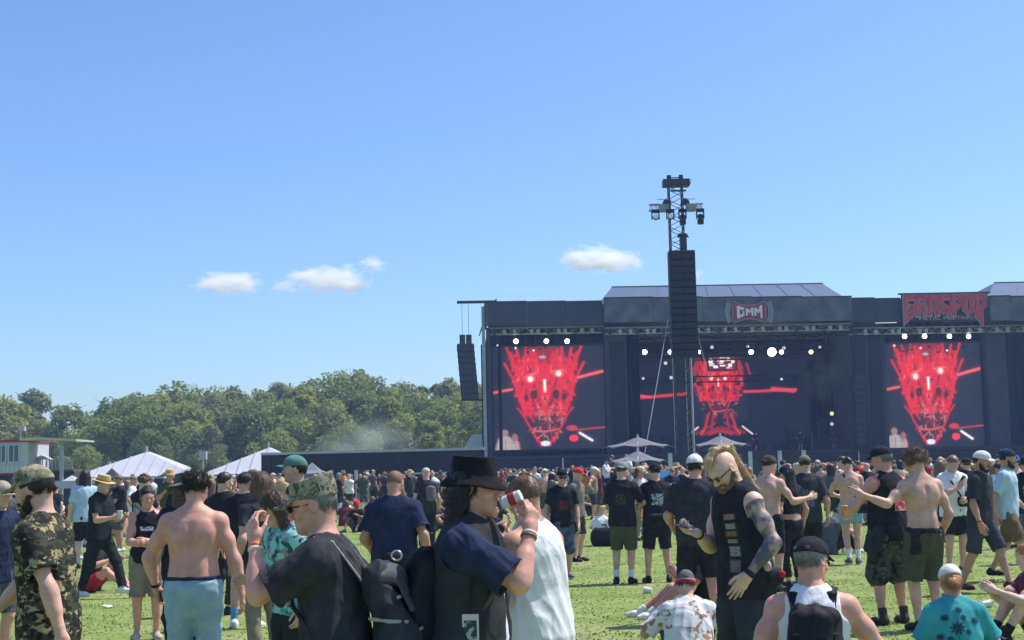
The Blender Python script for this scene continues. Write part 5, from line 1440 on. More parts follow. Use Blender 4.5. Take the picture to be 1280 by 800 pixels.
# ------------------------------------------------------------------ cabin, canopy, tents, hoarding
M_TENT = mat('tent_white', (.47, .48, .54), .7, .05, .6); M_TENTB = mat('tent_black', (.05, .052, .06), .8, .2, 1)
M_POST = mat('tent_post', (.55, .56, .58), .5, .1, 2)
def build_left():
    Y = 60.0
    x = lambda px, YY=Y: at(px, 560, YY).x
    z = lambda py, YY=Y: at(100, py, YY).z
    wh = mat('cabin_white', (.56, .58, .62), .6, .06, 1.2); rd = mat('cabin_red', (.33, .045, .045), .6, .1)
    x0, x1 = x(-40), x(36); w = x1 - x0
    t = empty('site_cabin', ((x0 + x1) / 2, Y, 0), 0, 'white site cabin with red roof edge raised on a dark base', 'cabin')
    MB().bb(-w / 2, w / 2, 0, 2.6, 0, z(590) - .01).build('base', M_FASC2, t)
    MB().bb(-w / 2, w / 2, -.05, 2.6, z(590), z(551)).build('wall', wh, t)
    for i in range(14): MB().bb(-w / 2 + i * w / 14 + .03, -w / 2 + (i + 1) * w / 14 - .05, -.075, -.053, z(589), z(577)).build('wall_panel', wh, t)
    MB().bb(-w / 2 - .05, w / 2 + .05, -.12, 2.65, z(551) + .003, z(548)).build('roof_edge', rd, t)
    MB().bb(-w / 2 - .02, w / 2 + .02, -.09, -.055, z(592), z(589.5)).build('floor_edge', rd, t)
    for a, b in ((-22, -8), (-4, 9), (11, 25.5)):
        xa, xb = x(a) - (x0 + x1) / 2, x(b) - (x0 + x1) / 2
        fr = MB().bb(xa, xb, -.10, -.06, z(555), z(554)).bb(xa, xb, -.10, -.06, z(576), z(575)).bb(xa, xa + .05, -.10, -.06, z(575) + .001, z(555) - .001).bb(xb - .05, xb, -.10, -.06, z(575) + .001, z(555) - .001).bb((xa + xb) / 2 - .02, (xa + xb) / 2 + .02, -.095, -.06, z(575) + .001, z(555) - .001).build('window', wh, t)
        MB().bb(xa + .052, xb - .052, -.07, -.056, z(574.8), z(555.2)).build('pane', mat('cabin_glass', (.10, .13, .17), .15, .1, spec=.6), fr)
        MB().bb(xa - .05, xb + .05, -.14, -.06, z(577.6), z(576.2)).build('sill', wh, fr)
    p = at(25.5, 549, Y + 1); q = empty('roof_lamp', p, 0, 'small white lamp on a pole on the cabin roof', 'lamp')
    MB().tube((0, 0, 0), (0, 0, .5), .03, 6).build('pole', M_POST, q); MB().bb(-.07, .2, -.1, .1, .36, .54).build('lamp_head', M_TENT, q)
    # terrace canopy
    t = empty('terrace_canopy', (x(82), Y - 1, 0), 0, 'flat cream canopy on a single post beside the cabin', 'canopy')
    cx = x(82)
    MB().prism([(x(37) - cx, z(547.5)), (x(60) - cx, z(546.5)), (x(90) - cx, z(548.5)), (x(107) - cx, z(550)), (x(107) - cx, z(552.5)), (x(90) - cx, z(551)), (x(60) - cx, z(549.3)), (x(37) - cx, z(550))], -.3, 2.2).build('roof_sheet', mat('canopy_cream', (.50, .50, .38), .7, .1, 1), t)
    MB().tube((0, .5, 0), (0, .5, z(551.0)), .09, 8).build('post', M_STEEL, t)
    # terrace platform with railing
    t = empty('terrace', (x(72), Y, 0), 0, 'raised dark terrace with a railing below the cream canopy', 'terrace'); cx = x(72)
    MB().bb(x(37.5) - cx, x(92) - cx, .1, 2.4, 0, z(589)).build('base', M_FASC2, t)
    MB().bb(x(37.5) - cx, x(92) - cx, -.02, 2.5, z(589) + .003, z(586.5)).build('floor', BROWN, t)
    for i in range(9):
        xx = x(58 + i * 4) - cx; MB().bb(xx - .03, xx + .03, .0, .06, z(586.4), z(575.2)).build('rail_post', M_STEEL, t)
    MB().bb(x(57) - cx, x(91) - cx, -.01, .07, z(575), z(574)).build('handrail', M_STEEL, t)
    MB().bb(x(64) - cx, x(76) - cx, .10, .14, z(586), z(576)).build('banner', M_TENT, t)
    # white terrace parasols
    for i, (a, lab) in enumerate(((42, 'small white parasol on the terrace right beside the cabin'), (53, 'small white parasol on the terrace next to the railing'))):
        p = at(a, 572, Y + 1.2); q = empty('small_parasol', (p.x, p.y, z(586.5)), 0, lab, 'parasol', 'white terrace parasols')
        hz = z(571, Y + 1.2) - z(586.5)
        MB().tube((0, 0, .003), (0, 0, hz), .025, 6).build('pole', M_POST, q)
        b = MB(); n = 8; P = [(0, 0, hz + .16)] + [(math.cos(6.283 * k / n) * .48, math.sin(6.283 * k / n) * .48, hz - .08) for k in range(n)]
        b.poly(P, [(0, 1 + k, 1 + (k + 1) % n) for k in range(n)]).build('canopy', M_TENT, q)

    # big marquees: gable roof of ribbed panels over dark open sides
    def marquee(pl, pr, pa, ye, ya, YY, lab, depth=4.0):
        xl, xr, xa = at(pl, ye, YY).x, at(pr, ye, YY).x, at(pa, ya, YY).x; ze, za = at(pa, ye, YY).z, at(pa, ya, YY).z
        t = empty('marquee', (xa, YY, 0), 0, lab, 'marquee', 'white marquees')
        xl -= xa; xr -= xa; hip = 3.0
        n = 5
        seam = mat('tent_seam', (.40, .41, .47), .7, .05)
        for s, xe in ((-1, xl), (1, xr)):
            for i in range(n):
                f0, f1 = i / n, (i + 1) / n
                E = lambda f: (xe * f, 0, ze); U = lambda f: (xe * f, hip * (1 - f), ze + (za - ze) * (1 - f))
                mid = lambda f: (xe * f, hip * (1 - f) * .5, ze + (za - ze) * (1 - f) * .5 - .07)
                if i < n - 1: MB().poly([E(f0), E(f1), mid(f1), mid(f0), U(f1), U(f0)], [(0, 1, 2, 3), (3, 2, 4, 5)]).build('front_panel', M_TENT, t)
                else: MB().poly([E(f0), E(f1), U(f0)], [(0, 1, 2)]).build('front_panel', M_TENT, t)
                if s > 0 or i: MB().tube(Vector(E(f0)) + Vector((0, -.02, .03)), Vector(U(f0)) + Vector((0, -.02, .03)), .035, 4).build('seam', seam, t)
            MB().poly([(xe, 0, ze), (xe, depth, ze), (0, depth, za), (0, hip, za)], [(0, 1, 2, 3)]).build('side_slope', M_TENT, t)
        vb = MB()
        N = 18
        for i in range(N):
            a0, a1 = xl + (xr - xl) * i / N, xl + (xr - xl) * (i + 1) / N
            vb.poly([(a0, -.03, ze + .02), (a1, -.03, ze + .02), (a1, -.03, ze - .32), ((a0 + a1) / 2, -.03, ze - .42), (a0, -.03, ze - .32)], [(0, 1, 2, 3, 4)])
        vb.build('valance', M_TENT, t)
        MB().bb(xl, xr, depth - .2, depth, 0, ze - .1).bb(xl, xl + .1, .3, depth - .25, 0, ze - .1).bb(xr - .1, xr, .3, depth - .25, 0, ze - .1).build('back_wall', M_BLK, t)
        for k in range(6): MB().tube((xl + .2 + (xr - xl - .4) * k / 5, .06, 0), (xl + .2 + (xr - xl - .4) * k / 5, .06, ze - .33), .06, 6).build('post', M_POST, t)
        MB().tube((0, hip, za - .05), (0, hip, za + .35), .06, 6).build('finial', M_POST, t)
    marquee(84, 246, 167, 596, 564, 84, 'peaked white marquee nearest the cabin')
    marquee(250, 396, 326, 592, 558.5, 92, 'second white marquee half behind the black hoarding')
    def gazebo(px, ya, ye, hw, YY, m, lab, z0=None):
        p = at(px, ya, YY); ze = at(px, ye, YY).z; r = hw / F_PX * YY
        t = empty('gazebo', (p.x, YY, 0), 0, lab, 'gazebo', 'small peaked gazebos')
        C_ = [(-r, -r, ze), (r, -r, ze), (r, r, ze), (-r, r, ze)]
        for i in range(4):
            a, b = Vector(C_[i]), Vector(C_[(i + 1) % 4]); top = Vector((0, 0, p.z)); m0, m1 = a.lerp(top, .5) - Vector((0, 0, .12)), b.lerp(top, .5) - Vector((0, 0, .12))
            MB().poly([a, b, m1, m0, top], [(0, 1, 2, 3), (3, 2, 4)]).build('roof_panel', m, t)
            q = a.lerp(b, .5); d = (b - a).normalized()
            MB().poly([a * 1.002, b * 1.002, b * 1.002 - Vector((0, 0, .3)), a * 1.002 - Vector((0, 0, .3))], [(0, 1, 2, 3)]).build('valance', m, t)
            MB().tube((C_[i][0] * .96, C_[i][1] * .96, 0), (C_[i][0] * .96, C_[i][1] * .96, ze - .02), .035, 6).build('post', M_POST, t)
    gazebo(140, 585, 598, 17, 66, M_TENTB, 'small black gazebo under the edge of the peaked marquee')
    gazebo(208, 588, 598, 17, 72, M_TENTB, 'small black gazebo between the two marquees')
    gazebo(90, 594, 601, 19, 58, M_TENT, 'low white gazebo in front of the terrace')
    gazebo(390, 578, 592, 20, 74, mat('tent_grey', (.20, .21, .24), .8, .1, 1), 'small grey gazebo in front of the black hoarding')
    p = at(254, 585, 80); q = empty('floodlight', (p.x, 80, 0), 0, 'small white floodlight on a pole between the marquees', 'floodlight')
    zt = at(254, 571, 80).z
    MB().tube((0, 0, 0), (0, 0, zt), .06, 6).build('pole', M_POST, q); MB().bb(-.2, .2, -.15, .15, zt - .15, zt + .3).build('lamp_head', M_TENT, q)

    # long black hoarding: board by board
    A, B = Vector((at(327, 580, 87).x, 87, 0)), Vector((at(606, 580, 85).x, 85, 0)); HT = at(450, 563, 86).z; L = (B - A).length; d = (B - A) / L; nv = Vector((d.y, -d.x, 0))
    t = empty('black_hoarding', A, 0, 'long black hoarding of tall boards with a pale top rail before the trees', 'hoarding')
    n = 22
    for i in range(n):
        a = d * (L * i / n + .004); b = d * (L * (i + 1) / n - .004); dep = nv * (.06 if i % 2 else .08)
        MB().poly([a, b, b + dep, a + dep] + [q + Vector((0, 0, HT - .14)) for q in (a, b, b + dep, a + dep)], [(0, 1, 2, 3), (4, 5, 6, 7), (0, 1, 5, 4), (1, 2, 6, 5), (2, 3, 7, 6), (3, 0, 4, 7)]).build('board', M_BLK, t)
    def rail(z0, z1, off, nm, m, s0=0, s1=1):
        a, b = d * (L * s0) + nv * off, d * (L * s1) + nv * off; e = nv * .14
        MB().poly([q + Vector((0, 0, zz)) for zz in (z0, z1) for q in (a, b, b + e, a + e)], [(0, 1, 2, 3), (4, 5, 6, 7), (0, 1, 5, 4), (1, 2, 6, 5), (2, 3, 7, 6), (3, 0, 4, 7)]).build(nm, m, t)
    rail(HT - .135, HT, -.02, 'top_rail', mat('rail_pale', (.45, .46, .47), .6, .1, 2)); rail(HT - 1.50, HT - 1.40, .14, 'lower_rail', mat('rail_pale', (.45, .46, .47)), .56, .95)
    for k, px in enumerate((364, 383, 414, 429, 445, 459)):
        Yp = 80.0; p = at(px, 589, Yp); o = MB().bb(-.08, .08, -.08, .08, 0, p.z + .02).bb(-.11, .11, -.11, .11, p.z + .025, p.z + .06).build('fence_post', M_POST); o.location = (p.x, Yp, 0)
        tag(o, ['pale square post before the hoarding, just short of the grey gazebo', 'pale square post before the hoarding, hard by the grey gazebo', 'pale square post before the hoarding, just past the grey gazebo', 'pale square post before the hoarding, second past the grey gazebo', 'pale square post before the hoarding, third past the grey gazebo', 'pale square post before the hoarding, furthest past the grey gazebo'][k], 'post', 'pale posts before the black hoarding')
    # white gable beside the stage
    p0, p1 = at(581, 545, 145), at(604, 560, 145); t = empty('white_shed', ((p0.x + p1.x) / 2, 140, 0), 0, 'bright white shed roof peeping out beside the stage tower', 'shed'); w2 = (p1.x - p0.x) / 2
    MB().bb(-w2, w2, 0, 6, 0, p1.z).build('wall', M_TENT, t); MB().prism([(-w2 - .1, p1.z - .3), (-w2 + .9, p0.z), (w2, p0.z), (w2 + .1, p1.z - .3)], -.2, 6.2).build('roof', mat('shed_white', (.8, .8, .8), .5, .03), t)
build_left()

# ------------------------------------------------------------------ parasols and bar by the tower
def build_bar():
    pm = mat('parasol_grey', (.15, .155, .18), .8, .12, 2)
    def parasol(px, ya, ye, hw, Y, lab):
        p = at(px, ya, Y); ze = at(px, ye, Y).z; r = hw / F_PX * Y
        t = empty('parasol', (p.x, Y, 0), .3, lab, 'parasol', 'grey parasols of the bar')
        n = 8
        C_ = [Vector((math.cos(6.2832 * (k + .5) / n) * r * 1.05, math.sin(6.2832 * (k + .5) / n) * r * 1.05, ze)) for k in range(n)]
        top = Vector((0, 0, p.z))
        for k in range(n):
            a, b = C_[k], C_[(k + 1) % n]; m0, m1 = a.lerp(top, .5) - Vector((0, 0, .07)), b.lerp(top, .5) - Vector((0, 0, .07)); mid = a.lerp(b, .5) + Vector((0, 0, .07))
            MB().poly([a, mid, b, m1, m0, top], [(0, 1, 2, 3, 4), (4, 3, 5)]).build('canopy_panel', pm, t)
            MB().tube(a - Vector((0, 0, .03)), top - Vector((0, 0, .09)), .014, 4).build('rib', M_POST, t)
        MB().tube((0, 0, 0), (0, 0, p.z + .1), .05, 8).build('pole', M_POST, t); MB().tube((0, 0, .01), (0, 0, .12), .4, 12).build('base', M_FASC2, t)
    parasol(797, 546, 559, 43, 63, 'grey parasol rising behind the other two in front of the stage'); parasol(797, 563, 577.5, 37, 56, 'lower grey parasol just in front of the guy wire foot'); parasol(900, 544, 557.5, 36, 62, 'grey parasol below the red bust on the LED wall')
    # barrier of dark boards with pale posts
    Y = 60; z1 = at(900, 566, Y).z
    t = empty('bar_barrier', (at(918, 580, Y).x, Y, 0), 0, 'barrier of dark boards with pale posts beside the parasols', 'barrier'); cx = t.location.x
    xs = [838, 870, 900, 938, 975, 1005]
    for a, b in zip(xs[:-1], xs[1:]): MB().bb(at(a, 580, Y).x - cx + .09, at(b, 580, Y).x - cx - .09, -.03, .03, .03, z1).build('board', M_FASC2, t)
    for a in xs: MB().bb(at(a, 580, Y).x - cx - .085, at(a, 580, Y).x - cx + .085, -.06, .06, 0, z1 + .03).build('post', M_POST, t)
    # blue bar counter
    p = at(824, 590, 52); t = empty('bar_counter', (p.x, 52, 0), 0, 'bright blue bar counter with a flat top near the parasols', 'counter'); bl = mat('bar_blue', (.04, .20, .48), .5, .1)
    MB().bb(-.5, .5, -.3, .3, 0, 1.2).build('front', bl, t); MB().bb(-.6, .6, -.4, .4, 1.203, 1.27).build('top', bl, t); MB().bb(-.45, .45, -.1, .1, 1.273, 1.55).build('cool_box', mat('bar_pale', (.35, .55, .7), .5), t)
    # low platform carrying a few people
    p = at(780, 590, 61); o = MB().bb(-2.2, 2.2, -1, 1, 0, .42).bb(-2.25, 2.25, -1.05, 1.05, .424, .5).build('low_platform', M_FASC2); o.location = (p.x, 61, 0); tag(o, 'low dark platform at the foot of the parasols', 'platform')
build_bar()

# ------------------------------------------------------------------ smoke over the hoarding
def build_smoke():
    m = bpy.data.materials.new('smoke'); m.use_nodes = True
    n, l = nt(m); n.remove(n['Principled BSDF']); pv = n.new('ShaderNodeVolumePrincipled'); pv.inputs['Color'].default_value = (.9, .92, .95, 1)
    tc = n.new('ShaderNodeTexCoord'); no = n.new('ShaderNodeTexNoise'); no.inputs['Scale'].default_value = 1.5; no.inputs['Detail'].default_value = 4; l.new(tc.outputs['Object'], no.inputs[0])
    ln = n.new('ShaderNodeVectorMath'); ln.operation = 'LENGTH'; l.new(tc.outputs['Object'], ln.inputs[0])
    a = n.new('ShaderNodeMath'); a.operation = 'SUBTRACT'; a.inputs[0].default_value = 1.0; l.new(ln.outputs['Value'], a.inputs[1])
    b = n.new('ShaderNodeMath'); b.operation = 'MULTIPLY'; l.new(a.outputs[0], b.inputs[0])
    r = n.new('ShaderNodeValToRGB'); r.color_ramp.elements[0].position = .42; r.color_ramp.elements[1].position = .7; l.new(no.outputs['Fac'], r.inputs['Fac']); l.new(r.outputs[0], b.inputs[1])
    c = n.new('ShaderNodeMath'); c.operation = 'MULTIPLY'; c.inputs[1].default_value = .28; c.use_clamp = True; l.new(b.outputs[0], c.inputs[0])
    l.new(c.outputs[0], pv.inputs['Density']); l.new(pv.outputs[0], n['Material Output'].inputs['Volume'])
    bm = bmesh.new(); bmesh.ops.create_icosphere(bm, subdivisions=3, radius=1.0); me = bpy.data.meshes.new('smoke'); bm.to_mesh(me); bm.free()
    for x, y, rx, rz, Yq in ((455, 556, 75, 44, 90), (520, 578, 52, 15, 90), (1035, 470, 40, 38, 129.5)):
        o = link('smoke', me.copy(), None, m); o.location = at(x, y, Yq); s = Yq / F_PX; o.scale = (rx * s, 3.0, rz * s); tag(o, kind='stuff')
build_smoke()

# ------------------------------------------------------------------ litter on the trampled grass
def litter():
    r = random.Random(12); cupm = mat('cup_white', (.70, .70, .68), .5, .08); pap = mat('paper', (.72, .70, .66), .8, .1)
    for i, (px, py, k, lab) in enumerate(((815, 742, 'cup', 'white cup standing by the outstretched white trainers'), (1205, 716, 'paper', 'scrap of white paper near the walking shorts'), (757, 668, 'cup', 'toppled white cup beside the square black bag'), (668, 705, 'paper', 'crumpled paper beside the denim shorts man'), (135, 760, 'paper', 'paper scrap below the woman with folded arms'), (1228, 760, 'cup', 'white cup between the palm shirt and the checked shirt'))):
        d = ray(px, py); kk = -EYE / d[2]; g = Vector((d[0] * kk, d[1] * kk, 0))
        if k == 'cup':
            t = empty('plastic_cup', (g.x, g.y, .005), r.uniform(0, 6), lab, 'cup', 'litter on the grass')
            b = MB().tube((0, 0, .034), (.10, 0, .044), .034, 10, .044); b.build('beaker', cupm, t); MB().tube((.1015, 0, .0445), (.107, 0, .045), .047, 10).build('rim', cupm, t)
        else:
            b = MB(); n = 4; P = [((i_ - 1.5) * .05 + r.uniform(-.01, .01), (j_ - 1.5) * .035, .012 + r.uniform(0, .03)) for j_ in range(n) for i_ in range(n)]
            b.poly(P, [(j_ * n + i_, j_ * n + i_ + 1, (j_ + 1) * n + i_ + 1, (j_ + 1) * n + i_) for j_ in range(n - 1) for i_ in range(n - 1)])
            o = b.build('paper_scrap', pap); o.location = g; o.rotation_euler[2] = r.uniform(0, 6); tag(o, lab, 'litter', 'litter on the grass')
litter()
# ================================================================== THE PEOPLE NEAR ENOUGH TO KNOW APART
CAMO1 = camo('camo_tan', [(.055, .06, .04), (.36, .29, .15), (.02, .02, .018), (.02, .022, .02)], 10, (1, 1, 1.6))
CAMO2 = camo('camo_cap', [(.17, .165, .105), (.34, .31, .21), (.085, .09, .062), (.30, .275, .20)], 16)
CAMO3 = camo('camo_grey', [(.075, .08, .065), (.14, .135, .11), (.03, .032, .03)], 8)
AQUA = camo('aqua_tie_dye', [(.10, .42, .42), (.38, .22, .28), (.03, .10, .12), (.30, .60, .56)], 9)
TEALP = camo('teal_palm', [(.045, .30, .34), (.02, .09, .13), (.03, .22, .27)], 8)
FLORAL = mat('white_floral', (.70, .68, .68), .9, col2=(.34, .20, .13), scale=15, thr=(.565, .60), spec=.1)
PLAID = plaid('plaid_red', (.30, .02, .045), (.02, .018, .045), (.05, .01, .03), 60)
BLUET = cloth('pale_blue', (.46, .60, .72), .1); BLUESH = cloth('sky_blue', (.22, .38, .50), .12); GREYGRN = cloth('grey_green', (.12, .13, .10))
TEALCAP = cloth('teal_cap', (.10, .22, .19), .1); RED = cloth('red', (.50, .035, .05), .1); STRAW = mat('straw', (.55, .40, .17), .8, .25, 90, .3, 160)
PACKG = cloth('pack_grey', (.085, .088, .098), .25, .7); PACKB = cloth('pack_black', (.020, .020, .024), .3, .7); PIPING = mat('pale_piping', (.36, .36, .33), .6)
GREYHAT = cloth('hat_grey', (.13, .145, .14)); PINK = mat('pink_trim', (.55, .13, .18), .8); ORNG = mat('orange_band', (.75, .22, .04), .6); WBAND = mat('white_band', (.7, .68, .62), .6)
BLUESOCK = mat('blue_sock', (.12, .35, .55), .9); DKRED = mat('shoe_dark_red', (.13, .02, .03), .7)

def prop(p, name, label, cat, parts, group=None):
    """something carried: a top-level thing; parts are (name, Field, material[, fold amplitude, mesh size]) in the carrier's space"""
    out = []; allv = []
    for q in parts:
        V, Q = q[1].mesh(q[4] if len(q) > 4 else min(.009, p.h))
        if len(q) > 3 and q[3]: V = V + vnormals(V, Q) * folds(V, q[3], p.seed + 3)[:, None]
        out.append((q[0], V * p.k, Q, q[2])); allv.append(V * p.k)
    A = np.concatenate(allv); c = (A.min(0) + A.max(0)) / 2; c[2] = A[:, 2].min()
    t = empty(name, p.world(c / p.k), p.root.rotation_euler[2], label, cat, group)
    for nm, V, Q, m in out: link(nm, fast_mesh(nm, V - c, Q), t, m)
    return t

def backpack(p, label, m, m2, w=.15, d=.085, t0=-.08, t1=.40, y=.19, pocket=True, patch=None, droop=0.0, strap_m=None, pocket_m=None):
    S = Field(); sx = p.side(.2)
    yb = y + (.6 * p.fat)
    for e in (-1, 1):
        S.chain([p.T(e * w * .62, yb + droop, t0 + .05), p.T(e * w * .66, yb + droop * .7, t0 + .20), p.T(e * w * .52, yb - .015, t1 - .06)], [(w * .40, d * 1.0), (w * .42, d * 1.02), (w * .38, d * .74)], .05, sx)
        S.seg(p.T(e * w * 1.0, yb + droop, t0 + .06), p.T(e * w * 1.0, yb + droop * .7, t0 + .20), (.030, d * .62), None, .02, sx)
    S.seg(p.T(0, yb + droop, t0 + .03), p.T(0, yb - .01, t1 - .05), (w * .75, d * .98), (w * .60, d * .70), .04, sx)
    S.seg(p.T(-w * .5, yb - .01, t1 - .04), p.T(w * .5, yb - .01, t1 - .04), .05, .05, .03)
    parts = [('main_bag', S, m, .012)]
    if pocket:
        S = Field(); S.seg(p.T(0, yb + d * .95 + droop, t0 + .07), p.T(0, yb + d * .9 + droop * .6, t0 + .22), (w * .72, .035), (w * .68, .03), .03, sx); parts.append(('front_pocket', S, pocket_m or m, .009))
        S = Field(); S.seg(p.T(-w * .6, yb + d * 1.22 + droop * .6, t0 + .235), p.T(w * .6, yb + d * 1.22 + droop * .6, t0 + .235), .008, .008, .01); parts.append(('zip', S, m2, 0, .007))
        S = Field(); S.seg(p.T(-w * .72, yb + d * .75, t1 - .14), p.T(w * .72, yb + d * .75, t1 - .14), .009, .009, .01); parts.append(('top_zip', S, m2, 0, .007))
    for e in (-1, 1):
        S = Field(); S.seg(p.T(e * w * 1.05, yb + droop * .9, t0 + .08), p.T(e * w * .98, yb + droop * .7, t0 + .21), (.022, d * .5), (.016, d * .45), .02, sx); parts.append(('side_pocket', S, pocket_m or m, .006))
        S = Field(); S.chain([p.T(e * w * .86, yb - d * .7, t0 + .30), p.T(e * w * 1.0, yb + droop * .5, t0 + .28), p.T(e * w * .8, yb + d * .86 + droop * .4, t0 + .27)], [(.010, .006)] * 3, .006, p.up(.2)); parts.append(('side_strap', S, m2, 0, .007))
    S = Field(); S.ell(p.T(0, yb + d * .15, t1 - .055), (w * .90, d * .88, .060), p.sr[20], k=.03); S.seg(p.T(0, yb + d * .75, t1 - .08), p.T(0, yb + d * 1.0 + droop * .3, t1 - .19), (w * .62, .022), (w * .55, .016), .03, sx); parts.append(('top_flap', S, pocket_m or m, .007))
    S = Field(); S.seg(p.T(-.03, yb - .02, t1 + .01), p.T(.03, yb - .02, t1 + .01), .009, .009, .01); parts.append(('carry_loop', S, m2, 0, .007))
    for sg in (-1, 1):
        S = Field()
        P = [p.T(sg * .075, yb - d * .8, t1 - .05), p.T(sg * .095, .085, .505), p.T(sg * .105, .01, .540), p.T(sg * .115, -.105 - p.fat * .2, .44), p.T(sg * .13, -.135 - p.fat, .28), p.T(sg * .165, -.07, .12), p.T(sg * .15, yb - d * .7, .02)]
        S.chain(P, [(.030, .011)] * 4 + [(.020, .010)] * 3, .012, sx)
        parts.append(('strap', S, strap_m or m, 0, .008))
        S = Field(); S.chain([q + p.sr[15] @ A3(sg * .033, 0, .002) for q in P[:5]], [.006] * 5, .006); parts.append(('strap_edge', S, m2, 0, .006))
    if patch is not None:
        S = Field(); S.ell(p.T(*patch[0]), patch[1], k=.01); parts.append(('patch', S, patch[2], 0, .006))
    return prop(p, 'backpack', label, 'backpack', parts)

def bag_on_strap(p, label, m, pos, size, sg=1, cat='shoulder bag'):
    S = Field(); S.seg(p.T(pos[0] - size[0], pos[1], pos[2]), p.T(pos[0] + size[0], pos[1], pos[2]), (size[2], size[1]), None, .02, p.up(.1))
    S2 = Field(); y = .135
    S2.chain([p.T(*pos), p.T(sg * -.02, y, .30), p.T(-sg * .09, .09, .50), p.T(-sg * .10, .0, .535), p.T(-sg * .08, -.13, .40), p.T(sg * .10, -.145, .12), p.T(*pos)], [(.016, .008)] * 7, .01)
    return prop(p, 'shoulder_bag', label, cat, [('bag', S, m, .004), ('strap', S2, m, 0)])

def phone(p, label, sd='r'):
    w, e = p.wri[sd], p.elb[sd]; f = nrm(A3(*p.p[sd + 'd'])) if p.p.get(sd + 'd') is not None else nrm(w - e)
    c = w + f * .10; n = nrm(A3(*p.p[sd + 'p'])) if p.p.get(sd + 'p') is not None else nrm(p.hc - c)
    c = c + n * .034; s = np.cross(f, n)
    S = Field(); S.seg(c - f * .055, c + f * .075, (.036, .006), None, .004, s, True, True)
    return prop(p, 'phone', label, 'phone', [('body', S, mat('phone_black', (.012, .012, .014), .25, .1, spec=.5), 0, .004)])

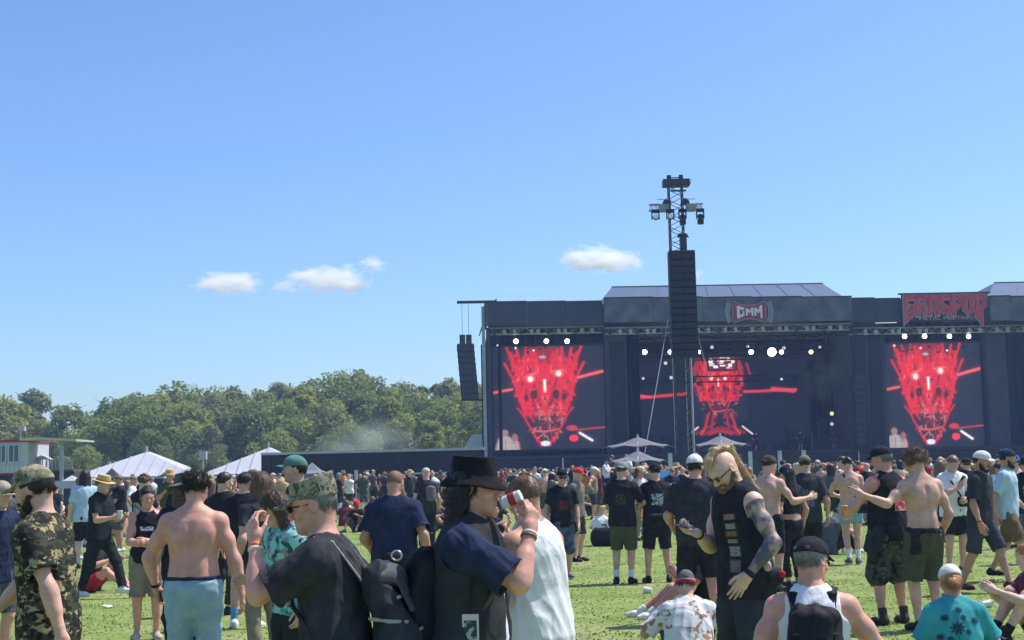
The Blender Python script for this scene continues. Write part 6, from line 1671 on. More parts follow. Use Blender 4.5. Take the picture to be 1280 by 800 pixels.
def people():
    # ---------------- camouflage man at the edge of the picture
    p = Person('man in tan camouflage shirt and camouflage cap walking past the site cabin', 62, 7.5, -98, 1.74, h=.0085, seed=3, lean=8, head=(7, 0, 0), lh=(.24, .20, .87), le=(.5, 1, 0), rh=(-.10, -.40, .96), re=(-.5, .6, -.6), rf=(-.1, -.2, .085), lf=(.12, .22, .11))
    p.body(); p.tee(CAMO1, hem=-.20, sleeve=.72, loose=.03, amp=.006, sr=.074, collar=True); p.legs(GREYGRN, 1.93, name='trousers'); p.hat('cap', CAMO2); p.hair('short', HDRK); p.hair('beard', HDRK); p.shoes(SHBLK); p.ring('bracelet', 'r', .93, WBAND)
    p = Person('man in navy tee and pale cap half cut off by the picture edge', -4, 13, 60, 1.66, h=.012, seed=4, rh=(-.24, -.12, .9))
    p.body(); p.tee(NAVY, hem=-.16, loose=.02); p.legs(GREY, .95); p.hat('cap', cloth('cap_tan', (.36, .31, .24))); p.shoes(SHGRY, SOLEW)
    # ---------------- straw hat
    p = Person('man in black tee and straw hat striding in white trainers', 124, 20.2, 72, 1.72, h=.013, seed=5, rh=(-.18, -.36, 1.17), re=(-.4, .6, -1), lh=(.12, -.36, 1.18), rf=(-.08, .26, .12), lf=(.08, -.38, .09), lean=5, wide=1.08)
    p.body(hands=('grip', 'grip')); p.tee(BLACK, loose=.02, sleeve=.7); p.legs(BLACK, 1.95, name='trousers'); p.hat('straw', STRAW, mat('straw_band', (.30, .16, .05))); p.hair('short', HBRN); p.shoes(SHWHT, SOLEW)
    S = Field(); q = p.wri['r'] + A3(.02, -.09, .03); S.seg(q - A3(0, 0, .05), q + A3(0, 0, .07), .034, .042, .004, f0=True, f1=True); prop(p, 'plastic_cup', 'clear beer cup held by the man in the straw hat', 'cup', [('cup', S, mat('cup_pale', (.62, .60, .52), .25), 0, .006)])
    # ---------------- woman with folded arms
    p = Person('woman in black tank top with white lettering and khaki shorts, arms folded', 184, 15.0, 12, 1.58, h=.0115, seed=6, skin=skin('pink'), wide=1.0, fat=.012, sh=.92, arm=1.0, rh=(.02, -.27, 1.10), re=(-1, .3, -.4), lh=(.02, -.30, 1.15), le=(1, .3, -.4), head=(10, 12, 0))
    p.body(hands=('relaxed', 'relaxed')); o = p.tank(BLACK, hem=-.14); p.legs(KHAKI, 1.0, r=(.118, .096), name='bermuda_shorts'); p.hair('pony', HDRK); p.shoes(cloth('shoe_beige', (.45, .38, .28)), SOLEW); p.eyes()
    p.decal('print', o, print_mat('print_script', (.75, .75, .75), (.024, .025, .031), 6, .45, .2, 1.0, (1.2, .6, 1)), 0, .325, .22, .07)
    p.decal('print', o, print_mat('print_small', (.6, .6, .6), (.024, .025, .031), 9, .42, .3, 2.0), .05, .20, .08, .04)
    # ---------------- shirtless in pale jeans
    p = Person('bare-backed man in light blue jeans seen from behind', 242, 10.2, 184, 1.70, h=.009, seed=7, bare=True, skin=skin('pink'), wide=1.10, fat=.022, sh=1.10, arm=1.14, rh=(-.35, -.03, .87), re=(-1, .4, 0), lh=(.30, -.16, .92), le=(1, .3, 0), head=(22, -12, 0), leg=1.04)
    p.body(); p.legs(DENIM, 1.97, name='jeans', off=.014, r=(.118, .094), top=.03, amp=.006); p.hair('curly', HDRK); p.ring('watch', 'l', .90, STRAPM); p.shoes(SHWHT, SOLEW)
    S = Field(); p.torso(S, .019, .008, .052, True); S.cut(p.T(0, 0, .043), p.up(0)); S.cut(p.T(0, 0, .012), -p.up(0)); p.build('belt', S, NAVY)
    phone(p, 'phone in the hand of the bare-backed man in jeans', 'l')
    p = Person('long-haired person in black under a wide grey sun hat', 231, 12.4, 205, 1.68, h=.013, seed=8)
    p.body(face=False); p.tee(BLACK, loose=.02); p.legs(BLACK, 1.9, name='trousers'); p.hat('wide', GREYHAT); p.hair('long', HBRN)
    p = Person('dark-haired man in black tee looking towards the marquees', 279, 17.5, 150, 1.72, h=.014, seed=9, head=(0, -20, 0))
    p.body(); p.tee(BLACK, loose=.02); p.legs(CHAR, 1.9, name='trousers'); p.hair('short', HDRK); p.shoes(SHBLK)
    p = Person('man in long black tee, khaki shorts and bright blue socks', 305, 15.9, 172, 1.71, h=.0115, seed=10, head=(10, -30, 0), rh=(-.20, -.18, .95), rf=(-.15, .04, .085), lf=(.13, -.03, .085))
    p.body(); p.tee(BLACK, hem=-.20, loose=.03, sleeve=.85, sr=.072); p.legs(KHAKI, .80, r=(.112, .094)); p.shoes(SHWHT, SOLEW, BLUESOCK, .15); p.hair('short', HDRK)
    p = Person('person with a mane of long brown hair beside the khaki shorts man', 331, 13.4, 215, 1.70, h=.012, seed=11, head=(4, -20, 0), lean=8)
    p.body(); p.tee(CHAR, loose=.02); p.legs(KHAKI, 1.9, name='trousers'); p.hair('long', HLBR, amp=.004)
    p = Person('tall man in a teal cap and dark tee above the crowd', 372, 14, -82, 1.84, h=.012, seed=12, head=(-4, 0, 0))
    p.body(); p.tee(BLACK, loose=.02); p.legs(CHAR, 1.9, name='trousers'); p.hat('cap', TEALCAP); p.hair('short', HDRK)
    p = Person('long-haired person in an aqua and pink patterned shirt, stooping', 366, 9.6, -55, 1.58, h=.010, seed=13, lean=12, head=(20, -20, 0), rh=(-.2, -.3, 1.1))
    p.body(); p.tee(AQUA, loose=.035, amp=.007, sleeve=.85, sr=.078); p.legs(BLACK, 1.9, name='trousers'); p.hair('long', HBRN, amp=.004)
    # ---------------- man with the grey rucksack
    p = Person('man in camouflage field cap and black polo, hand at his face', 424, 6.05, -97, 1.655, h=.0078, seed=14, skin=skin('pink'), lean=12, lean0=2, head=(0, 6, 0), wide=1.04, fat=.022, arm=1.08, neck=1.14, facew=1.05,
               lh=(.10, -.36, 1.50), le=(.35, -.35, -1), ld=(-.25, -.30, 1), lp=(-.9, .5, 0), rh=(-.18, .34, .93), re=(-.5, 1, 0))
    p.body(hands=('relaxed', 'grip')); p.tee(FADED, hem=-.22, sleeve=.80, loose=.025, amp=.010, sr=.078, collar=True); p.legs(BLACK, 1.95, name='trousers', r=(.122, .092)); p.hat('patrol', CAMO2); p.sunglasses(GLASSD); p.hair('short', HGRY, amp=.002); p.shoes(SHBLK)
    p.ring('wristband', 'l', .90, ORNG, .034, .009); p.ring('wristband', 'l', .83, WBAND, .036, .008); p.ring('wrist_wrap', 'r', .80, STRAPM, .040, .06)
    backpack(p, 'slouching grey rucksack with pale edged straps on the man in the field cap', cloth('pack_dark', (.036, .037, .043), .3, .7), PIPING, .165, .095, -.14, .36, .235, droop=.05, pocket_m=PACKG)
    p = Person('broad man in a plain navy tee with shaven head, seen from behind', 493, 13.2, 176, 1.69, h=.0115, seed=15, skin=skin('tan'), wide=1.14, fat=.02, sh=1.08, arm=1.1, head=(16, -10, 0), rh=(-.33, -.02, .92), lh=(.26, -.20, 1.0))
    p.body(); p.tee(NAVY, loose=.025, sleeve=.80, sr=.074, hem=-.12); p.legs(BLACK, 1.9, name='trousers', r=(.12, .094)); p.shoes(SHBLK)
    S = Field(); S.hair = None; S.ell(p.H(0, .014, .028), (.080, .100, .094), p.Rh, k=.02); S.cut(p.H(0, -.05, .06), p.Rh @ A3(0, -1, -.7)); S.cut(p.H(0, .06, -.03), p.Rh @ A3(0, .25, -1)); p.build('hair', S, mat('stubble', (.20, .125, .085), .7, .2, 80), h=.009)
    S = Field(); S.seg(p.T(-.09, .19, -.06), p.T(.02, .20, -.06), (.09, .06), None, .03, p.up(0)); S2 = Field(); 
    for k in range(10):
        a, b = k * .628, (k + 1) * .628; S2.seg(p.T(-.06 + .05 * math.cos(a), .262, .0 + .045 * math.sin(a)), p.T(-.06 + .05 * math.cos(b), .262, .0 + .045 * math.sin(b)), .009, .009, .004)
    prop(p, 'hip_bag', 'black hip bag with a silver ring on the navy tee man', 'bag', [('pouch', S, PACKB, .006), ('ring', S2, mat('ring_silver', (.5, .5, .5), .35, metal=.6), 0, .007)])
    p = Person('dark-clothed man in a pale cap with a small pack on one shoulder', 534, 30, 184, 1.75, h=.018, seed=16)
    p.body(hands=(None, None)); p.tee(FADED, loose=.02); p.legs(BLACK, 1.9, name='trousers'); p.hat('cap', cloth('cap_cream', (.55, .50, .40)), h=.012)
    S = Field(); S.seg(p.T(-.10, .20, .16), p.T(-.09, .19, .36), (.11, .07), None, .04); prop(p, 'backpack', 'small grey pack on the shoulder of the man in the pale cap', 'backpack', [('main_bag', S, cloth('pack_mid', (.16, .14, .15)), .006)])
    # ---------------- the drinker in the bucket hat
    p = Person('man in black bucket hat and grey waistcoat, drinking from a can', 583, 6.1, 80, 1.71, h=.0075, seed=17, skin=skin('pink'), lean=5, wide=1.04, fat=.014, arm=1.1, head=(-2, 0, 0), facew=1.04, neck=1.08,
               rh=(-.075, -.300, 1.475), re=(-.55, -.05, -1), rd=(.30, -.05, 1), rp=(.75, .75, .05), lh=(.24, -.1, .92))
    p.body(hands=('grip', 'relaxed')); o = p.tee(NAVY, hem=-.16, sleeve=.86, amp=.009, loose=.02, sr=.076); p.vest(cloth('waistcoat', (.040, .040, .044), .2), gap=.055, off=.034, hem=-.20); p.legs(BLACK, 1.95, name='trousers', r=(.118, .09)); p.hat('bucket', cloth('hat_black', (.014, .014, .017), .2), tilt=2); p.hair('longback', HDRK, amp=.0035); p.eyes(); p.shoes(SHBLK)
    p.decal('print', o, print_mat('print_tie', (.70, .68, .74), (.10, .08, .22), 5, .36, .05, 4.0), 0, .17, .09, .50)
    p.ring('wristband', 'r', .91, WBAND, .035, .007); p.ring('wristband', 'r', .85, mat('beads_brown', (.25, .10, .05), .5), .037, .008)
    backpack(p, 'black backpack with a red patch on the man in the bucket hat', PACKB, STRAPM, .155, .08, -.10, .40, .195, patch=((-.165, .20, .02), (.012, .04, .025), RED), strap_m=cloth('strap_grey', (.10, .095, .09)))
    m_ = p.H(-.004, -.118, -.068); up_ = nrm(A3(-.05, -1.0, .38))
    S = Field(); S.seg(m_ + up_ * .010, m_ + up_ * .100, .0285, .0285, .006, f0=True, f1=True); S.seg(m_ + up_ * .002, m_ + up_ * .012, .023, .028, .004, f0=True)
    S2 = Field(); S2.seg(m_ + up_ * .040, m_ + up_ * .075, .0295, .0295, .003, f0=True, f1=True); prop(p, 'drink_can', 'red and white drink can at the lips of the man in the bucket hat', 'can', [('can', S, mat('can_white', (.72, .70, .70), .3), 0, .004), ('red_band', S2, mat('can_red', (.48, .03, .03), .3), 0, .004)])
    c = p.T(-.198 - p.fat, -.055, .10); q = p.world(c)
    t = empty('pass_card', q, p.root.rotation_euler[2], 'laminated pass with a dark picture hanging on the grey waistcoat', 'pass')
    MB().bb(-.003, .003, -.034, .034, -.055, .055).build('card', mat('card_pale', (.62, .58, .50), .4, .05), t); MB().bb(-.0055, -.0035, -.026, .026, -.045, .030).build('picture', mat('card_picture', (.03, .04, .05), .4, scale=40, col2=(.32, .42, .40), thr=(.5, .6)), t)
    MB().tube((0, 0, .055), (.01, -.012, .30), .004, 5).build('lanyard', STRAPM, t)
    # ---------------- white tank top, tattooed arm
    p = Person('man in a white tank top with a tattooed arm behind the drinker', 672, 7.2, -128, 1.64, h=.0082, seed=18, skin=skin('tan'), wide=1.02, fat=.015, arm=1.12, tattoo='l', tattoo_mat=mat('tattoo_brown', (.085, .062, .055), .6, col2=(.36, .22, .15), scale=20, thr=(.42, .62)), lean=7, head=(14, -16, 0), lh=(.16, -.26, 1.04), le=(.6, .5, -.6), rh=(-.16, -.30, 1.05))
    p.body(); p.tank(WHITE, hem=-.22, off=.020, loose=.035, amp=.009, hole=.095); p.legs(GREY, 1.9, name='trousers'); p.hair('short', HLBR, amp=.002); p.shoes(SHWHT)
    # ---------------- middle distance, over the lawn
    p = Person('man in dark cap and sunglasses, black tee with red print and denim shorts', 704, 21.8, 8, 1.66, h=.0135, seed=19, lh=(.25, -.06, .88), rf=(-.10, -.06, .085), lf=(.10, .12, .10))
    p.body(); o = p.tee(BLACK, loose=.02, sleeve=.7); p.legs(DENIMD, 1.06, r=(.112, .09), name='denim_shorts'); p.hat('cap', BLACK); p.sunglasses(GLASSD); p.shoes(SHGRY, SOLEW)
    p.decal('print', o, print_mat('print_red', (.20, .045, .055), (.024, .025, .031), 7, .47, .25, 5.0), 0, .24, .24, .26)
    p = Person('man in bright red cap and grey tee behind the red print tee', 722, 26, 62, 1.68, h=.016, seed=20)
    p.body(hands=('relaxed', None)); p.tee(cloth('tee_greige', (.20, .18, .16)), loose=.02); p.legs(CHAR, .95); p.hat('cap', cloth('cap_red', (.62, .05, .06), .1), h=.01); p.shoes(SHBLK)
    p = Person('man in black tee with faded back print and olive shorts', 779, 20.8, 166, 1.74, h=.0135, seed=21, head=(8, -14, 0), rh=(-.14, -.32, 1.14), re=(-1, .4, -.4), lh=(.14, -.32, 1.12))
    p.body(hands=('relaxed', 'relaxed')); o = p.tee(BLACK, loose=.025, sleeve=.82, sr=.070); p.legs(OLIVE, 1.0, r=(.112, .094)); p.hat('cap', cloth('cap_grey', (.26, .26, .25)), back=True); p.hair('short', HBRN); p.shoes(SHBLK, None, WHITE, .12)
    p.decal('print', o, print_mat('print_faded', (.085, .080, .068), (.024, .025, .031), 6, .475, .25, 6.0), 0, .26, .24, .28, front=False)
    p = Person('man in black tee with big white back print and reversed black cap', 822, 20.9, 184, 1.71, h=.0135, seed=22, head=(6, 12, 0), wide=1.06, rh=(-.22, -.22, 1.0), lh=(.22, -.24, 1.05), rf=(-.16, 0, .085), lf=(.16, 0, .085))
    p.body(); o = p.tee(BLACK, loose=.025, sleeve=.78); p.legs(BLACK, .98, r=(.112, .094)); p.hat('cap', BLACK, back=True); p.hair('short', HDRK); p.shoes(SHBLK)
    p.decal('print', o, print_mat('print_white', (.62, .68, .66), (.024, .025, .031), 7, .43, .22, 7.3, ink2=(.25, .30, .30)), 0, .27, .27, .27, front=False)
    S = Field(); S.seg(p.T(-.12, .20, .02), p.T(.10, .20, .02), (.05, .045), None, .03, p.up(0)); S2 = Field(); p.torso(S2, .034, .015, .04, True, k=.03); S2.cut(p.T(0, 0, .045), p.up(0)); prop(p, 'bum_bag', 'black bum bag round the waist of the white print tee man', 'bum bag', [('pouch', S, PACKB, .004), ('belt', S2, STRAPM)])
    p = Person('big man in loose black tee and white trucker cap, seen from behind', 872, 15.4, 178, 1.78, h=.0115, seed=23, skin=skin('pink'), wide=1.15, fat=.03, sh=1.1, arm=1.12, head=(2, -10, 0), rh=(-.24, -.22, 1.0), lh=(.24, -.22, 1.0), le=(.6, 1, 0), re=(-.6, 1, 0), rf=(-.17, 0, .085), lf=(.15, .02, .085))
    p.body(); p.tee(FADED, loose=.03, sleeve=.85, sr=.080, hem=-.16); p.legs(BLACK, 1.02, r=(.124, .108)); p.hat('cap', cloth('cap_white', (.72, .70, .68), .06), cloth('cap_front', (.10, .06, .06))); p.hair('short', HDRK); p.shoes(SHBLK, None, BLACK, .1)
    # ---------------- bearded man in the patched vest
    p = Person('bearded man with blond plait and patched black vest, looking down at his phone', 930, 9.3, -62, 1.80, h=.008, seed=24, skin=skin('light'), lean=9, head=(34, 4, 0), tattoo='l', wide=1.02, arm=1.08, lh=(.25, -.17, .965), le=(1, .75, 0), ld=(-.45, -.35, -.8), lp=(-.75, .35, 0), rh=(-.10, -.29, 1.22), re=(-.6, .7, -.7), rd=(.05, -1, .12), rp=(.25, .1, 1))
    p.body(hands=('grip', 'flat')); o = p.vest(BLACK, gap=.012, hem=-.17, off=.028, amp=.005); p.tank(FADED, hem=-.20, loose=.03, name='undershirt', off=.012); p.legs(CHAR, 1.95, name='trousers', r=(.124, .102), amp=.010); p.hair('longbeard', HLBR); p.sunglasses(GLASSD); p.shoes(SHBLK)
    S = Field(); S.chain([p.H(x, y, z) for x, y, z in ((0, -.085, .095), (0, -.05, .125), (0, .03, .138), (0, .09, .105), (0, .135, .06))], [(.030, .014), (.036, .016), (.036, .016), (.030, .018), (.022, .022)], .02, p.Rh @ A3(1, 0, 0))
    S.seg(p.H(0, .135, .06), p.T(0.03, .145, .49), .024, .018, .02); S.seg(p.T(.03, .145, .49), p.T(.03, .150, .36), .018, .010, .02)
    p.strands(p.build('plait', S, HBLD, h=.006, disp=lambda P: strands(P, .0025, 4)), HBLD, 900, .035, 1.0, .0012, .0009); S = Field(); S.seg(p.H(0, .128, .068), p.H(0, .142, .052), .030, .028, .01, f0=True, f1=True); p.build('hair_tie', S, STRAPM, h=.006)
    for i, (cx, t, w, h, c2, c1) in enumerate(((.085, .375, .085, .040, (.42, .38, .34), (.16, .05, .03)), (.088, .315, .085, .045, (.50, .49, .47), (.05, .05, .05)), (.085, .265, .09, .040, (.45, .26, .14), (.10, .04, .03)), (.085, .215, .085, .030, (.48, .46, .42), (.03, .03, .03)), (.09, .145, .085, .075, (.55, .54, .50), (.05, .05, .05)), (.085, .045, .085, .085, (.30, .30, .31), (.09, .09, .09)), (.08, -.075, .085, .085, (.42, .38, .37), (.10, .06, .06)))):
        p.decal('patch', o, print_mat('vest_patch_%d' % i, tuple(v * .55 for v in c2), c1, 5, .40, .14, 11.0 + i), cx, t, w, h, n=6)
    p.ring('watch', 'l', .93, STRAPM, .036, .016); p.ring('wristband', 'r', .9, STRAPM, .036, .01)
    phone(p, 'dark phone in the hand of the bearded man in the patched vest', 'r')
    S = Field(); S.seg(p.T(.205, .03, -.02), p.T(.20, .10, -.03), (.06, .045), None, .03, p.up(0)); S2 = Field(); S2.ell(p.T(.245, -.01, .045), (.030, .022, .034), k=.01); S3 = Field(); S3.ell(p.T(.245, .10, -.01), (.022, .022, .024), k=.01)
    prop(p, 'belt_pouch', 'black belt pouch with a pale and a red badge on the patched vest man', 'pouch', [('pouch', S, PACKB, .004), ('badge', S2, mat('badge_pink', (.60, .42, .44), .6), 0, .006), ('badge', S3, RED, 0, .006)])
    # ---------------- group by the bearded man
    p = Person('bare-backed man in a dark cap reaching out beside the woman in black', 962, 19, 150, 1.78, h=.013, seed=25, bare=True, head=(10, -30, 0), rh=(-.50, -.22, 1.22), re=(-.4, .4, -1), lean=6)
    p.body(); p.legs(BLACK, 1.0); p.hat('cap', cloth('cap_mixed', (.07, .06, .06), .5), back=True); p.hair('short', HDRK); p.shoes(SHBLK)
    p = Person('woman in black crop top and black cap beside the bare-backed man', 990, 19.6, -150, 1.64, h=.0135, seed=26, skin=skin('fair'), sh=.92, wide=.96, head=(8, 20, 0))
    p.body(); p.tee(BLACK, hem=.10, loose=.01, name='crop_top'); p.legs(BLACK, 1.85, name='leggings', top=.02); p.hat('cap', BLACK); p.hair('long', HDRK); p.shoes(SHBLK)
    p = Person('man in charcoal tee with a grey figure printed on the back and a green cap', 1011, 20.6, 182, 1.78, h=.0135, seed=27, wide=1.05, rh=(-.30, -.02, .90), lh=(.3, -.02, .9))
    p.body(); o = p.tee(CHAR, loose=.03, sleeve=.85, sr=.072, hem=-.15); p.legs(BLACK, .98, r=(.112, .092)); p.hat('cap', cloth('cap_olive', (.16, .19, .10)), cloth('cap_white', (.7, .68, .66))); p.hair('short', HDRK); p.shoes(SHBLK); p.ring('wristband', 'r', .94, WBAND)
    p.decal('print', o, print_mat('print_figure', (.17, .18, .19), (.045, .047, .055), 6, .44, .2, 9.0, (1.4, .7, 1)), 0, .20, .22, .34, front=False)
    p = Person('shirtless man in short blue trunks with a bag strap across his back', 1065, 23.7, 172, 1.77, h=.0145, seed=28, bare=True, head=(18, 20, 0), lh=(.16, -.30, 1.12), le=(1, .4, -.5), rh=(-.2, -.25, 1.05), rf=(-.09, 0, .085), lf=(.06, .10, .1))
    p.body(); p.legs(BLUESH, .58, r=(.112, .104), name='trunks'); p.hair('short', HDRK); p.shoes(SHGRY, SOLEW, WHITE, .2)
    bag_on_strap(p, 'dark bag slung on the hip of the man in blue trunks', PACKB, (-.17, .10, -.04), (.09, .05, .09), -1)
    # ---------------- jersey man and curly friend
    p = Person('man in a black basketball vest with pink piping, cargo shorts and boots', 1112, 14.9, -156, 1.82, h=.0105, seed=29, skin=skin('pink'), wide=1.12, fat=.025, sh=1.05, arm=1.12, head=(8, 30, 0), lh=(.28, -.30, 1.10), le=(.8, .5, -.5), rh=(-.24, -.14, .95), rf=(-.15, -.02, .085), lf=(.15, .02, .085), leg=1.06)
    p.body(hands=('relaxed', 'grip')); o = p.tank(BLACK, hem=-.14, loose=.03, amp=.005, deep=.06, x=.165); p.legs(CAMO3, 1.06, r=(.132, .118), name='cargo_shorts', amp=.008); p.hat('cap', BLACK, cloth('cap_grey2', (.3, .3, .3))); p.hair('short', HGRY, amp=.002); p.shoes(mat('boot_brown', (.05, .035, .03), .7), RUBBER, boot=True)
    p.decal('print', o, print_mat('print_patch', (.62, .60, .62), (.024, .025, .031), 3, .22, .10, 3.3, ink2=(.45, .44, .47)), -.03, .330, .20, .065, front=False)
    p.decal('print', o, print_mat('print_number', (.62, .05, .09), (.66, .60, .62), 5, .44, .02, 8.8), -.05, .225, .15, .13, front=False)
    for sg in (-1, 1):
        S = Field()
        for k in range(16):
            a, b = k * .3927, (k + 1) * .3927
            f = lambda q: p.T(sg * (.158 + .006 * math.cos(2 * q)), -.002 + .096 * math.sin(q), .425 + .094 * math.cos(q))
            S.seg(f(a), f(b), .007, .007, .004)
        p.build('piping', S, PINK, parent=o, h=.008)
    S = Field()
    S.seg(p.T(.16, .02, .0), p.T(.24, .03, -.20), (.05, .10), (.055, .13), .04); S.seg(p.T(.24, .03, -.20), p.T(.27, .03, -.42), (.05, .13), (.04, .12), .04, f1=True); p.torso(S, .030, -.02, .03, True); S.cut(p.T(0, 0, .04), p.up(0)); p.build('tied_jacket', S, FADED, disp=lambda P: folds(P, .010, 6))
    S = Field(); q = p.wri['l'] + A3(-.03, -.09, .02); S.seg(q - A3(0, 0, .05), q + A3(0, 0, .07), .035, .042, .004, f0=True, f1=True); prop(p, 'plastic_cup', 'cup of golden beer held by the man in the basketball vest', 'cup', [('cup', S, mat('beer', (.62, .34, .06), .25), 0, .006)])
    p = Person('shirtless curly-haired man reaching an arm towards the basketball vest', 1155, 14.3, -166, 1.79, h=.0105, seed=30, bare=True, skin=skin('fair'), head=(20, 34, 0), lh=(.64, -.02, 1.34), le=(.1, .6, -1), rh=(-.26, -.10, .92), wide=1.0, sh=1.05, lean=4)
    p.body(); p.legs(OLIVE, 1.02, r=(.118, .10), top=.0, amp=.007); p.hair('curly', HLBR, amp=.006); p.shoes(SHBLK)
    S = Field(); p.torso(S, .034, -.035, .022, True); S.cut(p.T(0, 0, .03), p.up(0)); S.seg(p.T(.13, .09, -.02), p.T(.15, .10, -.30), (.05, .035), (.06, .035), .03); S.seg(p.T(.15, .10, -.30), p.T(.17, .10, -.52), (.06, .035), (.05, .025), .03, f1=True); p.build('tied_jacket', S, BLACK, disp=lambda P: folds(P, .010, 8))
    # ---------------- three by the far screen
    p = Person('man in white tee and black shorts looking down at a phone', 1194, 21.5, 10, 1.76, h=.014, seed=31, head=(28, -10, 0), rh=(-.02, -.27, 1.28), re=(-1, .3, -.6), rd=(.3, -.5, .8), lh=(.12, -.24, 1.10), le=(1, .3, -.3))
    p.body(hands=('grip', 'relaxed')); p.tee(WHITE, loose=.025, sleeve=.8); p.legs(BLACK, .86, r=(.112, .096)); p.hair('short', HLBR); p.shoes(SHGRY, SOLEW); phone(p, 'black phone held up by the man in the white tee', 'r')
    bag_on_strap(p, 'black sling bag across the white tee', PACKB, (.09, -.17, .10), (.06, .04, .08), 1)
    p = Person('bearded man in white cap and charcoal tee walking in dark shorts', 1228, 18.2, 46, 1.77, h=.0125, seed=32, skin=skin('tan'), head=(6, 10, 0), rh=(-.28, -.12, .88), re=(-.5, 1, 0), lh=(.26, .06, .9), rf=(-.1, .25, .12), lf=(.1, -.30, .09), lean=4)
    p.body(); p.tee(CHAR, loose=.03, sleeve=.85, sr=.074, hem=-.15); p.legs(cloth('shorts_slate', (.055, .062, .078)), 1.0, r=(.114, .098)); p.hat('cap', cloth('cap_white', (.72, .70, .68), .06)); p.hair('beard', HDRK); p.hair('short', HDRK); p.shoes(DKRED, RUBBER); p.ring('bracelet', 'r', .93, RED)
    p = Person('man in pale blue tee and brown shorts with a dark cap', 1262, 19.9, 58, 1.80, h=.013, seed=33, skin=skin('tan'), head=(4, 20, 0), rh=(-.27, .10, .9), lh=(.26, -.2, .95), rf=(-.1, -.28, .09), lf=(.1, .28, .14))
    p.body(); p.tee(BLUET, loose=.03, sleeve=.85, sr=.074, hem=-.14); p.legs(BROWN, .95, r=(.114, .098)); p.hat('cap', cloth('cap_navy', (.03, .045, .10), .3), back=True); p.hair('short', HDRK); p.hair('beard', HDRK); p.shoes(SHBLK)
    # ---------------- sitting on the grass
    SIT = dict(hip=(0, .05, -.855), rf=(-.16, -.50, .085), lf=(.16, -.50, .085), rk=(-.25, -.2, 1), lk=(.25, -.2, 1))
    p = Person('kneeling man in white tank top and black cap with a black backpack', 1012, 7.4, 172, 1.68, h=.0082, seed=34, skin=skin('pink'), hip=(0, 0, -.425), rf=(-.12, .40, .10), lf=(.12, .40, .10), rk=(-.2, -1, -.4), lk=(.2, -1, -.4), rt=(0, 1, 0), lt=(0, 1, 0), lean=8, head=(6, -34, 0), sh=1.08, arm=1.14, wide=1.1, rh=(-.30, -.24, .56), re=(-1, .5, -.4), lh=(.23, -.16, .60), le=(.6, 1, 0))
    p.body(); p.tank(WHITE, hem=-.12, amp=.005, hole=.088); p.legs(CHAR, 1.0); p.hat('cap', BLACK); p.hair('short', HGRY, amp=.002); p.sunglasses(GLASSD)
    backpack(p, 'full black backpack on the kneeling man in the white tank top', PACKB, cloth('pack_trim', (.06, .06, .065)), .155, .095, -.06, .43, .20)
    S = Field(); S.seg(p.H(-.045, .105, .058), p.H(.045, .105, .058), (.012, .006), None, .006, p.Rh @ A3(0, 0, 1)); p.build('cap_strap', S, cloth('cap_strap_grey', (.12, .12, .13)), h=.005)
    p = Person('person in teal palm-tree shirt and white cap sitting on the grass', 1190, 10.9, 176, 1.70, h=.0095, seed=35, skin=skin('tan'), lean=14, lean0=6, sh=.96, head=(8, 0, 0), lh=(.24, -.28, .24), le=(.45, 1, -.2), rh=(-.22, -.34, .36), re=(-.4, 1, -.2), **SIT)
    p.body(); o = p.tee(mat('teal_shirt', (.035, .30, .335), .85, col2=(.055, .40, .43), scale=5, thr=(.35, .65), bump=.1, bscale=300), hem=-.13, loose=.035, sleeve=.85, sr=.074, amp=.006); p.legs(BLACK, .8); p.hat('cap', cloth('cap_white', (.72, .70, .68), .06), h=.007)
    S = Field(); S.ell(p.H(0, .075, -.03), (.058, .045, .055), p.Rh, k=.03); S.ell(p.H(0, .02, .0), (.083, .09, .06), p.Rh, k=.03); S.ell(p.H(0, .115, -.055), (.032, .028, .038), p.Rh, k=.02); p.strands(p.build('hair', S, HGIN, h=.007, disp=lambda P: strands(P, .003, 7)), HGIN, 1200, .04, .9, .004)
    pm = mat('palm_ink', (.012, .060, .085), .85, .2)
    for (cx, t, s_, rr) in ((.02, .30, .085, .2), (-.10, .14, .07, 1.0), (.10, .10, .065, .5), (-.03, .0, .07, .8), (.11, .38, .05, .1), (-.12, .36, .05, 2.), (.0, .44, .045, 1.5), (-.06, .27, .04, .6), (.08, .22, .045, 2.2), (-.14, .05, .05, .2), (.15, .24, .05, 1.2), (-.03, .38, .04, .3)):
        UV, FA = [], []
        for k in range(9):
            a = k * .698 + rr; n0 = len(UV)
            for j, (rad, wd) in enumerate(((.03, .045), (.22, .07), (.38, .055), (.5, .004))):
                for e in (-1, 1): UV.append((.5 + rad * math.cos(a) - e * wd * math.sin(a), .5 + rad * math.sin(a) * .9 + e * wd * math.cos(a) - .25 * rad * rad))
            FA += [(n0 + 2 * j, n0 + 2 * j + 2, n0 + 2 * j + 3, n0 + 2 * j + 1) for j in range(3)]
        n0 = len(UV); UV += [(.485, .5), (.515, .5), (.54, -.3), (.50, -.3)]; FA.append((n0, n0 + 1, n0 + 2, n0 + 3))
        p.decal('palm_print', o, pm, cx, t, s_ * 1.5, s_ * 1.5, front=False, text=(UV, FA))
    p = Person('person in red and black checked shirt sitting with an arm on a raised knee', 1290, 13.2, -84, 1.74, h=.011, seed=36, skin=skin('light'), lean=10, head=(6, 0, 0), lh=(.10, -.44, .50), le=(.6, .2, -.6), rh=(-.1, -.42, .5), hip=(0, .05, -.855), rf=(-.14, -.36, .085), lf=(.14, -.38, .085), rk=(-.2, -.2, 1), lk=(.2, -.2, 1))
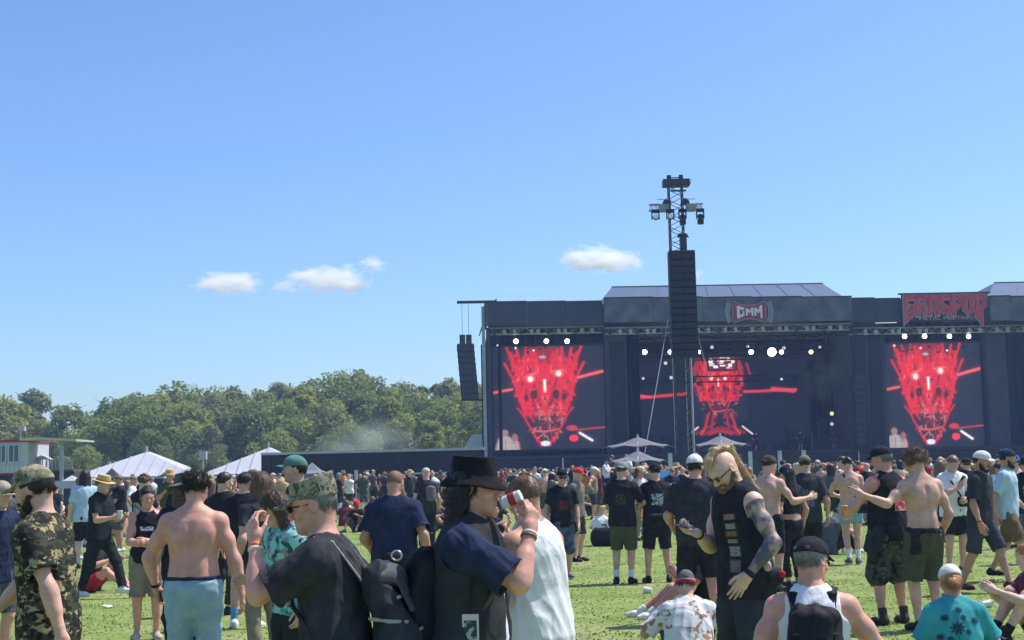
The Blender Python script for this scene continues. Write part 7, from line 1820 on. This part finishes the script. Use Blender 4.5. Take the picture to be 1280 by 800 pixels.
    p.body(); p.tee(PLAID, hem=-.14, loose=.035, sleeve=.45, sr=.07, amp=.006); p.legs(BLACK, .5); p.hair('long', HGIN); p.shoes(SHBLK, None, BLACK, .12, boot=True)
    p = Person('hunched person in white floral shirt and grey cap with crimson band, sitting', 857, 11.9, 176, 1.62, h=.0095, seed=37, lean=30, lean0=10, head=(-4, 6, 0), sh=1.05, wide=1.12, lh=(.26, -.35, .4), rh=(-.26, -.35, .4), **SIT)
    p.body(); p.tee(FLORAL, hem=-.13, loose=.045, sleeve=.9, sr=.078, amp=.008); p.legs(GREY, 1.8, name='trousers'); p.hair('short', HBRN)
    o = p.hat('beanie', cloth('beanie_grey', (.13, .125, .13), .3)); S = Field(); sx = p.Rh @ A3(1, 0, 0); S.seg(p.H(0, .012, .0), p.H(0, .014, .028), (.095, .117), None, .01, sx, True, True); p.build('hat_band', S, mat('crimson_band', (.38, .015, .06), .8), parent=o, h=.008); S = Field(); S.seg(p.H(0, .012, .031), p.H(0, .014, .044), (.094, .116), None, .006, sx, True, True); p.build('hat_stripe', S, mat('mint_stripe', (.38, .50, .42), .8, scale=40, col2=(.5, .4, .3)), parent=o, h=.006)
    p = Person('person sitting behind the big man, bare legs stretched out in white trainers', 874, 16.1, -84, 1.74, h=.013, seed=38, skin=skin('pink'), hip=(0, .05, -.855), rf=(-.13, -.66, .085), lf=(.13, -.60, .085), rk=(-.1, -.2, 1), lk=(.1, -.2, 1), lh=(.15, -.3, .5), rh=(-.15, -.3, .5), lean=14)
    p.body(); p.tee(BLACK, loose=.03); p.legs(BLACK, .75); p.hair('short', HBRN); p.shoes(SHWHT, SOLEW, WHITE, .05)
    S = Field(); S.seg(A3(-.15, .28, .14), A3(.12, .30, .14), (.20, .13), None, .05, (0, 0, 1)); S.cut(A3(0, 0, .004), A3(0, 0, -1)); S2 = Field(); S2.chain([A3(-.1, .28, .33), A3(-.05, .28, .42), A3(.06, .29, .42), A3(.1, .29, .33)], [.012] * 4, .01); prop(p, 'black_bag', 'upright black bag on the grass behind the big black tee man', 'bag', [('bag', S, PACKB, .008), ('handle', S2, STRAPM, 0)])
    p = Person('person in grey tee sitting on the grass beside the blue trunks', 1038, 26.5, 120, 1.74, h=.016, seed=39, lean=25, head=(20, 0, 0), rh=(-.2, -.4, .5), lh=(.2, -.4, .5), **SIT)
    p.body(hands=(None, None)); p.tee(GREY, loose=.04); p.legs(BLACK, 1.9, name='trousers'); p.hair('short', HDRK); p.shoes(SHWHT)
    p = Person('person in white top and yellow-green cap sitting beside a black bag on the lawn', 752, 31, 150, 1.70, h=.017, seed=40, lean=18, rh=(-.2, -.4, .5), lh=(.2, -.4, .5), **SIT)
    p.body(hands=(None, None)); p.tee(WHITE, loose=.03); p.legs(KHAKI, .9); p.hat('cap', cloth('cap_lime', (.42, .45, .10)), h=.012)
    S = Field(); S.seg(A3(-.30, .1, .20), A3(.05, .15, .20), (.22, .14), None, .05, (0, 0, 1)); S.cut(A3(0, 0, .004), A3(0, 0, -1)); S2 = Field(); S2.chain([A3(-.2, .1, .40), A3(-.16, .1, .48), A3(-.08, .12, .48), A3(-.04, .12, .40)], [.014] * 4, .01); prop(p, 'black_bag', 'square black bag on the lawn by the yellow-green cap', 'bag', [('bag', S, PACKB, .008), ('handle', S2, STRAPM, 0)])
    p = Person('person in black tee and red shorts sitting behind the striding straw hat man', 117, 21.5, 80, 1.74, h=.015, seed=41, skin=skin('pink'), lean=12, rh=(-.2, -.4, .5), lh=(.2, -.4, .5), hip=(0, .05, -.855), rf=(-.16, -.64, .085), lf=(.16, -.5, .085), rk=(-.25, -.2, 1), lk=(.25, -.2, 1))
    p.body(hands=(None, None)); p.tee(BLACK, loose=.03); p.legs(RED, .7); p.hair('short', HBRN); p.shoes(SHGRY, SOLEW)
people()
# ================================================================== THE CROWD
def crowd():
    r = random.Random(21)
    POSES = [('arms hanging', dict()),
             ('arms folded', dict(rh=(.02, -.27, 1.14), re=(-1, .3, -.4), lh=(-.02, -.30, 1.17), le=(1, .3, -.4))),
             ('raising a drink', dict(rh=(-.14, -.34, 1.32), re=(-.6, .3, -1))),
             ('checking a phone', dict(rh=(-.05, -.30, 1.22), lh=(.06, -.30, 1.20), head=(32, 0, 0), re=(-1, .2, -.5), le=(1, .2, -.5))),
             ('hands on hips', dict(rh=(-.19, -.02, 1.0), lh=(.19, -.02, 1.0), re=(-1, .5, 0), le=(1, .5, 0))),
             ('shading the eyes', dict(rh=(-.06, -.20, 1.66), re=(-1, .1, -.3), head=(-4, 0, 0))),
             ('striding along', dict(rf=(-.09, -.28, .09), lf=(.09, .26, .14), rh=(-.24, .12, .92), lh=(.24, -.20, .95))),
             ('pointing ahead', dict(lh=(.22, -.55, 1.50), le=(.5, .2, -1), head=(-4, 12, 0))),
             ('sitting on the grass', dict(hip=(0, .05, -.855), rf=(-.18, -.52, .085), lf=(.18, -.50, .085), rk=(-.25, -.2, 1), lk=(.25, -.2, 1), lean=14, rh=(-.2, -.42, .48), lh=(.2, -.42, .48))),
             ('sitting with legs out', dict(hip=(0, .05, -.855), rf=(-.14, -.80, .085), lf=(.12, -.80, .085), rk=(-.1, -.2, 1), lk=(.1, -.2, 1), lean=-14, rh=(-.30, .34, .12), lh=(.30, .34, .12), re=(-.5, 1, 0), le=(.5, 1, 0))),
             ('turning round', dict(twist=28, head=(6, 35, 0), rh=(-.2, -.25, 1.05), lh=(.26, -.1, .95)))]
    bank = []
    HH = .024
    for i, (pn, kw) in enumerate(POSES):
        for fem in ((0, 1) if i in (0, 1, 3, 6, 8) else (0,)):
            p = Person('x', 640, 50, 0, 1.78, h=HH, seed=50 + i, x=0, name='proto', sh=.90 if fem else 1.04, wide=.95 if fem else 1.06, fat=0 if fem else .012 * (i % 3), **kw)
            p.body(hands=('relaxed', 'relaxed') if i < 10 else (None, None))
            p.tee(BLACK, name='shirt', loose=.02, sleeve=.75, h_=None) if False else p.tee(BLACK, loose=.02, sleeve=.75)
            p.tank(BLACK, loose=.015); p.legs(BLACK, .97, r=(.112, .094)); p.legs(BLACK, 1.93, name='trousers'); p.shoes(SHBLK, hh=.02)
            p.hair('short', HDRK, h=.017); p.hair('curly', HDRK, h=.017).name = 'curls'; o = p.parts['hair']; 
            p.hair('long', HDRK, h=.018).name = 'long_hair'
            p.hat('cap', BLACK, h=.013); p.hat('cap', BLACK, back=True, h=.013).name = 'reversed_cap'; p.hat('straw', STRAW, h=.015); p.hat('bucket', BLACK, h=.015)
            for ft, nm in ((False, 'back_print'), (True, 'chest_print')):
                d_ = p.decal(nm, [o for o in p.root.children if o.name.startswith('shirt')][0], [], 0, .24, .25, .26, front=ft, n=8); d_.parent = p.root
            parts = {}
            for o in list(p.root.children): parts.setdefault(o.name.split('.')[0], []).append((o.data, [(q.data) for q in o.children]))
            for o in list(p.root.children_recursive): bpy.data.objects.remove(o)
            bpy.data.objects.remove(p.root)
            bank.append((pn, fem, parts))
    tops = [(BLACK, 'black', 30), (FADED, 'dark', 16), (CHAR, 'charcoal', 8), (NAVY, 'navy', 5), (GREY, 'grey', 6), (WHITE, 'white', 9), (OLIVE, 'olive', 4), (RED, 'red', 2), (cloth('top_orange', (.62, .20, .04)), 'orange', 2), (KHAKI, 'khaki', 2), (BLUET, 'pale blue', 2), (cloth('top_mint', (.20, .42, .38)), 'mint green', 2), (cloth('top_maroon', (.16, .03, .04)), 'maroon', 2)]
    bots = [(BLACK, 30), (CHAR, 12), (KHAKI, 9), (OLIVE, 9), (DENIMD, 9), (DENIM, 4), (GREY, 6), (BROWN, 3)]
    skins = [(skin('fair'), 5), (skin('pink'), 4), (skin('tan'), 3), (skin('light'), 3), (skin('brown'), 1)]
    hairs = [(HDRK, 'dark', 5), (HBRN, 'brown', 5), (HLBR, 'light brown', 4), (HBLD, 'blond', 4), (HGRY, 'grey', 2), (HGIN, 'ginger', 1)]
    caps = [(BLACK, 'black', 8), (cloth('cap_white', (.72, .70, .68), .06), 'white', 5), (cloth('cap_red', (.62, .05, .06), .1), 'red', 2), (OLIVE, 'olive', 3), (CAMO2, 'camo', 2), (GREYHAT, 'grey', 2), (cloth('cap_cream', (.55, .50, .40)), 'cream', 2), (cloth('cap_blue', (.05, .14, .40)), 'blue', 1)]
    pick = lambda L: r.choices(L, [q[-1] for q in L])[0]
    def where(px, Y):
        if Y > 120: return 'on the stage'
        if px < 95: return 'near the white cabin'
        if px < 165: return 'before the peaked marquee'
        if px < 245: return 'past the peaked marquee'
        if px < 330: return 'before the second marquee'
        if px < 420: return 'by the grey gazebo'
        if px < 520: return 'before the black hoarding'
        if px < 610: return 'by the scaffold tower'
        if px < 690: return 'below the first screen'
        if px < 755: return 'past the first screen'
        if px < 840: return 'near the parasols'
        if px < 900: return 'below the tower'
        if px < 960: return 'below the red bust'
        if px < 1030: return 'below the drum riser'
        if px < 1110: return 'below the stage column'
        if px < 1175: return 'under the lettered sign'
        if px < 1240: return 'past the lettered sign'
        return 'beyond the second screen'
    used = {}
    inks = {m.name: [print_mat('tee_print_%s_%d' % (m.name, i), ik_, cl, sc_, th, .2, i * 2.3, (1, 1, 1), ik2) for i, (ik_, ik2, sc_, th) in enumerate((((.55, .55, .54), (.20, .20, .21), 6, .45), ((.30, .05, .05), (.45, .40, .36), 7, .46), ((.20, .21, .22), (.09, .09, .10), 5, .42), ((.40, .34, .20), (.14, .12, .08), 8, .46), ((.62, .62, .60), (.62, .62, .60), 9, .5)))] for m, cl in ((BLACK, (.024, .025, .031)), (FADED, (.040, .041, .048)))}
    def add(px, Y, yaw=None, top=None, kind=None, hat=None, sit=False, z=0.0, H=None, bottom=None, grp='people in the packed crowd before the stage'):
      for attempt in range(14):
        pn, fem, parts = r.choice([q for q in bank if ('sitting' in q[0]) == sit])
        sk = pick(skins)[0]; hair = pick(hairs); tp = pick(tops) if top is None else top; bt = pick(bots)[0] if bottom is None else bottom
        u = r.random(); what = kind or ('bare' if (u < .11 and not fem) else 'tank' if u < .24 else 'tee')
        v = r.random(); hd = hat or ('cap' if v < .26 else 'reversed_cap' if v < .34 else 'bucket_hat' if v < .39 else 'straw_hat' if v < .43 else 'bald' if v < .50 and not fem else 'long' if (fem or v < .60) else 'short' if v < .86 else 'curls')
        H = H or (r.gauss(1.63, .05) if fem else r.gauss(1.72, .06)); H = min(1.86, max(1.52, H))
        if yaw is None: yaw = r.choice([180 + r.uniform(-40, 40)] * 6 + [r.uniform(-180, 180)] * 3 + [r.uniform(-30, 30)])
        X = at(px, 610, Y).x
        yw_ = yaw; yw = ((yaw + 180) % 360) - 180
        face = 'facing us' if abs(yw) < 45 else 'facing away' if abs(yw) > 135 else 'facing the tents' if yw < 0 else 'looking sideways'
        cp = pick(caps)
        tw = {'bare': 'bare-chested' if abs(yw) < 90 else 'bare-backed', 'tank': 'in %s tank top' % tp[1], 'tee': 'in %s tee' % tp[1]}[what]
        hw = {'cap': 'and %s cap' % cp[1], 'reversed_cap': 'and reversed %s cap' % cp[1], 'bucket_hat': 'and %s bucket hat' % cp[1], 'straw_hat': 'and straw hat', 'bald': 'with a bald head', 'long': 'with long %s hair' % hair[1], 'short': 'with short %s hair' % hair[1], 'curls': 'with %s curls' % hair[1]}[hd]
        lab = '%s %s %s, %s, %s' % ('woman' if fem else 'man', tw, hw, pn, where(px, Y))
        if len(lab.split()) > 16: lab = lab.replace(', ' + pn, '', 1)
        if lab in used: lab = lab.replace(pn, face)
        if lab not in used: break
      used[lab] = 1
      if True:
        t = empty('person', (X, Y, z), R(yaw), lab, 'person', grp); s = H / 1.78; wf = s * r.uniform(.93, 1.14); t.scale = (wf, wf, s)
        def put(nm, m, sub=None):
            for me, ch in parts[nm]:
                if not me.materials: me.materials.append(m)
                o = bpy.data.objects.new(nm, me); COL.objects.link(o); o.parent = t
                o.material_slots[0].link = 'OBJECT'; o.material_slots[0].material = m
                if nm == 'shoe' and Y > 45: pass
        put('body', sk)
        if what == 'tee':
            put('shirt', tp[0])
            if tp[0] in (BLACK, FADED) and r.random() < .6:
                put('back_print', r.choice(inks[tp[0].name]))
                if r.random() < .7: put('chest_print', r.choice(inks[tp[0].name]))
        if what == 'tank': put('tank_top', tp[0])
        put('shorts' if r.random() < .68 else 'trousers', bt)
        put('shoe', r.choice([SHBLK, SHBLK, SHGRY, SHWHT]))
        if hd in ('cap', 'reversed_cap', 'bucket_hat'): put(hd, cp[0])
        if hd == 'straw_hat': put(hd, STRAW)
        if hd in ('cap', 'reversed_cap', 'bucket_hat', 'straw_hat'): put('long_hair' if fem else 'hair', hair[0])
        if hd == 'long': put('long_hair', hair[0])
        if hd == 'short': put('hair', hair[0])
        if hd == 'curls': put('curls', hair[0])
        return t
    taken = []
    def free(X, Y, d):
        return all((X - a) ** 2 + (Y - b) ** 2 > d * d for a, b in taken)
    for o in list(COL.objects):
        if o.get('category') == 'person': taken.append((o.location.x, o.location.y))
    # a few placed by hand: the people at the bar and those standing by themselves
    W_, B_ = (WHITE, 'white', 1), (BLACK, 'black', 1)
    for px, Y, kw in ((758, 61, dict(z=.5, top=W_, hat='cap', yaw=60)), (768, 61.4, dict(z=.5, top=(GREY, 'grey', 1), hat='long', yaw=-60)), (784, 60.6, dict(z=.5, top=W_, hat='cap', yaw=170)), (741, 47, dict(kind='tank', top=(KHAKI, 'khaki', 1), hat='cap', yaw=80)), (748, 47.5, dict(top=(tops[12]), hat='cap', yaw=-70)), (178, 24, dict(top=B_, hat='curls', yaw=150)), (846, 48, dict(top=(KHAKI, 'khaki', 1), hat='straw_hat', yaw=30)),
                      (52, 22, dict(top=B_, yaw=160)), (98, 30, dict(top=(tops[11]), hat='short', yaw=120)), (106, 27, dict(top=(BLUET, 'pale blue', 1), yaw=200, hat='long')), (150, 33, dict(yaw=-60)), (165, 36, dict(top=W_, yaw=100)), (212, 31, dict(yaw=20)), (222, 28, dict(top=B_, yaw=200)),
                      (262, 24, dict(yaw=170, top=B_)), (288, 27, dict(yaw=120)), (320, 24, dict(yaw=-100, top=B_)), (352, 21, dict(yaw=160, top=(NAVY, 'navy', 1))), 
                      (690, 40, dict(yaw=170, top=(GREY, 'grey', 1))), (682, 44, dict(yaw=200, top=W_)), (699, 47, dict(top=B_)), (806, 38, dict(yaw=0, top=(GREY, 'grey', 1), hat='long')), (799, 33, dict(yaw=40, kind='tank', top=W_)), (985, 30, dict(yaw=170, top=B_)), (1000, 33, dict(yaw=-60)), (1040, 36, dict(yaw=180, top=(GREY, 'grey', 1))), (1052, 34, dict(yaw=60, kind='bare')), (1085, 38, dict(yaw=190, top=B_)),
                      (1176, 28, dict(yaw=170, kind='bare')), (1182, 33, dict(yaw=40, top=W_)), (1210, 30, dict(yaw=190, top=B_)), (1246, 32, dict(yaw=20, top=W_)), (1272, 27, dict(yaw=200, top=(GREY, 'grey', 1))), (1284, 23, dict(yaw=170, top=B_)), (20, 30, dict(yaw=150, top=B_)), (38, 35, dict(yaw=-40, top=W_)), (8, 26, dict(yaw=30, top=(GREY, 'grey', 1))), (70, 40, dict(yaw=180))):
        X = at(px, 610, Y).x; taken.append((X, Y)); add(px, Y, grp='people in the packed crowd before the stage', **kw)
    for k, (px, Y, z) in enumerate(STAGE_SPOTS): add(px, Y, z=z, yaw=(10, -30, 40)[k], top=(BLACK, 'black', 1), hat='long', grp='performers on the stage')
    n = 0; tries = 0
    target = 300 - sum(1 for o in COL.objects if o.get('category') == 'person')
    YF = 72.0
    def blocked(px, X, Y):
        if -60 < px < 112 and Y > 55: return True
        if abs(X - at(780, 590, 61).x) < 2.6 and 59.7 < Y < 62.4: return True
        if 830 < px < 1012 and 59.4 < Y < 60.6: return True
        if abs(Y - 52) < .8 and 800 < px < 850: return True
        if abs(X - at(848, 580, 70).x) < 2 and 68.4 < Y < 71.8: return True
        for gx, gY, rr in ((140, 66, 1.0), (208, 72, 1.0), (90, 58, .9), (390, 74, 1.2), (797, 63, .5), (797, 56, .5), (900, 62, .5)):
            if abs(X - at(gx, 590, gY).x) < rr and abs(Y - gY) < rr: return True
        if px < 402 and Y > 81: return True
        if px < 620:
            if Y > (82.5 if px > 310 else 81): return True
        return False
    ns = 0
    while ns < 95 and tries < 9000:                                  # groups sitting between the lawn and the standing crowd
        tries += 1
        left = r.random() < .68
        px = r.uniform(-20, 690) if left else r.uniform(690, 1290); Y = r.uniform(33, 54) if left else r.uniform(40, 52)
        X = at(px, 610, Y).x
        if blocked(px, X, Y) or not free(X, Y, .85): continue
        taken.append((X, Y)); add(px, Y, sit=True, yaw=r.choice([180, 150, 210, 120, 240, 60, -60, 0]) + r.uniform(-20, 20), grp='people sitting on the grass'); ns += 1; n += 1
    tries = 0
    while n < target and tries < 9000:
        tries += 1
        Y = math.sqrt(r.uniform(42 ** 2, YF ** 2)); px = r.uniform(-30, 1310)
        X = at(px, 610, Y).x
        lim = 47 + 4 * math.sin(px * .02) if 690 < px < 1240 else 52 + 3 * math.sin(px * .03) if px < 690 else 43
        if Y < lim or blocked(px, X, Y) or not free(X, Y, .62): continue
        taken.append((X, Y)); add(px, Y); n += 1

    # the rest of the crowd, too many to count, as one mass
    lows = []
    for i, (pn, kw) in enumerate(POSES[:6] + POSES[7:8] + POSES[10:]):
        p = Person('x', 640, 50, 0, 1.78, h=.05, seed=90 + i, x=0, name='proto', **kw)
        S = Field(); p.torso(S, .0)
        for sd in 'rl':
            S.seg(p.shp[sd], p.elb[sd], .05, .042); S.seg(p.elb[sd], p.wri[sd] + (p.wri[sd] - p.elb[sd]) * .5, .042, .034); S.seg(p.knee[sd], p.ank[sd] - A3(0, 0, .06), .055, .05)
        S.seg(p.nb, p.hc, .06); S.ell(p.H(0, -.01, .0), (.075, .09, .115), p.Rh)
        T_ = Field(); p.torso(T_, .02, -.12, .5); p.traps(T_, .02)
        for sd in 'rl': T_.seg(p.shp[sd], p.shp[sd] * .4 + p.elb[sd] * .6, .075, .08, f1=True)
        L_ = Field(); p.torso(L_, .012, -.15, .02)
        for sd in 'rl': L_.seg(p.hipj[sd], p.knee[sd], .11, .09)
        Hh = Field(); Hh.ell(p.H(0, .018, .035), (.088, .105, .10), p.Rh); Hh.cut(p.H(0, -.06, .04), p.Rh @ A3(0, -1, -.6))
        Hc = Field(); Hc.ell(p.H(0, .012, .045), (.092, .112, .095), p.Rh); Hc.seg(p.H(0, -.09, .045), p.H(0, -.16, .03), (.07, .02), None, .02, p.Rh @ A3(1, 0, 0)); Hc.cut(p.H(0, 0, .025), p.Rh @ A3(0, 0, -1))
        lows.append([F_.mesh(hh) for F_, hh in ((S, .055), (T_, .06), (L_, .06), (Hh, .038), (Hc, .035))])
        for o in list(p.root.children_recursive): bpy.data.objects.remove(o)
        bpy.data.objects.remove(p.root)
    pal = [q[0] for q in skins] + [q[0] for q in tops] + [q[0] for q in bots] + [q[0] for q in hairs] + [q[0] for q in caps] + [STRAW]
    VV, QQ, MM = [], [], []; nv = 0; cnt = 0; tries = 0
    while cnt < 760 and tries < 12000:
        tries += 1
        Y = math.sqrt(r.uniform(62 ** 2, 119 ** 2)); px = r.uniform(-40, 1420)
        if r.random() > (1.0 if Y > 70 else .35): continue
        X = at(px, 610, Y).x
        if blocked(px, X, Y) or not free(X, Y, .58): continue
        taken.append((X, Y)); cnt += 1
        L = r.choice(lows); s = min(1.9, max(1.55, r.gauss(1.69, .07))) / 1.78; yaw = R(180 + r.gauss(0, 50)); c, q = math.cos(yaw) * s, math.sin(yaw) * s
        hasc = r.random() < .42; bare = r.random() < .1
        ms = [pick(skins)[0], pick(tops)[0], pick(bots)[0], pick(hairs)[0], (STRAW if r.random() < .1 else pick(caps)[0])]
        for k, (V, Q) in enumerate(L):
            if (k == 1 and bare) or (k == 4 and not hasc) or (k == 3 and r.random() < .07): continue
            W = np.stack([V[:, 0] * c - V[:, 1] * q + X, V[:, 0] * q + V[:, 1] * c + Y, V[:, 2] * s], 1)
            VV.append(W); QQ.append(Q + nv); MM.append(np.full(len(Q), pal.index(ms[k]))); nv += len(V)
    me = fast_mesh('crowd', np.concatenate(VV), np.concatenate(QQ), True, np.concatenate(MM))
    o = link('crowd', me, None, pal); tag(o, kind='stuff')
    # crowd barrier posts are hidden; a crew flag of steam etc. is left out
crowd()
# ------------------------------------------------------------------ summer haze: even air in one closed box round the field
def haze():
    m = bpy.data.materials.new('air'); m.use_nodes = True
    n, l = nt(m); n.remove(n['Principled BSDF'])
    pv = n.new('ShaderNodeVolumePrincipled'); pv.inputs['Color'].default_value = (.34, .48, 1.0, 1); pv.inputs['Absorption Color'].default_value = (1, 1, 1, 1); pv.inputs['Density'].default_value = HAZE; pv.inputs['Anisotropy'].default_value = .2
    l.new(pv.outputs[0], n['Material Output'].inputs['Volume'])
    o = MB().bb(-130, 130, -12, 260, -1.0, 19.5).build('haze', m); tag(o, kind='stuff')
HAZE = .00062
haze()
